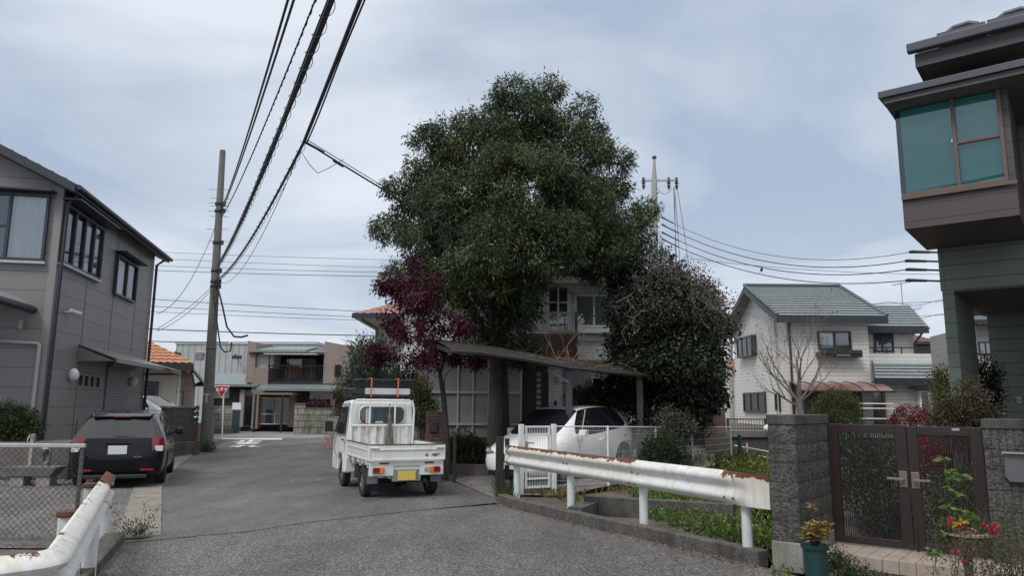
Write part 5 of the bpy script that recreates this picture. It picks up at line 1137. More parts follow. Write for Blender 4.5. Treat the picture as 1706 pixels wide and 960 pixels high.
for k in range(3):
    mb = MB(); mb.tube([(LL*k, .0, -.12), (LL*k, .0, zb+.08)], .065, 18); mb.build('post', gpost, lr_, smooth=True)
for x, z in ((LL*1.98, .175), (LL*2.02, .06), (.35, .3), (.5, .3), (.5, .05), (LL+.9, .19)): MB().lathe([(.02, 0), (.02, .012), (.01, .018)], (x, -.06+(.036 if abs(z-.175) < .03 else .128), zb+z), 10, 'y').build('bolt', bm_, lr_)
rustcap = M('rust', (.10, .045, .03), .9, .4, 20)
for k, (px, py, zt_) in enumerate(((114, 852, .66), (152, 806, .66))):
    p = G(px, py, zt_); r = empty('capped_post', (p.x, p.y, 0), angL, ['nearer square white post with round rusty cap behind left rail', 'farther square white post with rusty cap behind left rail'][k], 'post', 'rusty capped posts')
    MB().box(-.07, .07, -.07, .07, -.02, zt_-.05).build('post', gpost, r, bevel=.01); MB().lathe([(.095, zt_-.05), (.10, zt_-.03), (.09, zt_), (.04, zt_+.01)], n=20).build('cap', rustcap, r, smooth=True)
# chain-link fence
fz0, fz1, fy, fx0, fx1 = .10, 1.12, 8.85, -11.0, -4.98
cf = empty('chain_link_fence', (fx0, fy, 0), 0, 'low chain link fence with grey top rail at bottom left', 'fence'); FL = fx1-fx0
mb = MB(); mb.box(0, FL, -.02, .02, fz1, fz1+.045); mb.build('top_rail', M('grey_rail', (.42, .43, .42), .45, .15, 8, metal=.4), cf, bevel=.006)
MB().box(0, FL, -.015, .015, fz0-.03, fz0+.01).build('bottom_rail', M('grimy_rail', (.13, .125, .12), .8, .3, 8), cf)
wire = MB(); s_ = .074; hh = fz1-fz0; n = int(FL/s_)
for i in range(-int(hh/s_)-1, n+1):
    for sg in (1, -1):
        x0 = i*s_; a = [x0, fz0]; b = [x0+hh, fz1]
        if a[0] < 0: a = [0, fz0-a[0]]
        if b[0] > FL: b = [FL, fz1-(b[0]-FL)]
        if b[0] <= a[0]: continue
        if sg < 0: a[1], b[1] = fz0+fz1-a[1], fz0+fz1-b[1]
        wire.tube([(a[0], sg*.003, a[1]), (b[0], sg*.003, b[1])], .0024, 3, cap=False)
wire.build('mesh', M('dark_wire', (.016, .016, .016), .6, metal=.2), cf)
for x in (.05, 2.05, 4.05, FL-.05): MB().tube([(x, .03, -.1), (x, .03, fz1+.02)], .024, 10).build('post', M('fence_post_grey', (.13, .13, .13), .5, metal=.3), cf, smooth=True)
# ------------------------------------------------------------------ house behind the big tree
HC = Fr(W(690, 730, 21.6), 0); HC.o.z = .1
c_ = lambda px, py, y=0: HC.hit(1, y, px, py)
ch = empty('white_house', HC.o, 0, 'white and brown house half hidden behind the big evergreen tree', 'house')
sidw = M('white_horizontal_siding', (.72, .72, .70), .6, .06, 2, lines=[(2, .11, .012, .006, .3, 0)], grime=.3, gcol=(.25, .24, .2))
sidb = M('brown_siding', (.115, .08, .065), .7, .1, 2, lines=[(2, .09, .012, .006, .4, 0)])
palef = M('pale_frame_paint', (.40, .40, .37), .5, .08)
def bq(mb, p, q, y0, y1, yy=0):
    a, b = c_(*p, yy), c_(*q, yy); mb.box(a.x, b.x, y0, y1, a.z, b.z); return mb
ezc = c_(840, 466, 1.3).z
xl_, xr_ = c_(672, 600, 1.3).x, c_(1048, 600, 1.3).x
MB().box(xl_, xr_, 1.3, 8.3, 0, ezc).build('wall', sidw, ch)
rt = MB(); o_ = .75; rtl = M('brown_grey_tile', (.24, .20, .165), .75, .2, 6)
A, B = Vector((xl_-o_, 1.3-o_, ezc)), Vector((xr_+o_, 1.3-o_, ezc)); Cc, D_ = Vector((xr_-2.6, 4.8, ezc+1.55)), Vector((xl_+2.6, 4.8, ezc+1.55)); tiled(rt, A, B, Cc, D_, 12, .04, .14, waves=.3, wh=.04)
A2, B2 = Vector((xl_-o_, 8.3+o_, ezc)), Vector((xl_-o_, 1.3-o_, ezc)); tiled(rt, A2, B2, D_, D_+Vector((0, .05, 0)), 12, .04, .14, waves=.3, wh=.04)
A2, B2 = Vector((xr_+o_, 1.3-o_, ezc)), Vector((xr_+o_, 8.3+o_, ezc)); tiled(rt, A2, B2, Cc+Vector((0, .05, 0)), Cc, 12, .04, .14, waves=.3, wh=.04)
rt.build('roof', rtl, ch)
mb = MB(); mb.box(xl_-o_, xr_+o_, 1.3-o_-.03, 1.3-o_, ezc-.22, ezc-.0); mb.box(xl_-o_, xr_+o_, 1.3-o_, 8.3, ezc-.2, ezc-.16); mb.build('soffit', M('soffit_pale', (.45, .45, .43), .8), ch)
# sunroom with pale screens
mb = MB(); bq(mb, (690, 597), (870, 730), .05, 1.28); mb.build('sunroom', M('screen_grey', (.235, .24, .235), .5, .07, 3), ch)
fr2 = MB(); zt, zb_ = c_(700, 597).z, c_(700, 728).z
for px in (690, 763, 788, 814, 842, 868): x = c_(px, 650).x; fr2.box(x-.025, x+.025, -.01, .048, zb_, zt)
for py in (597, 654, 707): z = c_(760, py).z; fr2.box(c_(689, 650).x, c_(869, 650).x, -.018, .046, z-.03, z+.03)
fr2.build('sunroom_frame', palef, ch)
mb = MB(); a, b = c_(684, 595), c_(874, 590); mb.slab([(a.x, -.25, a.z+.03), (b.x, -.25, a.z+.03), (b.x, 1.3, a.z+.4), (a.x, 1.3, a.z+.4)], (0, 0, .06)); mb.build('sunroom_roof', M('sunroom_roof_grey', (.3, .3, .3), .5), ch)
# entrance: dark red door with slit window, white siding and a lamp
mb = MB(); bq(mb, (871, 612), (914, 712), .9, 1.28, .9); dr = mb.build('door', M('dark_red_door', (.045, .012, .013), .45, .1, lines=[(0, .16, .012, .006, .4, 0)]), ch)
mb = MB(); bq(mb, (894, 618), (901, 700), .87, .9, .87); mb.build('slit_window', M('slit_glass', (.42, .44, .42), .3, .1, lines=[(2, .17, .07, .01, .85, 0)]), dr)
mb = MB(); bq(mb, (914, 607), (937, 712), .85, 1.29, .85); mb.build('entrance_wall', sidw, ch)
p = c_(930, 632, .8); mb = MB(); mb.lathe([(.03, .1), (.10, .05), (.14, -.08), (.11, -.1)], (p.x, .72, p.z), 14); mb.tube([(p.x, .85, p.z+.1), (p.x, .72, p.z+.12)], .02, 6); mb.build('wall_lamp', M('lamp_shell', (.5, .5, .5), .4), ch, smooth=True)
mb = MB(); bq(mb, (923, 668), (928, 676), .80, .85, .8); mb.build('intercom', black, ch)
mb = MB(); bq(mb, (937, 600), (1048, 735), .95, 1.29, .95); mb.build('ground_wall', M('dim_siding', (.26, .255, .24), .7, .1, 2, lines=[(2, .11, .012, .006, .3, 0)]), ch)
a, b = c_(985, 628, .95), c_(1024, 668, .95); window(ch, ('y', .95, -1), a.x, b.x, b.z, a.z, palef, .05, .06, mull=(.5,))
# balcony
byy = -.4; mb = MB(); bq(mb, (878, 556), (962, 600), byy, 1.29, byy); mb.build('balcony', sidb, ch)
mb = MB(); bq(mb, (958, 519), (962.5, 600), byy-.02, byy+.1, byy); mb.build('balcony_post', M('dark_post', (.06, .055, .055), .6), ch)
mb = MB(); a, b = c_(880, 519, byy), c_(956, 553, byy); mb.box(a.x, b.x, byy+.02, byy+.06, a.z-.05, a.z); mb.box(a.x, b.x, byy+.02, byy+.06, b.z, b.z+.05)
for k in range(2): x = (a.x, b.x-.04)[k]; mb.box(x, x+.04, byy+.02, byy+.06, b.z+.05, a.z-.05)
z2 = c_(905, 503, byy).z; mb.box(c_(902, 500, byy).x, b.x, byy+.02, byy+.06, z2-.03, z2+.01); mb.box(b.x-.04, b.x, byy+.02, byy+.06, a.z, z2)
n = 15
for i in range(n):
    x0 = a.x+(b.x-a.x)*i/n; w_ = (b.x-a.x)/n; zs = [b.z+.05+(a.z-.1-b.z)*k/4 for k in range(5)]
    mb.tube([(x0+(w_ if k % 2 else 0), byy+.035, z) for k, z in enumerate(zs)], .008, 4); mb.tube([(x0+(0 if k % 2 else w_), byy+.045, z) for k, z in enumerate(zs)], .008, 4)
mb.build('lattice_railing', palef, ch)
a, b = c_(957, 491, 1.3), c_(1034, 546, 1.3); wn_ = window(ch, ('y', 1.3, -1), a.x, b.x, b.z, a.z, whitepaint, .06, .08, mull=(.42,), trans=(), curt=((0, .42, M('grey_blind', (.62, .64, .63), .7)), (.42, 1, M('pale_green_blind', (.74, .80, .77), .7, .05)),), gl=glassmat('blind_glass', (.9, .95, .93), .06))
mb = MB(); mb.box(a.x-.1, b.x+.1, 1.0, 1.29, b.z-.2, b.z-.05); mb.box(xl_+4, xr_, 1.2, 1.299, b.z-.42, b.z-.3); mb.build('sill_band', whitepaint, ch)
a, b = c_(912, 476, 1.3), c_(948, 553, 1.3); window(ch, ('y', 1.3, -1), a.x, b.x, b.z, a.z, whitepaint, .05, .07, mull=(.5,), curt=((0, 1, greycurtain),))
a, b = c_(668, 602, 1.3), c_(686, 652, 1.3); window(ch, ('y', 1.3, -1), a.x, b.x, b.z, a.z, whitepaint, .05, .09, trans=(.1, .2, .3, .4, .5, .6, .7, .8, .9), back=M('louvre_back', (.3, .3, .3), .7))
mb = MB(); x = c_(697, 600, 1.25).x; mb.tube([(x, 1.15, 0), (x, 1.15, ezc-.2)], .05, 8); mb.build('downpipe', darkmetal, ch, smooth=True)
# neighbour with salmon roof at left
hn = W(622, 640, 30); hnz = W(588, 528, 30).z
nh = empty('salmon_roof_house', (hn.x, hn.y, 0), 0, 'cream house with salmon hipped roof peeping left of the maple', 'house')
MB().box(0, 5, 0, 5, 0, hnz+.1).build('wall', cream, nh)
rt = MB(); e_ = W(588, 528, 29.2).x-hn.x; A, B = Vector((e_, -.85, hnz)), Vector((6, -.85, hnz)); P_, Q_ = Vector((3, 2.3, hnz+1.3)), Vector((2.2, 2.3, hnz+1.3)); tiled(rt, A, B, P_, Q_, 10, .04, .14, waves=.3, wh=.04); tiled(rt, Vector((e_, 5.6, hnz)), A, Q_, Q_+Vector((0, .05, 0)), 10, .04, .14, waves=.3, wh=.04)
rt.build('roof', M('salmon_tile', (.36, .21, .17), .75, .15, 6), nh)
mb = MB(); mb.slab([(e_+.03, -.82, hnz-.15), (6, -.82, hnz-.15), (6, 0, hnz-.5), (0, 0, hnz-.5)], (0, 0, .03)); mb.slab([(e_+.03, -.82, hnz-.15), (0, 0, hnz-.5), (0, 5, hnz-.5), (e_, 5.5, hnz-.15)], (0, 0, .03)); mb.build('soffit', cream, nh)
MB().box(e_-.03, 6, -.88, -.84, hnz-.16, hnz+.03).build('gutter', gtrim, nh)
mb = MB(); mb.tube([(e_+.35, -.75, hnz-.2), (.1, -.12, hnz-.5), (.1, -.12, 0)], .045, 8); mb.build('downpipe', M('brown_pipe', (.1, .07, .06), .5), nh, smooth=True)

# ------------------------------------------------------------------ carport
cr_ = [W(750, 583, 14.9), W(800, 586, 15.2), W(870, 596, 15.7), W(947, 611, 16.3), W(1020, 619, 17.0), W(1097, 627, 17.9)]
o0 = Vector((cr_[3].x, cr_[3].y, 0)); cpo = empty('carport', o0, 0, 'sagging dark carport roof littered with dry vines over the white hatchback', 'carport')
back_ = Vector((-.75, 2.6, .42)); mb = MB()
for i in range(5):
    a, b = cr_[i]-o0, cr_[i+1]-o0
    for k in range(4):
        f0, f1 = k/4, (k+1)/4; w0, w1 = .05*math.sin(f0*math.pi), .05*math.sin(f1*math.pi)
        mb.slab([a+back_*f0+Vector((0, 0, w0)), b+back_*f0+Vector((0, 0, w0)), b+back_*f1+Vector((0, 0, w1)), a+back_*f1+Vector((0, 0, w1))], (0, 0, .02))
mb.build('roof_sheet', M('weathered_roof_sheet', (.042, .038, .036), .9, .35, 5, spec=.1, grime=.6, gcol=(.05, .04, .035), lines=[(0, .12, .02, .006, .25, 0)]), cpo)
mb = MB(); mb.tube([p-o0+Vector((0, -.02, -.03)) for p in cr_], .045, 8); mb.tube([p-o0+back_+Vector((0, -.02, -.03)) for p in cr_], .05, 8)
for i in (0, 1, 2, 3, 4, 5): mb.bar(cr_[i]-o0+Vector((0, 0, -.04)), cr_[i]-o0+back_+Vector((0, 0, -.05)), .05, .07)
mb.build('roof_frame', M('dark_bronze', (.03, .03, .031), .6, .2, 6, grime=.4), cpo, smooth=True)
for k, (px, D, w_) in enumerate(((948, 16.5, .15), (1066, 17.8, .15))):
    q = W(px, 690, D)-o0; zt = (cr_[3] if k == 0 else cr_[5]).z-.03
    MB().box(q.x-w_/2, q.x+w_/2, q.y-w_/2, q.y+w_/2, -.05, zt).build('post', M('post_bronze', (.05, .052, .056), .45, .15, 5), cpo, bevel=.012)
q = W(948, 690, 16.5)-o0; MB().bar((q.x, q.y-.05, cr_[3].z-.35), W(912, 616, 16.2)-o0, .04, .05).build('brace', M('brace_grey', (.2, .2, .2), .5), cpo)
rnd = random.Random(12); mb = MB()
for k in range(150):
    i = rnd.choice((2, 3, 3, 4, 4)); f = rnd.random(); p = cr_[i].lerp(cr_[i+1], f)+back_*rnd.random()**1.6+Vector((0, 0, .07)); pts = [p]; d = Vector((rnd.uniform(-1, 1), rnd.uniform(-1, .4), rnd.uniform(-.1, .5)))
    for _ in range(5): d = (d+Vector((rnd.uniform(-.7, .7), rnd.uniform(-.7, .7), rnd.uniform(-.5, .3)))).normalized(); pts.append(pts[-1]+d*rnd.uniform(.05, .13))
    mb.tube([q for q in pts], .004, 3, cap=False)
dryv = M('dry_vine', (.20, .135, .085), .95, .4, 8)
tag(mb.build('dry_vines', dryv), 'tangle of dry brown vines lying on the carport roof', 'dry vines', kind='stuff')
mb = MB()
for k in range(7):
    p = cr_[2].lerp(cr_[4], .35+.5*rnd.random())+back_*.15; d = Vector((rnd.uniform(-.5, .6), rnd.uniform(-.3, .3), 1)); branches(mb, p, d, rnd.uniform(.35, .9), .008, 1, rnd, 3, .3, 0, .6, .7)
tag(mb.build('dry_saplings', M('dry_sapling', (.25, .15, .09), .95, .3)), 'dead orange brown saplings sprouting from the carport gutter', 'dead plants', kind='stuff')

# ------------------------------------------------------------------ big tree
def tree(name, label, base, trunk_r, forks, crown, leafm, ncl, per, L, Wd, seed, droop=.5, spread=.16, barkm=None, shell=(.72, 1.03), cat='tree', group=None, zmin=None, cname='crown', trunkpath=None):
    o0 = Vector(base); r = empty(name, o0, 0, label, cat, group); mb = MB()
    tpth = [Vector(p) for p in trunkpath]; mb.tube(tpth, trunk_r, 14, cap=False)
    rd_ = random.Random(seed)
    for (fi, cxy, rr) in forks:
        a = tpth[fi]; b = Vector(cxy); m1_ = a.lerp(b, .35)+Vector((rd_.uniform(-.15, .15), rd_.uniform(-.15, .15), .12)); m2_ = a.lerp(b, .7)+Vector((rd_.uniform(-.2, .2), rd_.uniform(-.2, .2), .1))
        mb.tube([a, m1_, m2_, b], [rr, rr*.75, rr*.5, rr*.2], 8, cap=False)
        for _ in range(5):
            q = (m1_, m2_, b)[rd_.randrange(3)]; d = Vector((rd_.uniform(-1, 1), rd_.uniform(-1, 1), rd_.uniform(-.2, 1))).normalized(); mb.tube([q, q+d*.4, q+d*.75+Vector((0, 0, .1))], [rr*.3, rr*.2, rr*.08], 5, cap=False)
    mb.v = [tuple(Vector(v)-o0) for v in mb.v]; mb.build('trunk', barkm or bark, r, smooth=True)
    leaf_cloud(cname, leafm, crown, ncl, per, L, Wd, r, seed, droop, spread, shell, zmin, origin=o0)
    return r
TD = 19.6; mpp = TD/1232
def pb_(lobes, D, dj, seed, front=0):
    r = random.Random(seed); out = []
    for l in lobes:
        px, py, rp = l[:3]; dz = l[3] if len(l) > 3 else r.uniform(-dj, dj); p = W(px, py, D+dz); m_ = D/1232*rp; out.append((p.x, p.y, p.z, m_, m_*.95, m_*(l[4] if len(l) > 4 else .88)))
    return out
lob = [(862,190,56,0),(800,232,60,-.6),(928,222,58,.3),(750,262,48,.2),(708,292,34,.1),(975,250,42,-.3),(985,215,22,-.2),(702,338,44,-.2),(770,335,70,-1.3),(870,300,78,-1.6),(955,340,66,-1.2),(1018,312,38,.2),(1054,382,36,-.2),(1005,400,48,-.9),(905,400,66,-2.0),(815,420,72,-2.1),(715,405,56,-1.0),(670,398,30,0),(735,478,52,-1.0),(820,500,58,-1.6),(860,548,30,-.8),(808,560,38,-.8),(872,520,26,-.7),(868,585,18,-.5),(945,420,40,-.8),(1040,438,34,0),(880,470,26,-1.0),(915,152,10,0),(735,217,17,.2),(975,178,20,0),(880,250,60,1.4),(960,300,60,1.5),(760,360,60,1.4),(1000,370,50,1.4),(840,380,80,1.5),(1076,345,14,0),(662,312,14,0),(668,455,26,.3),(1080,420,24,0),(995,448,22,-.3),(650,378,15,.2),(860,152,16,0),(712,232,16,0),(1030,262,12,0)]
crown = pb_(lob, TD, .5, 3)
crown = clumps(crown, 10, .24, .50, 9)+[(c[0], c[1]+.3, c[2], c[3]*.8, c[4]*.65, c[5]*.8) for c in crown if c[3] > .5]
g1 = leafmat('evergreen_leaf', (.020, .042, .018), (.074, .102, .040), .5, .22, (.155, .165, .05))
TB = W(831, 735, TD); TB.z = .1
P_ = lambda px, py, d=0: W(px, py, TD+d)
tree('big_tree', 'huge dark evergreen tree towering over the carport and white house', TB, [.34, .26, .24, .22, .17], [(2, P_(700, 380, -.5), .14), (3, P_(790, 280, -.5), .13), (3, P_(920, 290, .4), .15), (3, P_(1000, 380, 0), .12), (4, P_(862, 200, 0), .1), (2, P_(760, 470, -1), .09), (3, P_(1040, 350, .3), .09)], crown, g1, 15500, 13, .125, .034, 5, .75, .13, shell=(.74, 1.08),
     barkm=M('grey_brown_bark', (.075, .062, .052), .95, .35, 5, bump=.03, bscale=14, grime=.5, gcol=(.04, .03, .025), stretch=(3, 3, .7)), trunkpath=[TB-Vector((0, 0, .2)), P_(831, 660), P_(830, 600), P_(838, 500), P_(855, 380)])
# purple-red maple
MD = 16.9; mbse = G(747, 801); mD = mbse.y
mlob = [(690,452,30),(665,470,26),(700,490,34),(655,510,26),(690,530,36),(735,540,34),(650,555,32),(690,580,36),(640,590,26),(735,585,22),(770,545,14),(645,480,16),(720,470,20),(760,600,14),(790,598,12),(625,575,14),(715,600,16)]
mc_ = clumps(pb_(mlob, mD-.3, .3, 8), 18, .08, .18, 4)
ml = leafmat('maple_leaf', (.030, .006, .015), (.098, .015, .038), .5, .35, (.18, .045, .08))
mrt = lambda px, py, d=0: W(px, py, mD-.1+d)
tree('red_maple', 'slender maple with deep purple red leaves beside the truck', (mbse.x, mbse.y, 0), [.075, .07, .06, .045], [(3, mrt(690, 520), .03), (3, mrt(752, 540), .035), (2, mrt(700, 590), .022), (3, mrt(720, 560, .3), .025), (2, mrt(775, 590), .015), (3, mrt(660, 560), .022), (3, mrt(690, 460, -.2), .02)], mc_, ml, 1050, 9, .095, .042, 9, .8, .11, shell=(.2, 1.25), trunkpath=[(mbse.x, mbse.y, -.1), mrt(745, 740), mrt(739, 660), mrt(733, 622)], barkm=M('dark_bark', (.055, .048, .045), .95, .3, 8, bump=.01, bscale=20))
# vine covered tree
VD = 19.3
vlob = [(1085,485,42,.3),(1125,480,40,.3),(1055,520,44,0),(1110,530,70,-.8),(1165,515,46,0),(1183,545,28,.2),(1168,580,36,0),(1070,590,56,-.6),(1120,610,70,-1.0),(1060,640,46,-.4),(1110,670,56,-.8),(1160,640,44,-.3),(1150,690,36,-.2),(1090,720,36,-1.2),(1100,580,50,1),(1185,600,18,.2),(1178,655,16,0),(1040,470,20,.2)]
vc_ = pb_(vlob, VD, .4, 4)
g2 = leafmat('vine_leaf', (.009, .018, .010), (.030, .046, .018), .45, .15, (.06, .075, .03))
g3 = leafmat('dry_leaf', (.075, .066, .056), (.175, .158, .138), .8, .2)
q = W(1108, 740, VD); q.z = .05
vc2 = clumps(vc_, 9, .15, .34, 5)+[(c[0], c[1]+.25, c[2], c[3]*.85, c[4]*.6, c[5]*.85) for c in vc_]
vt = tree('vine_covered_tree', 'round dark tree smothered in climbing vines right of the carport', q, [.16, .14, .12, .08], [(2, W(1060, 560, VD), .07), (2, W(1165, 560, VD), .07), (3, W(1110, 500, VD), .06)], vc2, g2, 6400, 15, .105, .055, 15, .45, .2, shell=(.55, 1.04), trunkpath=[q-Vector((0, 0, .1)), W(1108, 690, VD), W(1110, 620, VD), W(1112, 560, VD)])
top = pb_([(1090,478,42,-.1),(1135,480,42,-.2),(1055,512,38,-.3),(1120,510,66,-.7),(1175,515,40,-.2),(1195,548,26,0),(1150,545,46,-.6)], VD-.1, .2, 6)
leaf_cloud('dry_leaves', g3, top, 700, 12, .07, .035, vt, 33, .4, .2, (.9, 1.08), None, origin=q)
mb = MB(); rnd = random.Random(21)
for k in range(110):
    l = rnd.choice(vc_[:5]); u = Vector((rnd.gauss(0, 1), -abs(rnd.gauss(0, 1)), rnd.gauss(.3, 1))).normalized(); p = Vector(l[:3])+Vector((u.x*l[3], u.y*l[4], u.z*l[5]))*1.04-q; pts = [p]; d = Vector((rnd.uniform(-.7, .7), -.15, rnd.uniform(-1, .2))).normalized()
    for _ in range(8): d = (d+Vector((rnd.uniform(-.6, .6), rnd.uniform(-.25, .1), rnd.uniform(-.5, .35)))).normalized(); pts.append(pts[-1]+d*rnd.uniform(.06, .16))
    mb.tube(pts, .0055, 3, cap=False)
mb.build('vine_stems', M('pale_vine', (.20, .165, .135), .9, .25), vt)

# ------------------------------------------------------------------ shrubs
def shrub(name, label, base, blobs, lm, ncl, per, L, Wd, seed, cat='shrub', droop=.1, spread=.12, shell=(.5, 1.05), stems=8, group=None, sm=None, zmin=0.0, up=.2):
    o0 = Vector(base); r = empty(name, o0, 0, label, cat, group); rd_ = random.Random(seed); mb = MB()
    for k in range(stems):
        b = blobs[k % len(blobs)]; t = Vector(b[:3])-o0+Vector((rd_.uniform(-.6, .6)*b[3], rd_.uniform(-.6, .6)*b[4], rd_.uniform(0, .6)*b[5])); mb.tube([(rd_.uniform(-.06, .06), rd_.uniform(-.06, .06), -.05), t*.5+Vector((rd_.uniform(-.08, .08), 0, .03)), t], [.018, .012, .004], 5, cap=False)
    mb.build('stem', sm or bark, r); leaf_cloud('foliage', lm, blobs, ncl, per, L, Wd, r, seed, droop, spread, shell, zmin, up, origin=o0); return r
def mkb(l, D, s=0): return pb_(l, D, s, 1)
gdark = leafmat('dark_shrub_leaf', (.012, .026, .012), (.04, .06, .025), .45, .15)
gmid = leafmat('mid_green_leaf', (.022, .045, .013), (.075, .11, .032), .5, .2)
golv = leafmat('olive_leaf', (.045, .055, .015), (.12, .12, .04), .55, .2)
gyel = leafmat('yellow_green_leaf', (.07, .09, .02), (.19, .2, .045), .55, .25)
gole = leafmat('oleander_leaf', (.03, .052, .034), (.10, .13, .08), .4, .15)
q = W(618, 740, 24.5); shrub('oleander', 'tall loose oleander behind the truck left of the maple', (q.x, q.y, 0), mkb([(600,590,16,0,1.3),(622,600,22,.2,1.3),(645,615,24,0),(610,635,26,-.2,1.2),(640,660,28,0),(590,640,16,0,1.3),(665,640,26,.3),(605,578,9,0,1.8),(632,575,9,0,1.6),(590,610,8)], 24.5), gole, 900, 9, .17, .032, 31, droop=-.15, spread=.2, shell=(.2, 1.1), stems=14)
q = W(582, 740, 27); shrub('brown_shrub', 'brownish autumn shrub left of the truck cab', (q.x, q.y, 0), mkb([(578,650,18,0,1.2),(590,680,22,0),(572,690,16,0),(600,710,18,0)], 27), leafmat('autumn_leaf', (.06, .04, .025), (.13, .105, .045), .6, .2), 500, 9, .09, .04, 32, shell=(.3, 1.1))
q = W(702, 740, 19.3); shrub('autumn_shrub', 'yellowing green shrub between truck cab and brick pillar', (q.x, q.y, 0), mkb([(700,650,16,0,1.2),(706,680,18,0),(692,700,16,0)], 19.3), golv, 320, 9, .08, .035, 34)
q = W(690, 740, 20.5); shrub('dark_shrub', 'dark green shrub behind the truck load under the maple', (q.x, q.y, 0), mkb([(672,640,22,0),(690,660,18,0),(670,680,22,0)], 20.6), gdark, 400, 9, .09, .04, 35)
q = W(782, 775, 17.9); shrub('hedge_plants', 'bright green garden plants in the planter left of the hatchback', (q.x, q.y, .15), mkb([(765,748,14,0),(785,745,14,0),(798,755,12,0),(775,758,14,0),(790,762,14,0),(768,735,7,0,1.5)], 17.9), gmid, 420, 8, .10, .03, 36, up=.4)
q = W(985, 700, 19.8); shrub('garden_shrub', 'yellow green shrub behind the hatchback roof', (q.x, q.y, .2), mkb([(965,668,18,0),(990,665,22,0),(1005,690,20,0),(975,690,20,0),(1010,640,12,0,1.6)], 19.8), leafmat('dim_green_leaf', (.025, .045, .015), (.08, .10, .035), .5, .2), 420, 9, .11, .04, 37)
q = W(1108, 775, 15.4); shrub('bush', 'dense dark green bush poking over the white guard rail', (q.x, q.y, 0), mkb([(1090,750,20,0),(1110,742,20,0),(1130,752,18,0),(1105,768,28,0),(1135,776,20,0),(1078,770,14,0)], 15.4), gdark, 1200, 10, .045, .018, 38, spread=.09, shell=(.6, 1.06))
q = W(1120, 730, 16.3); shrub('climber', 'grey green climber spilling over the mesh fence top', (q.x, q.y, 0), mkb([(1115,700,18,0),(1130,715,20,0),(1140,705,14,0),(1118,728,14,0)], 16.6), leafmat('grey_climber_leaf', (.03, .032, .022), (.11, .10, .07), .6, .2), 420, 9, .06, .03, 39, droop=.5, spread=.12)
# low planting in front of the fence and behind the guard rail
gveg = leafmat('weed_leaf', (.04, .078, .015), (.14, .215, .045), .5, .3, (.25, .29, .08))
K = lambda px, py, z=0: G(px, py, z)
poly = [K(1045, 822), K(1090, 800), K(1180, 790), K(1285, 800), (3.15, 9.0), (3.0, 7.6), K(1263, 926), K(1180, 905), K(1090, 876)]
tag(ground_cover('ivy_patch', gveg, poly, 42000, .055, .032, .02, 5, .7, zr=.13, clump=1.1), 'bright green leafy weeds behind the guard rail', 'weeds', kind='stuff')
poly2 = [K(1110, 790), K(1160, 775), K(1290, 770), K(1290, 800), K(1180, 800)]
tag(ground_cover('low_weeds', gyel, poly2, 3500, .12, .05, .05, 6, .9, zr=.3, clump=2.2), 'yellow green weeds below the white mesh fence end', 'weeds', kind='stuff')
poly3 = [K(868, 822), K(900, 800), K(1000, 792), K(1080, 805), K(1040, 822), K(960, 843), K(930, 838)]
tag(ground_cover('dry_grass', leafmat('dry_grass_leaf', (.07, .055, .025), (.20, .17, .07), .8, .2), poly3, 4500, .10, .02, 0, 7, .8, zr=.05, clump=3), 'dry straw coloured grass by the small white gate', 'grass', kind='stuff')
poly4 = [K(826, 838), K(826, 815), K(842, 806), K(856, 818), K(858, 838)]
tag(ground_cover('grass_tuft', gmid, poly4, 500, .22, .02, 0, 8, 1.2), 'green grass tuft at the end of the right kerb', 'grass', kind='stuff')
# concrete channel wall and garden bed
a, b = K(985, 812), K(1085, 822)
mb = MB(); mb.slab([(1.15, 11.95, -.05), (3.2, 11.0, -.05), (3.3, 11.2, -.05), (1.25, 12.15, -.05)], (0, 0, .30)); mb.slab([(1.15, 11.95, -.05), (1.35, 11.85, -.05), (1.05, 11.2, -.05), (.85, 11.3, -.05)], (0, 0, .22))
mb.v = [tuple(Vector(v)-Vector((1.15, 11.95, 0))) for v in mb.v]; r = empty('channel_wall', (1.15, 11.95, 0), 0, 'low dark mossy concrete channel wall behind the guard rail', 'low wall'); mb.build('blocks', kerbm, r)
# wooden sleepers at the driveway corner
wd_ = M('blackened_wood', (.028, .024, .022), .9, .4, 6, bump=.01, bscale=25, stretch=(4, 4, .5))
for k, (px, py, D, w_, lab) in enumerate(((833, 728, 13.9, .15, 'thick blackened wooden post at the left end of the guard rail'), (845, 731, 14.2, .09, 'thinner blackened wooden post just behind the thick one'), (758, 722, 16.4, .07, 'thin dark stake beside the maple trunk'), )):
    q = W(px, py, D); MB(); tag(MB().box(-w_/2, w_/2, -w_/2, w_/2, -.05, q.z).build('wooden_post', wd_, loc=(q.x, q.y, 0), bevel=.01), lab, 'post')
mb = MB(); q = W(826, 800, 13.95); mb.box(-.02, .26, -.05, .25, 0, .28); tag(mb.build('kerb_stone', kerbm, loc=(q.x, q.y, 0), bevel=.02), 'mossy concrete stub at the foot of the blackened posts', 'kerb stone')
mb = MB(); q = W(755, 782, 17.6); mb.box(0, 1.15, 0, .12, 0, .30); tag(mb.build('planter_edge', kerbm, loc=(q.x-.05, q.y, .01), deg=-20, bevel=.01), 'concrete planter edge left of the hatchback', 'planter')
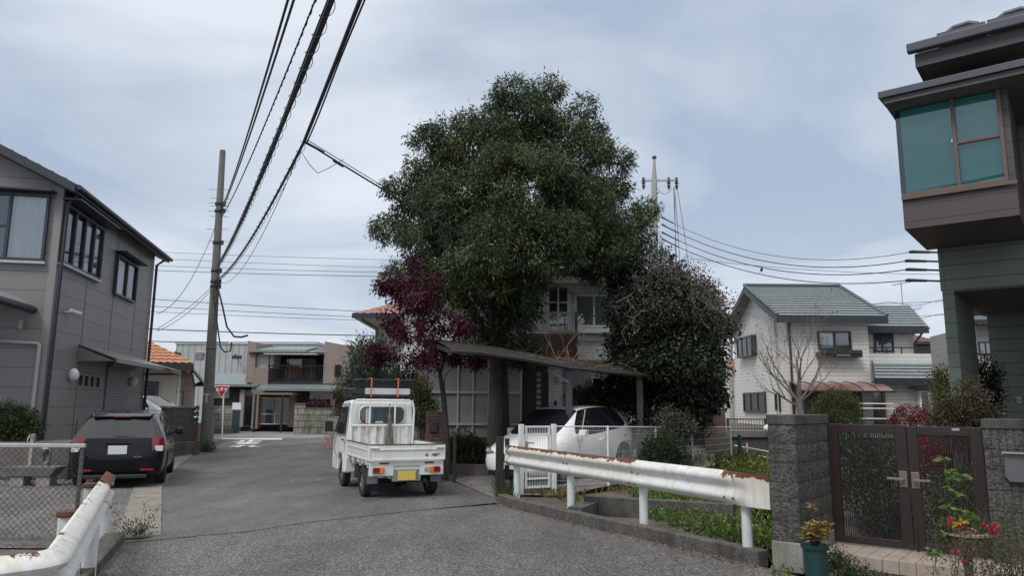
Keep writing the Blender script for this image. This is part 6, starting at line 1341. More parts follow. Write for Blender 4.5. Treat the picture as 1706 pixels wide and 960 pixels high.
# brick pillar with letter box
bp0 = W(709, 772, 17.3); pr_ = empty('brick_pillar', (bp0.x, bp0.y, 0), 8, 'red brick gate pillar with dark letter box right of the truck', 'pillar')
zt = W(725, 686, 17.3).z; brk = brickmat('red_brick', (.20, .08, .06), (.13, .05, .042), (.20, .17, .15), .23, .075, .012, axes='xyz', bump=.006, grime=.3)
MB().box(0, .46, 0, .40, 0, zt).build('brickwork', brk, pr_); p = W(718, 711, 17.3)-Vector(bp0); MB().box(.08, .25, -.05, -.001, p.z+bp0.z-.13, p.z+bp0.z+.12).build('letter_box', M('letter_box_dark', (.05, .055, .06), .5), pr_, bevel=.01)
wallseg('garden_wall', P2(560, 26), P2(708, 19.5), 0, 1.25, .15, brickmat('pale_block', (.30, .31, .28), (.25, .26, .235), (.16, .16, .14), .4, .2, .012, axes='xyz', grime=.4), 'pale block garden wall running behind the truck')
# pink netting
rnd = random.Random(5); q = G(556, 748); mb = MB()
for k in range(320):
    t = rnd.random(); h_ = rnd.random()**1.5; w_ = .75*(1-h_)**2+.12; p = Vector((rnd.uniform(-w_, w_)+.15*h_, rnd.uniform(-.25, .25), 1.25*h_)); d = Vector((rnd.uniform(-1, 1), rnd.uniform(-.5, .5), rnd.uniform(-.8, .8))).normalized(); mb.tube([p, p+d*.12+Vector((0, 0, .02)), p+d*.24], .009, 3, cap=False)
mb.slab([(.0, 0, 0), (.3, .1, 0), (.28, .1, 1.2), (.12, .05, 1.25)], (0, .02, 0))
tag(mb.build('crow_net', M('pink_net', (.46, .17, .20), .8, .25), loc=(q.x+.25, q.y, 0)), 'heap of pink refuse netting on the road edge left of the truck', 'net')
# dark red bush over the stone wall, pole weeds, kerb weeds
q = W(535, 700, 44.6); shrub('red_bush', 'dark red leafed bush above the stone wall of the brown house', (q.x, q.y, 0), mkb([(530,680,14,0),(545,690,14,0),(520,688,10,0)], 44.8), leafmat('dark_red_leaf', (.04, .01, .014), (.15, .045, .055), .6, .2), 260, 9, .14, .07, 41)
shrub('pole_weeds', 'small weeds growing at the foot of the concrete pole', (pb.x+.2, pb.y-.2, 0), [(pb.x+.2, pb.y-.25, .1, .22, .15, .18)], gmid, 50, 8, .1, .03, 42, stems=3, up=.5)
p = G(228, 893); r = shrub('kerb_weed', 'scraggly green weed with tall seed heads growing at the left kerb end', (p.x, p.y, 0), [(p.x-.05, p.y, .03, .15, .08, .05), (p.x+.10, p.y+.02, .10, .05, .05, .10)], gmid, 42, 7, .055, .016, 43, stems=4, up=.4)
mb = MB(); rnd = random.Random(8)
for x in (-.22, .05, .12, .18):
    t = Vector((x*1.5, 0, rnd.uniform(.28, .42))); mb.tube([(x*.3, 0, 0), t*.5, t], .003, 4)
    for _ in range(6): mb.ball(t+Vector((rnd.uniform(-.05, .05), rnd.uniform(-.03, .03), rnd.uniform(-.05, .04))), .008, 3)
mb.build('seed_head', M('seed_brown', (.09, .08, .05), .9), r)
# ------------------------------------------------------------------ white mesh fence and its small gate
wm = M('fence_white', (.72, .73, .71), .45, .06, 6, grime=.15, gcol=(.35, .33, .28))
fp = [W(922, 750, 14.75), W(1013, 750, 15.3), W(1093, 750, 16.9), W(1153, 750, 18.6), W(1218, 750, 21.3)]
tops = [711, 711.5, 712, 712, 712]; pxs = [922, 1013, 1093, 1153, 1218]
f0 = Vector((fp[0].x, fp[0].y, 0)); mf = empty('mesh_fence', f0, 0, 'long white wire mesh fence in front of the hatchback and vine covered tree', 'fence')
zt_ = [W(px, py, p.y).z for px, py, p in zip(pxs, tops, fp)]
for k, p in enumerate(fp):
    MB().tube([(p.x-f0.x, p.y-f0.y, -.1), (p.x-f0.x, p.y-f0.y, zt_[k]+.02)], .026 if k else .045, 10).build('post', wm, mf, smooth=True)
for k in range(4):
    a = Vector((fp[k].x-f0.x, fp[k].y-f0.y, 0)); b = Vector((fp[k+1].x-f0.x, fp[k+1].y-f0.y, 0)); d = b-a; n = int(d.length/.05); mb = MB(); za, zb2 = zt_[k], zt_[k+1]
    for i in range(1, n): p = a+d*(i/n); z = za+(zb2-za)*i/n; mb.tube([(p.x, p.y, .12), (p.x, p.y, z)], .0024, 3, cap=False)
    for t in (0, .08, .22, .38, .54, .70, .86, .93, 1): mb.tube([(a.x, a.y, .12+(za-.12)*t), (b.x, b.y, .12+(zb2-.12)*t)], .0034 if t < 1 else .012, 4 if t < 1 else 8, cap=False)
    mb.build('mesh_panel', wm, mf)
g0, g1_ = W(872, 760, 14.35), W(918, 760, 14.6); gg = empty('garden_gate', (g0.x, g0.y, 0), math.degrees(math.atan2(g1_.y-g0.y, g1_.x-g0.x)), 'small white barred side gate behind the guard rail', 'gate'); gl_ = (Vector((g1_.x, g1_.y))-Vector((g0.x, g0.y))).length; zt = W(880, 709, 14.4).z
for x in (-.05, gl_+.06): MB().box(x-.045, x+.045, -.04, .04, -.02, zt+.02).build('post', wm, gg, bevel=.008)
mb = MB(); mb.box(.03, .07, -.02, .02, .10, zt-.01); mb.box(gl_-.06, gl_-.02, -.02, .02, .10, zt-.01); mb.box(.07, gl_-.06, -.018, .018, zt-.05, zt-.012); mb.box(.07, gl_-.06, -.018, .018, .10, .14); mb.box(.07, gl_-.06, -.018, .018, zt-.19, zt-.155); mb.box(.07, gl_-.06, -.018, .018, .26, .295); mb.build('leaf_frame', wm, gg, bevel=.004)
mb = MB()
for i in range(13): x = .09+(gl_-.17)*i/12; mb.tube([(x, 0, .12), (x, 0, zt-.03)], .005, 5, cap=False)
mb.build('bars', wm, gg)
mb = MB(); mb.bar((.05, -.04, zt-.33), (.19, -.06, zt-.33), .03, .03); mb.box(.03, .08, -.05, -.02, zt-.42, zt-.3); mb.build('latch', steel, gg)
MB().bar((gl_-.04, -.06, zt-.62), (gl_+.14, -.07, zt-.60), .05, .05).build('lock_box', M('lock_dark', (.06, .07, .07), .5), gg)
MB().tube([W(966, 744, 16.0)-Vector((g0.x, g0.y, 0)), W(975, 683, 16.6)-Vector((g0.x, g0.y, 0))], .012, 6).build('cane', M('cane', (.4, .36, .28), .7), None, loc=(g0.x, g0.y, 0)).name = 'garden_cane'
tag(bpy.data.objects['garden_cane'], 'leaning bamboo cane behind the mesh fence', 'cane')
q = W(1195, 740, 22.5); tag(MB().box(0, .62, 0, .05, 0, 1.6).build('board_panel', M('brown_corrugated', (.20, .14, .095), .7, .2, 4, lines=[(0, .07, .02, .01, .35, 0)]), loc=(q.x-.35, q.y, 0)), 'brown corrugated panel at the right foot of the vine covered tree', 'panel')
for k, (px, y0, y1, D) in enumerate(((1204, 697, 790, 23), (1232, 725, 772, 21.5))):
    a = W(px, y0, D); MBm = MB(); MBm.tube([(0, 0, 0), (0, 0, a.z)], .035 if k == 0 else .06, 8); tag(MBm.build('green_post', M('green_paint', (.025, .09, .075), .5), loc=(a.x, a.y, 0)), ['slim green post at the end of the mesh fence', 'thick dark green post beside the white railing'][k], 'post')
a, b = W(1224, 745, 23.5), W(1296, 757, 19.2); r = empty('white_railing', (a.x, a.y, 0), 0, 'white three rail railing between green post and grey block pillar', 'railing'); o_ = Vector((a.x, a.y, 0))
for t in (0, .5, 1):
    a2 = W(1224, 743+t*19, 23.5)-o_; b2 = W(1296, 756+t*21, 19.2)-o_; MB().tube([a2, b2], .022, 8).build('rail', whitepaint, r, smooth=True)
q = W(1245, 760, 22.1)-o_; MB().tube([(q.x, q.y, -.05), (q.x, q.y, .62)], .03, 8).build('post', whitepaint, r, smooth=True)
# retaining wall and picket fence in front of the far white house
a = W(1205, 718, 27); ra = empty('retaining_wall', (a.x, a.y, 0), 0, 'dark concrete retaining wall under the black picket fence', 'wall')
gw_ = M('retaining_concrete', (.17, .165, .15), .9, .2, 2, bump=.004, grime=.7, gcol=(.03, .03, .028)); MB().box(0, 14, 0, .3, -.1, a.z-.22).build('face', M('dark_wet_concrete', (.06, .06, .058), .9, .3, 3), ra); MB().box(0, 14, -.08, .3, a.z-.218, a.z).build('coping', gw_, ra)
pfz = W(1250, 699, 27).z; pf = empty('picket_fence', (a.x+.2, a.y+.1, a.z), 0, 'black metal picket fence along the front of the far white house', 'fence'); mb = MB(); hz_ = pfz-a.z
for i in range(108): mb.box(.05+i*.1, .065+i*.1, 0, .015, .04, hz_-.02)
mb.build('pickets', darkmetal, pf)
mb = MB(); mb.box(0, 10.9, -.01, .025, hz_-.02, hz_+.02); mb.box(0, 10.9, -.01, .025, .05, .08); mb.build('rail', darkmetal, pf)
for x in (0, 1.35, 2.7, 4.05, 6.0, 8.0, 10.0): MB().box(x-.03, x+.03, -.02, .04, 0, hz_+.03).build('post', darkmetal, pf)
q = W(1281, 712, 26.6); mb = MB(); mb.ball((0, 0, .12), .2, 8, .7); tag(mb.build('white_bucket', whitepaint, loc=(q.x, q.y, a.z-.02), smooth=True), 'small white tub on the retaining wall by the picket fence', 'tub')

# ------------------------------------------------------------------ far white house
GZ = a.z
HH = Fr(W(1318, 700, 32.5), 0); HH.o.z = GZ
w_ = lambda px, py, y=0: HH.hit(1, y, px, py)
g_ = lambda px, py: HH.hit(0, 0, px, py)
sheet('house_plot', [(a.x, a.y+.2), (a.x+40, a.y+.2), (a.x+40, 60), (a.x, 60)], GZ-.02, gm_)
wh = empty('white_house', HH.o, 0, 'white sided two storey house with grey green tiled gable roofs at right', 'house')
sd2 = M('cream_lap_siding', (.68, .66, .61), .6, .05, 2, lines=[(2, .17, .018, .01, .3, 0)], grime=.12, gcol=(.3, .28, .24))
gt = M('grey_green_tile', (.195, .225, .232), .6, .15, 5, lines=[(0, .3, .02, .004, .12, 0)])
ap = g_(1258, 478); ez = w_(1312, 527, -.55).z; xr = w_(1478, 527, -.55).x; xw = w_(1449, 600).x; dep = ap.y*2
yb = dep; sl = (ap.z-ez)/(ap.y+.55)
mb = MB(); mb.slab([(0, 0, 0), (0, yb, 0), (0, yb, ez+.55*sl), (0, ap.y, ap.z-.06), (0, 0, ez+.55*sl-.06)], (xw, 0, 0)); mb.build('wall', sd2, wh)
rt = MB(); e0 = Vector((-.55, -.55, ez)); e1 = Vector((xr, -.55, ez)); r0 = Vector((-.55, ap.y, ap.z)); r1 = Vector((xr, ap.y, ap.z)); tiled(rt, e0, e1, r1, r0, 13, .06, .14)
e2 = Vector((-.55, yb+.55, ez)); e3 = Vector((xr, yb+.55, ez)); tiled(rt, e3, e2, r0, r1, 13, .06, .14)
rf = rt.build('roof', gt, wh)
mb = MB(); mb.tube([r0+Vector((-.02, 0, .08)), r1+Vector((.02, 0, .08))], .09, 8)
mb.tube([e1+Vector((0, 0, .06)), r1+Vector((0, 0, .08))], .08, 6); mb.tube([e0+Vector((0, 0, .06)), r0+Vector((0, 0, .08))], .07, 6); mb.build('ridge_tile', M('ridge_dark', (.08, .1, .105), .6, .2), rf)
mb = MB(); mb.box(-.55, xr, -.62, -.56, ez-.28, ez-.02); mb.slab([e0+Vector((0, 0, -.3)), r0+Vector((0, 0, -.3)), r0+Vector((0, 0, -.03)), e0+Vector((0, 0, -.03))], (-.04, 0, 0)); mb.slab([e2+Vector((0, 0, -.3)), r0+Vector((0, 0, -.3)), r0+Vector((0, 0, -.03)), e2+Vector((0, 0, -.03))], (-.04, 0, 0)); mb.build('fascia', gtrim, rf)
MB().slab([(-.5, -.52, ez-.2), (xr, -.52, ez-.2), (xr, 0, ez-.1), (-.5, 0, ez-.1)], (0, 0, .02)).build('soffit', M('soffit_white', (.5, .5, .48), .8), rf)
c = g_(1276, 508); MB().box(-.02, -.001, c.y-.25, c.y+.25, c.z-.35, c.z+.35).build('gable_vent', darkmetal, wh)
for (x0, y0, x1, y1, k) in ((1236, 565, 1261, 598, 0), (1241, 655, 1277, 687, 1), (1294, 656, 1301, 685, 2)):
    p_, q_ = g_(x0, (y0+y1)/2), g_(x1, (y0+y1)/2); zc = [g_(x0, y0).z, g_(x0, y1).z]
    window(wh, ('x', 0, -1), min(p_.y, q_.y), max(p_.y, q_.y), min(zc), max(zc), darkmetal, .08, .28 if k == 0 else .1, mull=(.33, .66) if k < 2 else (), curt=((0, .25, curtain), (.75, 1, curtain)) if k == 0 else (), gl=glassmat('side_glass', (.95, .95, .95), 0) if k == 0 else M('dark_pane', (.03, .032, .036), .35, .2), gd=.24 if k == 0 else .05)
p_, q_ = w_(1361, 552), w_(1418, 583); wf_ = window(wh, ('y', 0, -1), p_.x, q_.x, q_.z, p_.z, darkmetal, .07, .1, mull=(.5,), curt=((0, .48, curtain), (.5, 1, greycurtain)))
mb = MB(); mb.box(p_.x-.1, q_.x+.28, -.45, -.002, q_.z-.35, q_.z-.12); mb.box(p_.x-.05, q_.x+.25, -.5, -.455, q_.z-.22, q_.z-.05); mb.build('flower_box', darkmetal, wf_); MB().box(p_.x+.6, q_.x-.25, -.46, -.451, q_.z-.3, q_.z-.15).build('box_panel', M('panel_grey', (.3, .31, .31), .5), wf_)
x = w_(1322, 600).x; mb = MB(); mb.tube([(.1, -.08, ez-.25), (.1, -.08, 0)], .05, 8); mb.build('downpipe', darkmetal, wh); MB().tube([(-.08, 1.2, ez), (-.08, 1.2, 0)], .045, 8).build('downpipe', M('pale_pipe', (.5, .49, .46), .5), wh)
# set back right wing
y2 = 1.6; a0, a1 = w_(1449, 560, y2), w_(1521, 560, y2); e2z = w_(1500, 545, y2-.5).z; xr2 = w_(1546, 545, y2-.5).x; rz2 = w_(1500, 509, y2+2.4).z; rx2 = w_(1500, 509, y2+2.4).x
MB().box(xw+.001, a1.x, y2, y2+5, 0, e2z+.1).build('wing_wall', sd2, wh)
rt = MB(); tiled(rt, Vector((xw-.2, y2-.5, e2z)), Vector((xr2, y2-.5, e2z)), Vector((rx2+.4, y2+2.4, rz2)), Vector((xw-.2, y2+2.4, rz2)), 9, .06, .14); tiled(rt, Vector((xr2, y2-.5, e2z)), Vector((xr2, y2+5.5, e2z)), Vector((rx2+.4, y2+2.5, rz2)), Vector((rx2+.4, y2+2.4, rz2)), 9, .06, .14); rf2 = rt.build('wing_roof', gt, wh)
MB().box(xw, xr2, y2-.57, y2-.51, e2z-.28, e2z-.02).build('fascia', gtrim, rf2)
MB().box(xw, xr2-.05, y2-.5, y2, e2z-.26, e2z-.2).build('soffit', darkmetal, rf2)
p_, q_ = w_(1455, 556, y2), w_(1489, 587, y2); window(wh, ('y', y2, -1), p_.x, q_.x, q_.z, p_.z, darkmetal, .07, .08, mull=(.4,), curt=((.1, 1, greycurtain),))
c = w_(1514, 553, y2); MB().box(c.x-.3, c.x+.15, y2-.25, y2-.01, c.z-.18, c.z+.1).build('vent_box', M('vent_cream', (.5, .47, .42), .6), wh)
mb = MB(); mb.tube([(xr2-.3, y2-.5, e2z-.3), (a1.x, y2-.1, e2z-.7), (a1.x, y2-.1, 0)], .045, 8); mb.build('downpipe', darkmetal, wh)
# balcony parapet, rail and lower roof
yb_ = .2; p_, q_ = w_(1450, 589, yb_), w_(1600, 604, yb_); MB().box(xw+.003, q_.x, yb_, yb_+.15, q_.z-.2, p_.z).build('parapet', sd2, wh)
zr_ = w_(1500, 579, yb_).z; mb = MB(); mb.box(xw, q_.x, yb_+.05, yb_+.09, zr_-.03, zr_+.02)
for px in (1457, 1478, 1503, 1530, 1560): x = w_(px, 580, yb_).x; mb.box(x-.025, x+.025, yb_+.05, yb_+.09, p_.z, zr_-.03)
mb.build('balcony_rail', darkmetal, wh)
le = w_(1462, 632, -.9); lt = w_(1455, 605, yb_); xe_ = w_(1610, 630, -.9).x; rt = MB(); tiled(rt, Vector((le.x-.1, -.9, le.z)), Vector((xe_, -.9, le.z)), Vector((xe_, yb_, lt.z)), Vector((lt.x, yb_, lt.z)), 5, .06, .12); lr2 = rt.build('lower_roof', gt, wh)
mb = MB(); mb.box(le.x-.1, xe_, -.97, -.91, le.z-.26, le.z-.02); mb.slab([(le.x-.12, -.95, le.z-.2), (le.x-.12, -.95, le.z+.08), (lt.x-.02, yb_, lt.z+.1), (lt.x-.02, yb_, lt.z-.25)], (-.05, 0, 0)); mb.build('fascia', gtrim, lr2)
MB().box(w_(1475, 660, -.4).x, xe_, -.4, 1.5, 0, le.z-.1).build('extension_wall', sd2, wh)
p_, q_ = w_(1525, 651, -.4), w_(1572, 690, -.4); wf3 = window(wh, ('y', -.4, -1), p_.x, q_.x, q_.z, p_.z, whitepaint, .07, .3, mull=(.45,), curt=((0, 1, curtain),), gl=brightglass, gd=.25); MB().box(p_.x-.3, q_.x+.2, -1.0, -.41, p_.z+.05, p_.z+.1).build('hood', gtrim, wf3)
# garden canopy with red brown plastic roof
cp0, cp1 = w_(1336, 640, -.1), w_(1491, 652, -1.9); mb = MB(); N_ = 8; rs_ = []
for i in range(N_+1): t = i/N_; rs_.append((-.02-1.85*t, w_(1400, 637, -.1).z-(w_(1400, 637, -.1).z-w_(1400, 651, -1.9).z)*t**2.2))
xa, xb_ = w_(1336, 650, -1.9).x, w_(1491, 650, -1.9).x
for i in range(N_): mb.quad((xa, *rs_[i]), (xb_, *rs_[i]), (xb_, *rs_[i+1]), (xa, *rs_[i+1]))
cn = mb.build('canopy', M('red_brown_plastic', (.19, .095, .08), .3, .06, coat=.4), wh, smooth=True)
mb = MB()
for k in range(7): x = xa+(xb_-xa)*k/6; mb.tube([(x, y, z+.012) for y, z in rs_], .018, 5)
mb.tube([(xa-.03, rs_[-1][0], rs_[-1][1]-.03), (xb_+.03, rs_[-1][0], rs_[-1][1]-.03)], .045, 6); mb.build('canopy_frame', darkmetal, cn)
for px in (1383, 1472): x = w_(px, 680, -1.85).x; MB().box(x-.04, x+.04, -1.88, -1.8, 0, rs_[-1][1]-.04).build('canopy_post', darkmetal, wh)
p_, q_ = w_(1338, 652, -1.2), w_(1440, 716, -1.2); mb = MB(); mb.box(p_.x, q_.x, -1.2, -1.17, 0, p_.z); mb.build('dark_screen', M('dark_screen', (.04, .037, .037), .6, .15, 1, lines=[(0, .62, .05, .004, -.8, 0)]), wh)
mb = MB()
for py in (673, 681, 698): z = w_(1450, py, -2.2).z; mb.tube([(w_(1432, py, -2.2).x, -2.2, z), (w_(1488, py, -2.2).x, -2.2, z)], .022, 6)
mb.build('laundry_pole', whitepaint, wh)
# aerials
for k, (px, y0, y1, x0, x1) in enumerate(((1504, 509, 471, 1488, 1520), (1524, 530, 515, 1514, 1534))):
    a_ = W(px, y0, 36); b_ = W(px, y1, 36); r = empty('tv_aerial', a_, 0, ['tall television aerial on the right wing roof of the white house', 'smaller television aerial lower behind the white house'][k], 'aerial', 'roof aerials'); h2 = b_.z-a_.z
    MB().tube([(0, 0, -.3), (0, 0, h2)], .025, 6).build('mast', steel, r)
    mb = MB(); l0, l1 = W(x0, y1+4, 36).x-a_.x, W(x1, y1-2, 36).x-a_.x; mb.tube([(l0, 0, h2-.12), (l1, 0, h2+.06)], .015, 5)
    for i in range(9): t = i/8; x = l0+(l1-l0)*t; mb.tube([(x, -.25+.1*t, h2-.12+.18*t), (x, .25-.1*t, h2-.12+.18*t)], .01, 4); mb.tube([(x, 0, h2-.2+.18*t), (x, 0, h2-.02+.18*t)], .008, 4)
    mb.build('elements', steel, r)
# buildings glimpsed beyond
q = W(1195, 720, 60); ob = empty('orange_building', (q.x-4, q.y, 0), 0, 'orange topped building far behind seen between tree and white house', 'building'); z1, z2_ = W(1200, 622, 60).z, W(1200, 598, 60).z
MB().box(0, 6.2, 0, 6, 0, z1).build('wall', cream, ob); MB().box(-.2, 6.2, -.2, 6, z1, z2_).build('orange_band', M('orange_paint', (.50, .22, .10), .8, .1), ob)
for px, py in ((1203, 610), (1209, 664)): p = W(px, py, 60)-Vector((q.x-4, q.y, 0)); window(ob, ('y', -.2 if py < 622 else 0, -1), p.x-.35, p.x+.35, p.z-.5, p.z+.5, whitepaint, .08, .06)
q = W(1530, 590, 45); rb = empty('red_roof_house', (q.x, q.y, 0), 0, 'small house with dull red brown roof right behind the white house', 'house'); z1 = W(1540, 571, 45).z; z2_ = W(1530, 553, 45).z; x1 = W(1561, 571, 45).x-q.x
MB().box(-3, x1-.3, 0, 5, 0, z1).build('wall', M('dark_brown_wall', (.10, .08, .075), .8), rb); rt = MB(); tiled(rt, Vector((-4, -.4, z1)), Vector((x1, -.4, z1)), Vector((0.2, 2.5, z2_+.3)), Vector((-4, 2.5, z2_+.3)), 8, .04, .12); tiled(rt, Vector((x1, -.4, z1)), Vector((x1, 5.4, z1)), Vector((.2, 2.6, z2_+.3)), Vector((.2, 2.5, z2_+.3)), 8, .04, .12); rt.build('roof', M('red_brown_roof', (.15, .085, .08), .7, .2), rb)
tag(MB().box(0, 5, 0, .1, 0, W(1550, 590, 40).z).build('brown_fence', M('brown_board', (.09, .07, .06), .8), loc=(W(1528, 590, 40).x, 40, 0)), 'dark brown fence behind the white house balcony', 'fence')
q = W(1618, 640, 24); r = empty('grey_neighbour_house', (q.x, q.y, 0), -10, 'grey house with white window glimpsed past the green house pillar', 'house'); z1 = W(1635, 543, 24).z
MB().box(.3, 5, 0, 4, 0, z1).build('wall', M('greyish_wall', (.32, .31, .31), .7, .05, lines=[(2, .2, .01, .005, .3, 0)]), r); MB().slab([(.05, -.4, z1), (6, -.4, z1), (6, 2, z1+.5), (.35, 2, z1+.5)], (0, 0, .15)).build('roof', gtrim, r)
a_, b_ = W(1627, 570, 24)-Vector((q.x, q.y, 0)), W(1645, 592, 24)-Vector((q.x, q.y, 0)); window(r, ('y', -.02, -1), a_.x, b_.x+.1, b_.z, a_.z, darkmetal, .05, .05, mull=(.5,), curt=((0, 1, curtain),))
r = tag(leaf_cloud('distant_foliage', golv, mkb([(1632, 522, 14, 0), (1645, 518, 14, 0)], 30), 160, 9, .2, .1, None, 50), 'small patch of olive foliage seen above the grey neighbour house', 'tree')
# bare tree and rounded shrubs
bt0 = W(1337, 700, 28.3); bt0.z = GZ-.1; ends = []; r = empty('bare_tree', bt0, 0, 'leafless spreading tree in front of the white house', 'tree'); mb = MB(); rnd = random.Random(17)
mb.tube([(0, 0, 0), (-.05, 0, .7), (-.12, 0, 1.25)], [.13, .11, .09], 10, cap=False)
for d, ln in (((-.85, 0, .62), 1.3), ((-.5, .2, .9), 1.5), ((-.15, -.2, 1), 1.6), ((.3, .1, 1), 1.5), ((.7, -.1, .75), 1.45), ((.9, .2, .5), 1.2), ((-.95, -.2, .3), 1.2), ((.1, .5, 1), 1.4)): branches(mb, Vector((-.08+rnd.uniform(-.04, .04), 0, rnd.uniform(.8, 1.2))), d, ln*1.1, .042, 5, rnd, 3, .3, .14, .62, .62, ends)
mb.build('trunk', M('grey_twig', (.16, .135, .12), .9, .2, 6), r)
P0 = np.array([tuple(e_) for e_ in ends]); sel = rng.choice(len(P0), min(160, len(P0)), replace=False); Dn = rng.normal(size=(len(sel), 3)); Dn[:, 2] -= 1; Dn /= np.linalg.norm(Dn, axis=1)[:, None]; leaf_mesh('last_leaves', leafmat('dead_leaf', (.09, .06, .05), (.16, .11, .08), .8, .2), r) if False else leaf_mesh('last_leaves', P0[sel], Dn, np.full(len(sel), .10), np.full(len(sel), .05), leafmat('dead_leaf', (.07, .045, .04), (.16, .10, .08), .8, .2), r)
q = W(1395, 700, 25.5); shrub('round_bush', 'rounded olive green clipped bush in front of the red brown canopy', (q.x, q.y, GZ-.2), mkb([(1393,682,34,0,.8),(1372,690,20,0),(1415,688,20,0),(1395,668,22,0),(1380,672,16,0),(1412,672,16,0)], 25.5), golv, 1100, 9, .06, .03, 51, spread=.1, shell=(.7, 1.05), zmin=.5)
q = W(1520, 710, 23); shrub('red_azalea', 'low domed crimson azalea bush above the garden gate', (q.x, q.y, GZ-.3), mkb([(1520,704,30,0,.85),(1503,708,20,0,.8),(1540,706,22,0,.8)], 23), leafmat('crimson_leaf', (.06, .006, .010), (.20, .02, .028), .6, .2), 1000, 9, .05, .025, 52, spread=.08, shell=(.8, 1.03))

# ------------------------------------------------------------------ garden gate, block pillars, step
K0 = G(1337, 958); GA = -38.0; ca, sa = math.cos(R(38)), math.sin(R(38))
HNG = K0+Vector((sa, ca, 0))*1.17; FG = Fr(HNG, GA)
splitf = M('split_face_block', (.085, .083, .074), .95, .35, 9, bump=.03, bscale=34, grime=.85, gcol=(.022, .024, .022), gscale=2.2, fine=.35)
smoothb = M('cap_block', (.075, .073, .068), .9, .3, 5, bump=.005, grime=.8, gcol=(.02, .02, .02), fine=.2)
mortar = M('dark_mortar', (.045, .045, .042), .95)
def roughbox(mb, x0, x1, y0, y1, z0, z1, rnd, amp=.010):
    """block with broken faces on all sides"""
    nx, ny, nz_ = max(2, int((x1-x0)/.045)), max(2, int((y1-y0)/.045)), max(2, int((z1-z0)/.045))
    def grid(f, nu, nv):
        b = len(mb.v)
        for i in range(nu+1):
            for j in range(nv+1):
                e = i in (0, nu) or j in (0, nv); mb.v.append(f(i/nu, j/nv, 0 if e else rnd.uniform(.15, 1)*amp))
        for i in range(nu):
            for j in range(nv): k = b+i*(nv+1)+j; mb.f.append((k, k+1, k+nv+2, k+nv+1))
    X = lambda t: x0+(x1-x0)*t; Y = lambda t: y0+(y1-y0)*t; Z = lambda t: z0+(z1-z0)*t
    grid(lambda u, v, d: (X(u), y0-d, Z(v)), nx, nz_); grid(lambda u, v, d: (X(u), y1+d, Z(v)), nx, nz_)
    grid(lambda u, v, d: (x0-d, Y(u), Z(v)), ny, nz_); grid(lambda u, v, d: (x1+d, Y(u), Z(v)), ny, nz_); grid(lambda u, v, d: (X(u), Y(v), z1), nx, ny); grid(lambda u, v, d: (X(u), Y(v), z0), nx, ny)
zt = W(1337, 692, K0.y).z; r = empty('block_pillar', (HNG.x, HNG.y, 0), GA, 'weathered grey split faced block pillar left of the brown gate', 'pillar'); rnd = random.Random(2)
w0 = -.28; L0 = -1.17; mb = MB(); zb_ = .30; ch_ = .10; nc = 6; hh = (zt-ch_-zb_)/nc
for k in range(nc):
    z0 = zb_+k*hh; g = .004
    cuts = [L0, L0+.39, L0+.78, .04]
    roughbox(mb, w0, w0+.095, cuts[0]+g, cuts[1]-g, z0+g, z0+hh-g, rnd); roughbox(mb, w0+.10, -.0, cuts[0]+g, cuts[1]-g, z0+g, z0+hh-g, rnd)
    for i in (1, 2): roughbox(mb, w0, 0, cuts[i]+g, cuts[i+1]-g, z0+g, z0+hh-g, rnd)
mb.build('blocks', splitf, r)
MB().box(w0+.006, -.006, L0+.006, .03, 0, zt-ch_).build('core', mortar, r)
mb = MB()
for i in range(3): mb.box(w0-.012, .012, L0-.012+.405*i+.003, L0-.012+.405*(i+1)-.003, zt-ch_, zt)
mb.build('capping', smoothb, r, bevel=.008); MB().box(w0-.012, .014, L0-.014, .04, 0, zb_-.005).build('plinth', M('pale_plinth', (.24, .23, .20), .9, .2, 4, bump=.004, grime=.6, gcol=(.06, .055, .045), fine=.15), r, bevel=.012)
# tiled step
st_ = empty('tiled_step', (HNG.x, HNG.y, 0), GA, 'beige tiled step under the brown double gate', 'step')
tilesq = M('beige_tile', (.36, .295, .245), .6, .18, 5, grime=.35, gcol=(.12, .10, .08), fine=.05); mb = MB(); S = .15; nx = 16
for i in range(nx):
    for j in range(5): mb.box(.03+i*S+.003, .03+(i+1)*S-.003, -.66+j*S+.003, -.66+(j+1)*S-.003, .135, .15)
for i in range(nx):
    for j in range(1): mb.box(.03+i*S+.003, .03+(i+1)*S-.003, -.672, -.66, .02, .147)
mb.build('tiles', tilesq, st_, bevel=.002); MB().box(.02, .04+nx*S, -.664, .12, -.02, .139).build('bed', M('grout', (.12, .105, .09), .9), st_)
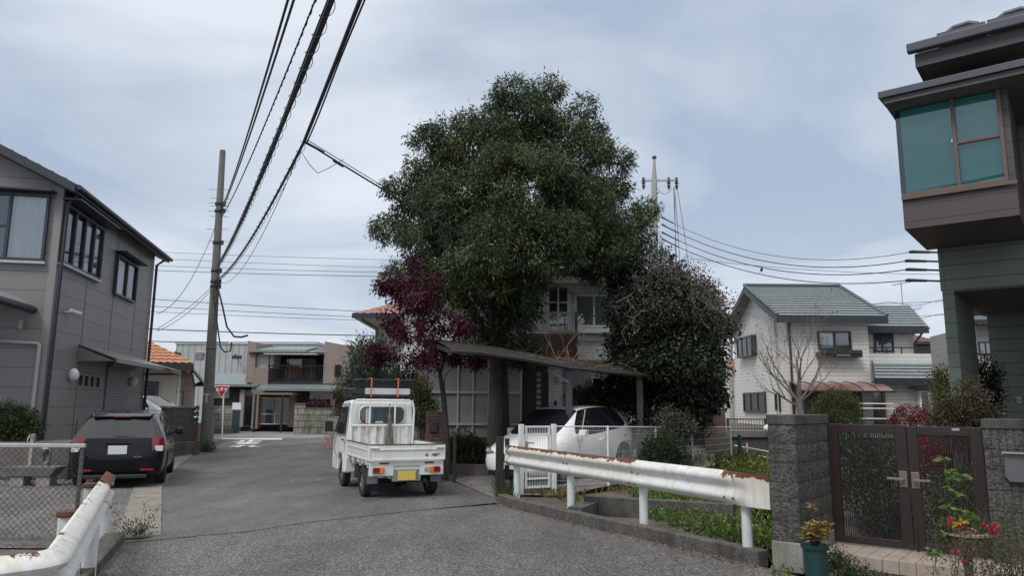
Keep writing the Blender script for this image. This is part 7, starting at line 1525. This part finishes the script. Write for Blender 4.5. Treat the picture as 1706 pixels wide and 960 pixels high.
# the two leaves
bronze = M('brown_aluminium', (.024, .015, .013), .42, .12, 4, coat=.1); slatm = M('slat_brown', (.014, .010, .009), .6, .1)
def leaf(name, label, x0, x1, zlo, zhi, hinge_left, swing=0):
    o = empty(name, FG.o+Vector((ca*x0, -sa*x0, 0)), GA, label, 'gate', 'brown garden gate leaves'); L_ = x1-x0; fw = .10
    if swing: o.rotation_euler = (0, 0, R(GA+swing))
    mb = MB(); mb.box(0, fw, -.02, .02, zlo, zhi); mb.box(L_-fw*1.1, L_, -.02, .02, zlo, zhi); mb.box(fw, L_-fw*1.1, -.02, .02, zhi-.09, zhi); mb.box(fw, L_-fw*1.1, -.02, .02, zlo, zlo+.08); mb.build('frame', bronze, o, bevel=.003)
    mb = MB(); n = int((L_-2.1*fw)/.0215)
    for i in range(n): x = fw+(L_-2.1*fw)*(i+.5)/n; mb.box(x-.0042, x+.0042, -.007, .007, zlo+.08, zhi-.09)
    mb.build('slats', slatm, o); MB().box(fw, L_-fw*1.1, .013, .028, zlo+.82, zlo+.85).build('cross_rail', bronze, o)
    hx = L_-.055 if hinge_left else .055; s = -1 if hinge_left else 1; zc = zlo+(zhi-zlo)*.56
    mb = MB(); mb.box(hx-.04, hx+.04, -.032, -.021, zc-.085, zc+.085); hp = mb.build('handle_plate', M('bronze_plate', (.19, .15, .125), .4, .1, metal=.3), o, bevel=.004)
    mb = MB(); mb.tube([(hx, -.03, zc), (hx, -.075, zc)], .014, 8); mb.bar((hx-.01*s, -.075, zc), (hx+.15*s, -.08, zc+.005), .018, .026); mb.build('lever', M('bronze_lever', (.22, .18, .15), .35, .1, metal=.4), hp, bevel=.004)
    return o, L_
zg0 = .165
ztL = FG.hit(1, 0, 1392, 707).z; xm = FG.hit(1, 0, 1516, 800).x; xR = FG.hit(1, 0, 1641, 780).x
leaf('gate_leaf', 'left leaf of the brown slatted garden gate beside the pillar', .012, xm-.004, zg0, ztL, True)
o, L_ = leaf('gate_leaf', 'right leaf of the brown slatted garden gate behind the flower bowl', xm+.004, xR, zg0, FG.hit(1, 0, 1580, 712).z, False)
MB().box(L_*.62, L_*.72, -.024, -.02, FG.hit(1, 0, 1580, 712).z-.035, FG.hit(1, 0, 1580, 712).z-.012).build('maker_badge', M('badge_silver', (.4, .4, .4), .3, metal=.5), o)
MB().tube([(.03, -.03, zg0+.2), (.03, -.03, .15)], .009, 6).build('drop_bolt', bronze, o)
# right wall
r = empty('block_wall', (HNG.x+ca*(xR+.02), HNG.y-sa*(xR+.02), 0), GA, 'dark ribbed block wall right of the brown gate', 'wall'); mb = MB(); zt = FG.hit(1, -.1, 1650, 698).z; hh = .2; k = 0; z0 = zt-.10
rnd = random.Random(9)
while z0 > .05:
    z1 = z0; z0 = max(0, z0-hh)
    for i in range(4): 
        off_ = 0 if k % 2 else -.2
        for j in range(6):
            x0 = max(0, off_+i*.4+j*.0667); x1 = off_+i*.4+(j+1)*.0667-.006
            if x1 > x0+.01: roughbox(mb, x0, x1, -.12, .03, z0+.004, z1-.004, rnd, .014)
    k += 1
mb.build('blocks', splitf, r); MB().box(.005, 1.5, -.113, .02, 0, zt-.1).build('core', mortar, r)
mb = MB()
for i in range(4): mb.box(i*.4+.003-.01, i*.4+.397-.01, -.135, .04, zt-.10, zt)
mb.build('capping', smoothb, r, bevel=.008)
c = FG.loc(G(1690, 745, .8)); hp = FG.hit(1, -.15, 1672, 756); h2_ = FG.hit(1, -.15, 1730, 806)
o = empty('letter_plate', FG.o+Vector((ca*hp.x, -sa*hp.x, 0))+Vector((-sa, -ca, 0))*.15, GA, 'plain pale letter plate with metal hood on the dark block wall', 'letter plate')
mb = MB(); mb.slab([(0, -.02, z) for z in ()] or [(.03, 0, h2_.z), (.34, 0, h2_.z), (.36, 0, h2_.z+.05), (.36, 0, hp.z), (0, 0, hp.z), (0, 0, h2_.z+.05)], (0, -.02, 0)); mb.build('plate', M('brushed_plate', (.13, .132, .135), .5, .05, metal=.3), o, bevel=.004)
MB().box(-.01, .38, -.06, .0, hp.z+.002, hp.z+.016).build('hood', M('hood_metal', (.4, .4, .4), .4, metal=.5), o)

# ------------------------------------------------------------------ dark green house on the right
DBY = 10.3; c0 = W(1507, 382, DBY); HGf = Fr((c0.x, c0.y, 0), GA); zb_ = c0.z
d_ = lambda px, py, y=0: HGf.hit(1, y, px, py)
dh = empty('green_house', HGf.o, GA, 'dark green sided house with brown bay window at the right edge', 'house')
gs = M('green_siding', (.130, .158, .132), .62, .07, 2, lines=[(2, .23, .014, .008, .5, .1)], bump=.0015, bscale=60, grime=.15, gcol=(.04, .05, .045), stretch=(1, 1, 4))
bs_ = M('brown_bay_siding', (.070, .057, .056), .6, .08, 2, lines=[(2, .23, .014, .008, .5, .45)], bump=.0015, bscale=60, stretch=(1, 1, 4))
btr = M('brown_trim', (.115, .078, .062), .45, .08); sof = M('soffit_brown', (.085, .078, .082), .8, .05); rfm = M('slate_roof_edge', (.055, .06, .075), .5, .1)
wc = HGf.loc(G(1563, 415, zb_)); wx, wy = wc.x, wc.y
bw = d_(1688, 250).x; zs = d_(1503, 325).z; ztp = d_(1497, 178).z; ztb = d_(1490, 182).z
MB().box(0, bw, .0, wy, zb_, zs-.03).build('bay_base', bs_, dh)
zr2_ = d_(1492, 175).z+.22
mb = MB(); mb.box(0.02, bw, .03, wy, ztp+.02, zr2_); wtp = mb.build('bay_head', bs_, dh)
xg1 = d_(1674, 230).x; MB().box(xg1+.002, bw, .001, wy, zs-.03, zr2_-.001).build('bay_side', bs_, dh)
# window: turquoise blind behind sliding panes
teal = M('teal_blind', (.045, .285, .27), .65, .22, .7, stretch=(.4, .4, 3)); mb = MB()
mb.box(-.0, xg1, -.035, .03, zs-.05, zs+.01); mb.box(-.0, xg1, -.035, .03, ztp-.02, ztp+.035); mb.box(xg1-.05, xg1, -.035, .03, zs+.01, ztp-.02); xm_ = d_(1592, 240).x; mb.box(xm_-.025, xm_+.025, -.03, .025, zs+.01, ztp-.02); zm_ = d_(1630, 232).z; mb.box(xm_+.025, xg1-.05, -.025, .02, zm_-.02, zm_+.02)
bwf = mb.build('window_frame', btr, dh, bevel=.004)
tg_ = glassmat('bay_glass', (.94, .98, .98), .025)
MB().box(.0, xm_-.02, -.012, -.006, zs+.01, ztp-.02).build('pane', tg_, bwf); MB().box(xm_+.03, xg1-.05, .0, .006, zs+.01, zm_-.02).build('pane', tg_, bwf); MB().box(xm_+.03, xg1-.05, .0, .006, zm_+.02, ztp-.02).build('pane', tg_, bwf)
MB().box(-.004, .002, -.012, wy, zs+.01, ztp-.02).build('side_pane', tg_, bwf)
MB().box(.05, xg1-.01, .06, .075, zs, ztp).build('blind', teal, bwf)
MB().box(xm_-.045, xm_-.03, -.03, -.012, (zs+ztp)/2-.02, (zs+ztp)/2+.02).build('catch', M('catch_white', (.6, .6, .6), .4), bwf)
MB().box(.03, .034, .08, wy, zs, ztp).build('side_board', sof, dh)
MB().box(-.0, bw+.01, -.05, -.036, zs-.085, zs-.035).build('sill', btr, dh)
# little roof over the bay, then the main eave
yl = -.42; p_, q_ = d_(1462, 153, yl), d_(1690, 108, yl)
MB().slab([(p_.x, yl, p_.z-.10), (bw+.30, yl, p_.z-.10), (bw+.30, wy, p_.z+.06), (p_.x, wy, p_.z+.06)], (0, 0, .10)).build('bay_roof', rfm, dh, bevel=.006)
MB().slab([(p_.x+.06, yl+.05, p_.z-.18), (bw+.25, yl+.05, p_.z-.18), (bw+.25, wy, p_.z-.18), (p_.x+.06, wy, p_.z-.18)], (0, 0, .078)).build('bay_soffit', M('bay_soffit', (.10, .09, .095), .7), dh)
xwl = wx
yE = -.05; p2, = (d_(1514, 76, yE),); zE = p2.z
mb = MB(); mb.slab([(p2.x, yE, zE-.12), (p2.x+6, yE, zE-.12), (p2.x+6, 5, zE+1.9), (p2.x, 5, zE+1.9)], (0, 0, .12)); er_ = mb.build('roof', rfm, dh, bevel=.01)
mb = MB(); mb.box(p2.x-.02, p2.x+6, yE-.1, yE+.02, zE-.14, zE-.0); mb.build('eave_gutter', rfm, er_, bevel=.02)
mb = MB(); mb.box(p2.x+.06, p2.x+6, yE+.03, yE+.08, zE-.34, zE-.14); mb.box(p2.x+.06, p2.x+6, yE+.08, wy, zE-.33, zE-.30); mb.box(p2.x+.06, p2.x+.1, yE+.08, 5, zE-.34, zE-.14); mb.build('soffit', sof, er_)
for px, py in ((1602, 50), (1688, 27)): c = d_(px, py, .3); mb = MB(); mb.tube([(c.x-.22, .25, c.z-.05), (c.x-.08, .25, c.z+.04), (c.x+.1, .25, c.z+.05), (c.x+.2, .25, c.z+.0)], .05, 8); mb.box(c.x-.3, c.x+.3, .15, .4, c.z-.15, c.z-.02); mb.build('snow_guard', rfm, er_)
# walls: upper storey, pillar, recess
xP = d_(1592, 520, wy).x; zc = d_(1592, 483, wy).z; bk_ = HGf.loc(G(1643, 521, zc)); Xmax = wx+5
MB().box(wx, Xmax, wy, wy+4, zc, zE-.32).build('upper_wall', gs, dh)
pdp = HGf.hit(0, xP, 1622, 520).y
MB().box(wx+.002, xP, wy+.002, pdp, -.05, zc-.002).build('corner_pillar', gs, dh)
MB().box(bk_.x, Xmax, bk_.y, bk_.y+2.5, -.05, zc-.002).build('back_wall', gs, dh)
MB().box(xP+.002, Xmax, wy+.01, wy+3.9, zc-.03, zc-.003).build('porch_ceiling', sof, dh)
mb = MB(); mb.box(wx-.012, wx+.04, wy-.012, wy-.001, zc, zE-.35); mb.box(wx-.012, wx-.001, wy-.012, wy+.04, zc, zE-.35); mb.build('corner_trim', gs, dh)
s1_ = HGf.hit(1, bk_.y, 1698, 667); MB().box(s1_.x-.035, s1_.x+.035, bk_.y-.015, bk_.y-.001, s1_.z-.06, s1_.z+.06).build('switch_plate', M('switch_cream', (.45, .43, .36), .5), dh, bevel=.004); MB().box(s1_.x-.012, s1_.x+.012, bk_.y-.03, bk_.y-.016, s1_.z-.02, s1_.z+.015).build('switch', M('switch_brown', (.12, .09, .06), .5), dh)

# ------------------------------------------------------------------ plants round the gate
def gp(x, y, z=0): return FG.o+Vector((ca*x+sa*y, -sa*x+ca*y, z))
q = W(1605, 740, 9.3); shrub('mixed_shrub', 'reddish olive shrub against the green house pillar', (q.x, q.y, 0), mkb([(1600,672,30,0),(1625,690,26,0),(1590,700,26,0),(1620,655,16,0),(1640,705,20,0),(1575,700,20,0),(1605,715,40,.1)], 9.3), leafmat('reddish_olive_leaf', (.035, .038, .022), (.11, .085, .05), .55, .2), 1300, 8, .035, .018, 61, spread=.09, shell=(.3, 1.1), stems=16)
q = W(1632, 640, 13.5); shrub('dark_climber', 'dark leafy climber filling the gap behind the green pillar', (q.x, q.y, 0), mkb([(1638,625,18,0,1.3),(1640,655,20,0,1.2),(1638,690,20,0,1.2)], 13.5), gdark, 500, 9, .06, .03, 62, shell=(.3, 1.1))
q = W(1558, 740, 13); shrub('spiky_shrub', 'pale green upright spiky shrub between azalea and green pillar', (q.x, q.y, 0), mkb([(1568,640,10,0,2.5),(1572,665,12,0,2),(1580,690,16,0)], 13), gyel, 420, 8, .06, .02, 63, shell=(.2, 1.1), up=.5)
rnd = random.Random(77)
for k, (px, py, rr, D, mt_, lab) in enumerate(((1440, 800, 50, 10.6, gmid, 'green garden plants behind the left gate leaf'), (1450, 770, 44, 10.9, gdark, 'tall dark green plants added to darken the view behind the left gate leaf'), (1470, 860, 46, 9.9, gdark, 'dark green plants low behind the left gate leaf'), (1560, 770, 34, 10.2, leafmat('garden_red_leaf', (.10, .01, .02), (.28, .03, .05), .6, .25), 'red leafed plant behind the right gate leaf'), (1630, 750, 30, 9.8, leafmat('garden_red_leaf2', (.12, .01, .03), (.30, .03, .06), .6, .25), 'second red leafed plant behind the far right slats'), (1590, 850, 48, 9.2, gmid, 'green plants low behind the right gate leaf'))):  # the tall dark green mass is added to darken the view through the slats
    q = W(px, py, D); b_ = [(q.x+rnd.uniform(-.2, .2), q.y+rnd.uniform(-.2, .2), max(.15, q.z+rnd.uniform(-.2, .2)), rr*D/1232*rnd.uniform(.6, 1), rr*D/1232*.8, rr*D/1232*rnd.uniform(.6, 1)) for _ in range(5)]
    shrub('garden_plant', lab, (q.x, q.y, 0), b_, mt_, 330, 8, .06, .03, 70+k, shell=(.2, 1.1), group='plants behind the brown gate')
# tall fresh green plant in front of the right leaf
def broad_plant(name, label, base, nodes, lm, L, Wd, seed, per=7, parent=None, cat='plant'):
    r = empty(name, base, 0, label, cat); mb = MB(); pts = [Vector(n)-Vector(base) for n in nodes]; mb.tube([Vector((0, 0, 0))]+pts, .006, 5); mb.build('stem', M('green_stem', (.06, .08, .03), .7), r)
    rg = np.random.default_rng(seed); P = []; Dv = []
    for n in pts:
        for _ in range(per): a = rg.uniform(0, 6.28); P.append(tuple(n)); Dv.append((math.cos(a), math.sin(a), rg.uniform(-.5, .35)))
    P = np.array(P); Dv = np.array(Dv); Dv /= np.linalg.norm(Dv, axis=1)[:, None]; leaf_mesh('leaves', P, Dv, L*(.6+.6*rg.random(len(P))), Wd*(.6+.6*rg.random(len(P))), lm, r, seed); return r
fresh = leafmat('fresh_leaf', (.06, .11, .025), (.20, .27, .07), .4, .3)
bq_ = gp(1.02, -.42, .15); nd = [W(1590, 878, 7.4), W(1583, 845, 7.35), W(1592, 822, 7.3), W(1578, 812, 7.35), W(1585, 795, 7.35), W(1600, 792, 7.3), W(1577, 785, 7.35), W(1572, 765, 7.35)]
broad_plant('tall_plant', 'fresh green broad leafed plant climbing the right gate leaf', bq_, nd, fresh, .11, .045, 81)
broad_plant('basil_plant', 'bright green leafy sprig just above the flower bowl', W(1607, 892, 7.0), [W(1604, 868, 7.0), W(1612, 855, 7.0), W(1622, 862, 7.0), W(1600, 852, 7.0)], fresh, .10, .05, 82, 6)
broad_plant('low_sprig', 'light green leafy sprig on the beige tiled step', W(1560, 935, 6.9), [W(1558, 925, 6.9), W(1566, 918, 6.9), W(1552, 915, 6.9)], fresh, .08, .035, 83, 6)
# flower bowl on a stand
BD = 6.55; fc = W(1609, 890, BD); r = empty('flower_bowl', (fc.x, fc.y, 0), 0, 'wooden bowl of red yellow and purple flowers at the gate', 'flower bowl'); rx = 36*BD/1232
mb = MB(); mb.lathe([(rx*.55, fc.z-.17), (rx*.86, fc.z-.05), (rx*.9, fc.z-.01), (rx*.80, fc.z-.03), (rx*.4, fc.z-.03)], n=20); mb.build('bowl', M('terracotta_wood', (.16, .09, .06), .8, .2, 10, bump=.004, bscale=40), r, smooth=True)
MB().lathe([(rx*.88, fc.z-.012), (rx*1.02, fc.z-.005), (rx*1.02, fc.z+.012), (rx*.85, fc.z+.012)], n=20).build('rim', M('pale_wood', (.32, .24, .17), .8, .2, 10), r)
MB().tube([(0, 0, 0), (0, 0, fc.z-.17)], .035, 10).build('stand', M('stand_dark', (.04, .05, .05), .6), r)
MB().lathe([(.10, .0), (.10, .02), (.03, .05)], n=14).build('foot', M('stand_dark2', (.04, .05, .05), .6), r)
leaf_cloud('foliage', gmid, [(fc.x, fc.y, fc.z+.03, rx*1.0, rx*.9, .06), (fc.x-rx*.9, fc.y, fc.z-.01, .06, .08, .07)], 140, 8, .035, .015, r, 84, .1, .04, (.3, 1.1), None, .3, origin=(fc.x, fc.y, 0))
def blooms(name, m, pts, L, parent, org, seed, per=9):
    rg = np.random.default_rng(seed); P = np.repeat(np.array([tuple(p-Vector(org)) for p in pts]), per, 0)+rg.normal(size=(len(pts)*per, 3))*L*.15; Dv = rg.normal(size=P.shape); Dv[:, 2] += .4; Dv /= np.linalg.norm(Dv, axis=1)[:, None]; return leaf_mesh(name, P, Dv, L*(.7+.5*rg.random(len(P))), L*.8*np.ones(len(P)), m, parent, seed)
fl = lambda n, a, b: leafmat(n, a, b, .5, .25)
redf, yelf, whf, purf = fl('red_petal', (.45, .01, .04), (.65, .04, .09)), fl('yellow_petal', (.65, .42, .02), (.8, .6, .05)), fl('white_petal', (.6, .6, .6), (.75, .75, .72)), fl('purple_petal', (.06, .02, .12), (.12, .04, .22))
F = lambda px, py, d=0: W(px, py, BD-.08+d); ORG = (fc.x, fc.y, 0)
blooms('red_flowers', redf, [F(1583, 868), F(1581, 877), F(1592, 880), F(1600, 882), F(1610, 883), F(1586, 866)], .028, r, ORG, 91); blooms('yellow_flowers', yelf, [F(1592, 873), F(1597, 875), F(1601, 870), F(1606, 873), F(1611, 874), F(1590, 879)], .028, r, ORG, 92)
blooms('white_flowers', whf, [F(1620, 884), F(1626, 886), F(1631, 883)], .02, r, ORG, 93); blooms('purple_flowers', purf, [F(1628, 890), F(1635, 892), F(1640, 889), F(1632, 888)], .026, r, ORG, 94)
# wiry rose bush at the right corner
rb0 = W(1640, 960, 6.1); rb0.z = 0; r = empty('rose_bush', rb0, 0, 'wiry rose bush with crimson blooms in the bottom right corner', 'shrub'); mb = MB(); rnd = random.Random(31)
for k in range(40): branches(mb, Vector((rnd.uniform(-.3, .55), rnd.uniform(-.15, .2), 0)), (rnd.uniform(-.4, .4), rnd.uniform(-.3, .3), 1), rnd.uniform(.28, .5), .005, 2, rnd, 2, .3, .1, .7, .7)
mb.build('canes', M('cane_brown', (.09, .075, .05), .8, .3), r)
leaf_cloud('leaves', leafmat('rose_leaf', (.03, .04, .02), (.12, .115, .06), .6, .2), [(rb0.x-.05, rb0.y, .28, .32, .22, .28), (rb0.x+.35, rb0.y, .45, .3, .25, .42), (rb0.x+.5, rb0.y+.1, .7, .2, .2, .2), (rb0.x+.1, rb0.y, .5, .3, .2, .2)], 420, 6, .03, .013, r, 95, .1, .08, (.2, 1.1), .02, origin=rb0)
blooms('roses', redf, [W(1657, 876, 6.1), W(1656, 880, 6.05), W(1652, 884, 6.1), W(1660, 884, 6.1), W(1641, 875, 6.2), W(1592, 920, 6.2), W(1606, 938, 6.2), W(1655, 891, 6.1)], .035, r, rb0, 96)
# potted croton and small plants by the pillar
pc = W(1360, 957, 6.75); pz0 = pc.z; r = empty('potted_plant', (pc.x, pc.y, 0), 0, 'yellow leafed croton in a dark green pot before the block pillar', 'potted plant'); zt = W(1360, 908, 6.75).z
MB().lathe([(.085, 0), (.098, zt-.03), (.115, zt-.03), (.12, zt), (.105, zt), (.09, zt-.04)], n=24).build('pot', M('dark_green_pot', (.012, .045, .042), .45, .1), r, smooth=True)
mb = MB(); rnd = random.Random(5); Pn = []; Dn_ = []
for k in range(19):
    a = rnd.uniform(0, 6.28); h_ = rnd.uniform(.10, .2) if k else .36; t = Vector((math.cos(a)*rnd.uniform(.03, .13), math.sin(a)*.1, zt+h_)) if k else Vector((-.01, 0, zt+.34)); mb.tube([(0, 0, zt-.05), t*.5+Vector((0, 0, (zt-.05)*.5)), t], .006, 5)
    for _ in range(22 if k else 18): b_ = rnd.uniform(0, 6.28); z_ = rnd.uniform(-.07, 0); Pn.append(tuple(t+Vector((0, 0, z_)))); Dn_.append((math.cos(b_), math.sin(b_), rnd.uniform(-.1, .8)))
mb.build('stems', M('dark_red_stem', (.06, .02, .02), .7), r); Pn = np.array(Pn); Dn_ = np.array(Dn_); Dn_ /= np.linalg.norm(Dn_, axis=1)[:, None]
leaf_mesh('leaves', Pn, Dn_, np.full(len(Pn), .06), np.full(len(Pn), .019), leafmat('croton_leaf', (.10, .06, .025), (.38, .28, .08), .5, .25), r, 97)
q = W(1400, 945, 7.3); shrub('small_fern', 'feathery dark green plant between potted croton and tiled step', (q.x, q.y, 0), [(q.x, q.y, .12, .14, .12, .12), (q.x+.12, q.y-.1, .08, .14, .1, .08), (q.x+.22, q.y-.2, .05, .12, .1, .06), (q.x-.02, q.y+.15, .2, .08, .1, .1)], gdark, 330, 8, .035, .012, 98, spread=.05, stems=6, shell=(.3, 1.1))
q = W(1322, 957, 6.6); r = shrub('purple_flower_plant', 'low plant with tiny purple pink flowers at the pillar foot', (q.x, q.y, 0), [(q.x, q.y, .04, .16, .1, .05), (q.x+.1, q.y, .03, .1, .1, .04)], leafmat('purple_green_leaf', (.05, .03, .03), (.10, .10, .04), .6, .2), 120, 7, .03, .012, 99, spread=.04, stems=4)
rg = random.Random(3); blooms('flowers', fl('pink_petal', (.30, .12, .2), (.5, .35, .42)), [Vector((q.x+rg.uniform(-.16, .18), q.y+rg.uniform(-.1, .08), rg.uniform(.06, .12))) for _ in range(40)], .012, r, q*1 if False else (q.x, q.y, 0), 100, 5)
tag(ground_cover('weeds_by_pillar', gveg, [G(1268, 925), G(1300, 900), G(1340, 960), G(1290, 975)], 260, .06, .025, 0, 44, .7), 'small weeds on the ground at the left foot of the block pillar', 'weeds', kind='stuff')
sheet('garden_soil', [G(1267, 945), (3.0, 7.2), (3.1, 9.0), (6, 20), (14, 20), (14, 2), (5.2, 3)], -.004, M('garden_soil', (.085, .072, .055), .95, .35, 4, bump=.012, bscale=40, fine=.4))

# ------------------------------------------------------------------ left yard things
q = W(25, 735, 16.6); r0 = shrub('clipped_bush', 'dark green leafy bush on the low wall at the far left', (q.x, q.y, .22), mkb([(30,705,26,0),(5,700,28,0),(52,715,14,0),(15,725,28,0),(45,728,18,0),(-20,705,30,0)], 16.6), leafmat('bush_leaf', (.02, .035, .012), (.075, .10, .035), .45, .2), 1400, 9, .055, .028, 101, spread=.09, shell=(.6, 1.06), zmin=.4)
a, b = W(-60, 752, 15.9), W(88, 748, 16.3); d2 = b-a
r = empty('planter_wall', (a.x, a.y, 0), math.degrees(math.atan2(d2.y, d2.x)), 'low grey concrete planter wall under the clipped bush', 'low wall'); MB().box(0, 2.0, 0, 1.2, 0, W(20, 738, 16).z).build('blocks', M('planter_concrete', (.16, .145, .13), .9, .25, 4, bump=.004, grime=.6, gcol=(.05, .045, .04)), r, bevel=.01)
tq = W(58, 782, 15.2); r = empty('stone_trough', (tq.x, tq.y, 0), 5, 'grey stone water trough on blocks beneath the garden tap', 'trough'); z0, z1 = .20, .38
mb = MB(); mb.slab([(-.38, -.18, z0), (.38, -.18, z0), (.52, -.22, z1), (-.52, -.22, z1)], (0, .03, 0)); mb.slab([(-.38, .18, z0), (.38, .18, z0), (.52, .22, z1), (-.52, .22, z1)], (0, -.03, 0)); mb.slab([(-.38, -.15, z0), (-.38, .15, z0), (-.52, .19, z1), (-.52, -.19, z1)], (.04, 0, 0)); mb.slab([(.38, -.15, z0), (.38, .15, z0), (.52, .19, z1), (.52, -.19, z1)], (-.04, 0, 0)); mb.box(-.37, .37, -.15, .15, z0, z0+.03)
mb.build('basin', M('trough_stone', (.17, .17, .165), .85, .2, 8, bump=.004, grime=.4), r, bevel=.008); MB().box(-.38, -.12, -.15, .15, 0, z0-.002).build('block', concrete, r, bevel=.01); MB().box(.12, .38, -.15, .15, 0, z0-.002).build('block', concrete, r, bevel=.01)
q = W(52, 760, 15.7); r = empty('garden_tap', (q.x, q.y, 0), 0, 'chrome garden tap on a grey standpipe above the trough', 'tap'); zt = W(52, 719, 15.7).z
MB().box(-.035, .035, -.035, .035, 0, zt-.05).build('standpipe', pm, r, bevel=.006); mb = MB(); mb.tube([(0, -.03, zt-.12), (0, -.12, zt-.10), (0.0, -.17, zt-.14), (0, -.17, zt-.2)], .014, 8); mb.lathe([(.035, zt-.07), (.035, zt-.05)], (0, -.09, 0), 8); mb.build('spout', chrome, r, smooth=True)
q = W(74, 750, 16.0); r = empty('gas_pipes', (q.x, q.y, 0), 0, 'silver pipes and valve standing at the grey house corner', 'pipes'); mb = MB(); mb.tube([(0, 0, .0), (0, 0, .75), (.12, 0, .82), (.12, 0, .4), (.04, 0, .2)], .03, 8); mb.lathe([(.07, .55), (.09, .6), (.09, .68), (.05, .72)], (.03, -.06, 0), 12); mb.lathe([(.05, .3), (.07, .36), (.05, .42)], (.1, -.04, 0), 12); mb.build('pipework', M('dull_silver', (.4, .4, .4), .35, .2, metal=.7), r, smooth=True)
tag(ground_cover('lawn_strip', gmid, [G(-60, 806, .01), G(-60, 784, .01), G(40, 782, .01), G(85, 792, .01), G(60, 802, .01)], 2500, .09, .016, .01, 46, 1.1), 'strip of green grass in front of the stone trough', 'grass', kind='stuff')
rnd = random.Random(6); mb = MB()
for k in range(46):
    p = G(rnd.uniform(0, 130), rnd.uniform(796, 822)); s_ = rnd.uniform(.015, .05); mb.ball((p.x, p.y, s_*.4), s_, 3, .6)
tag(mb.build('rubble', concrete), 'scattered small stones on the yard behind the chain link fence', 'stones', kind='stuff')
# fallen leaves along the kerbs
rg = np.random.default_rng(12); n = 420; t = rg.random(n); kp = [kr[0], kr[-1]]; P = np.column_stack([kp[0].x+(kp[1].x-kp[0].x)*t-abs(rg.normal(size=n))*.10, kp[0].y+(kp[1].y-kp[0].y)*t-abs(rg.normal(size=n))*.08-.03, np.full(n, .012)])
P2_ = np.column_stack([rg.uniform(-2.6, .3, 260), rg.uniform(12.6, 17, 260), np.full(260, .014)]); P = np.vstack([P, P2_]); Dv = rg.normal(size=P.shape); Dv[:, 2] *= .15; Dv /= np.linalg.norm(Dv, axis=1)[:, None]
tag(leaf_mesh('fallen_leaves', P, Dv, .022+.03*rg.random(len(P)), .012+.014*rg.random(len(P)), leafmat('fallen_leaf', (.10, .06, .035), (.26, .19, .11), .8, .1), None, 5), 'fallen leaves scattered along the right kerb and driveway', 'fallen leaves', kind='stuff')
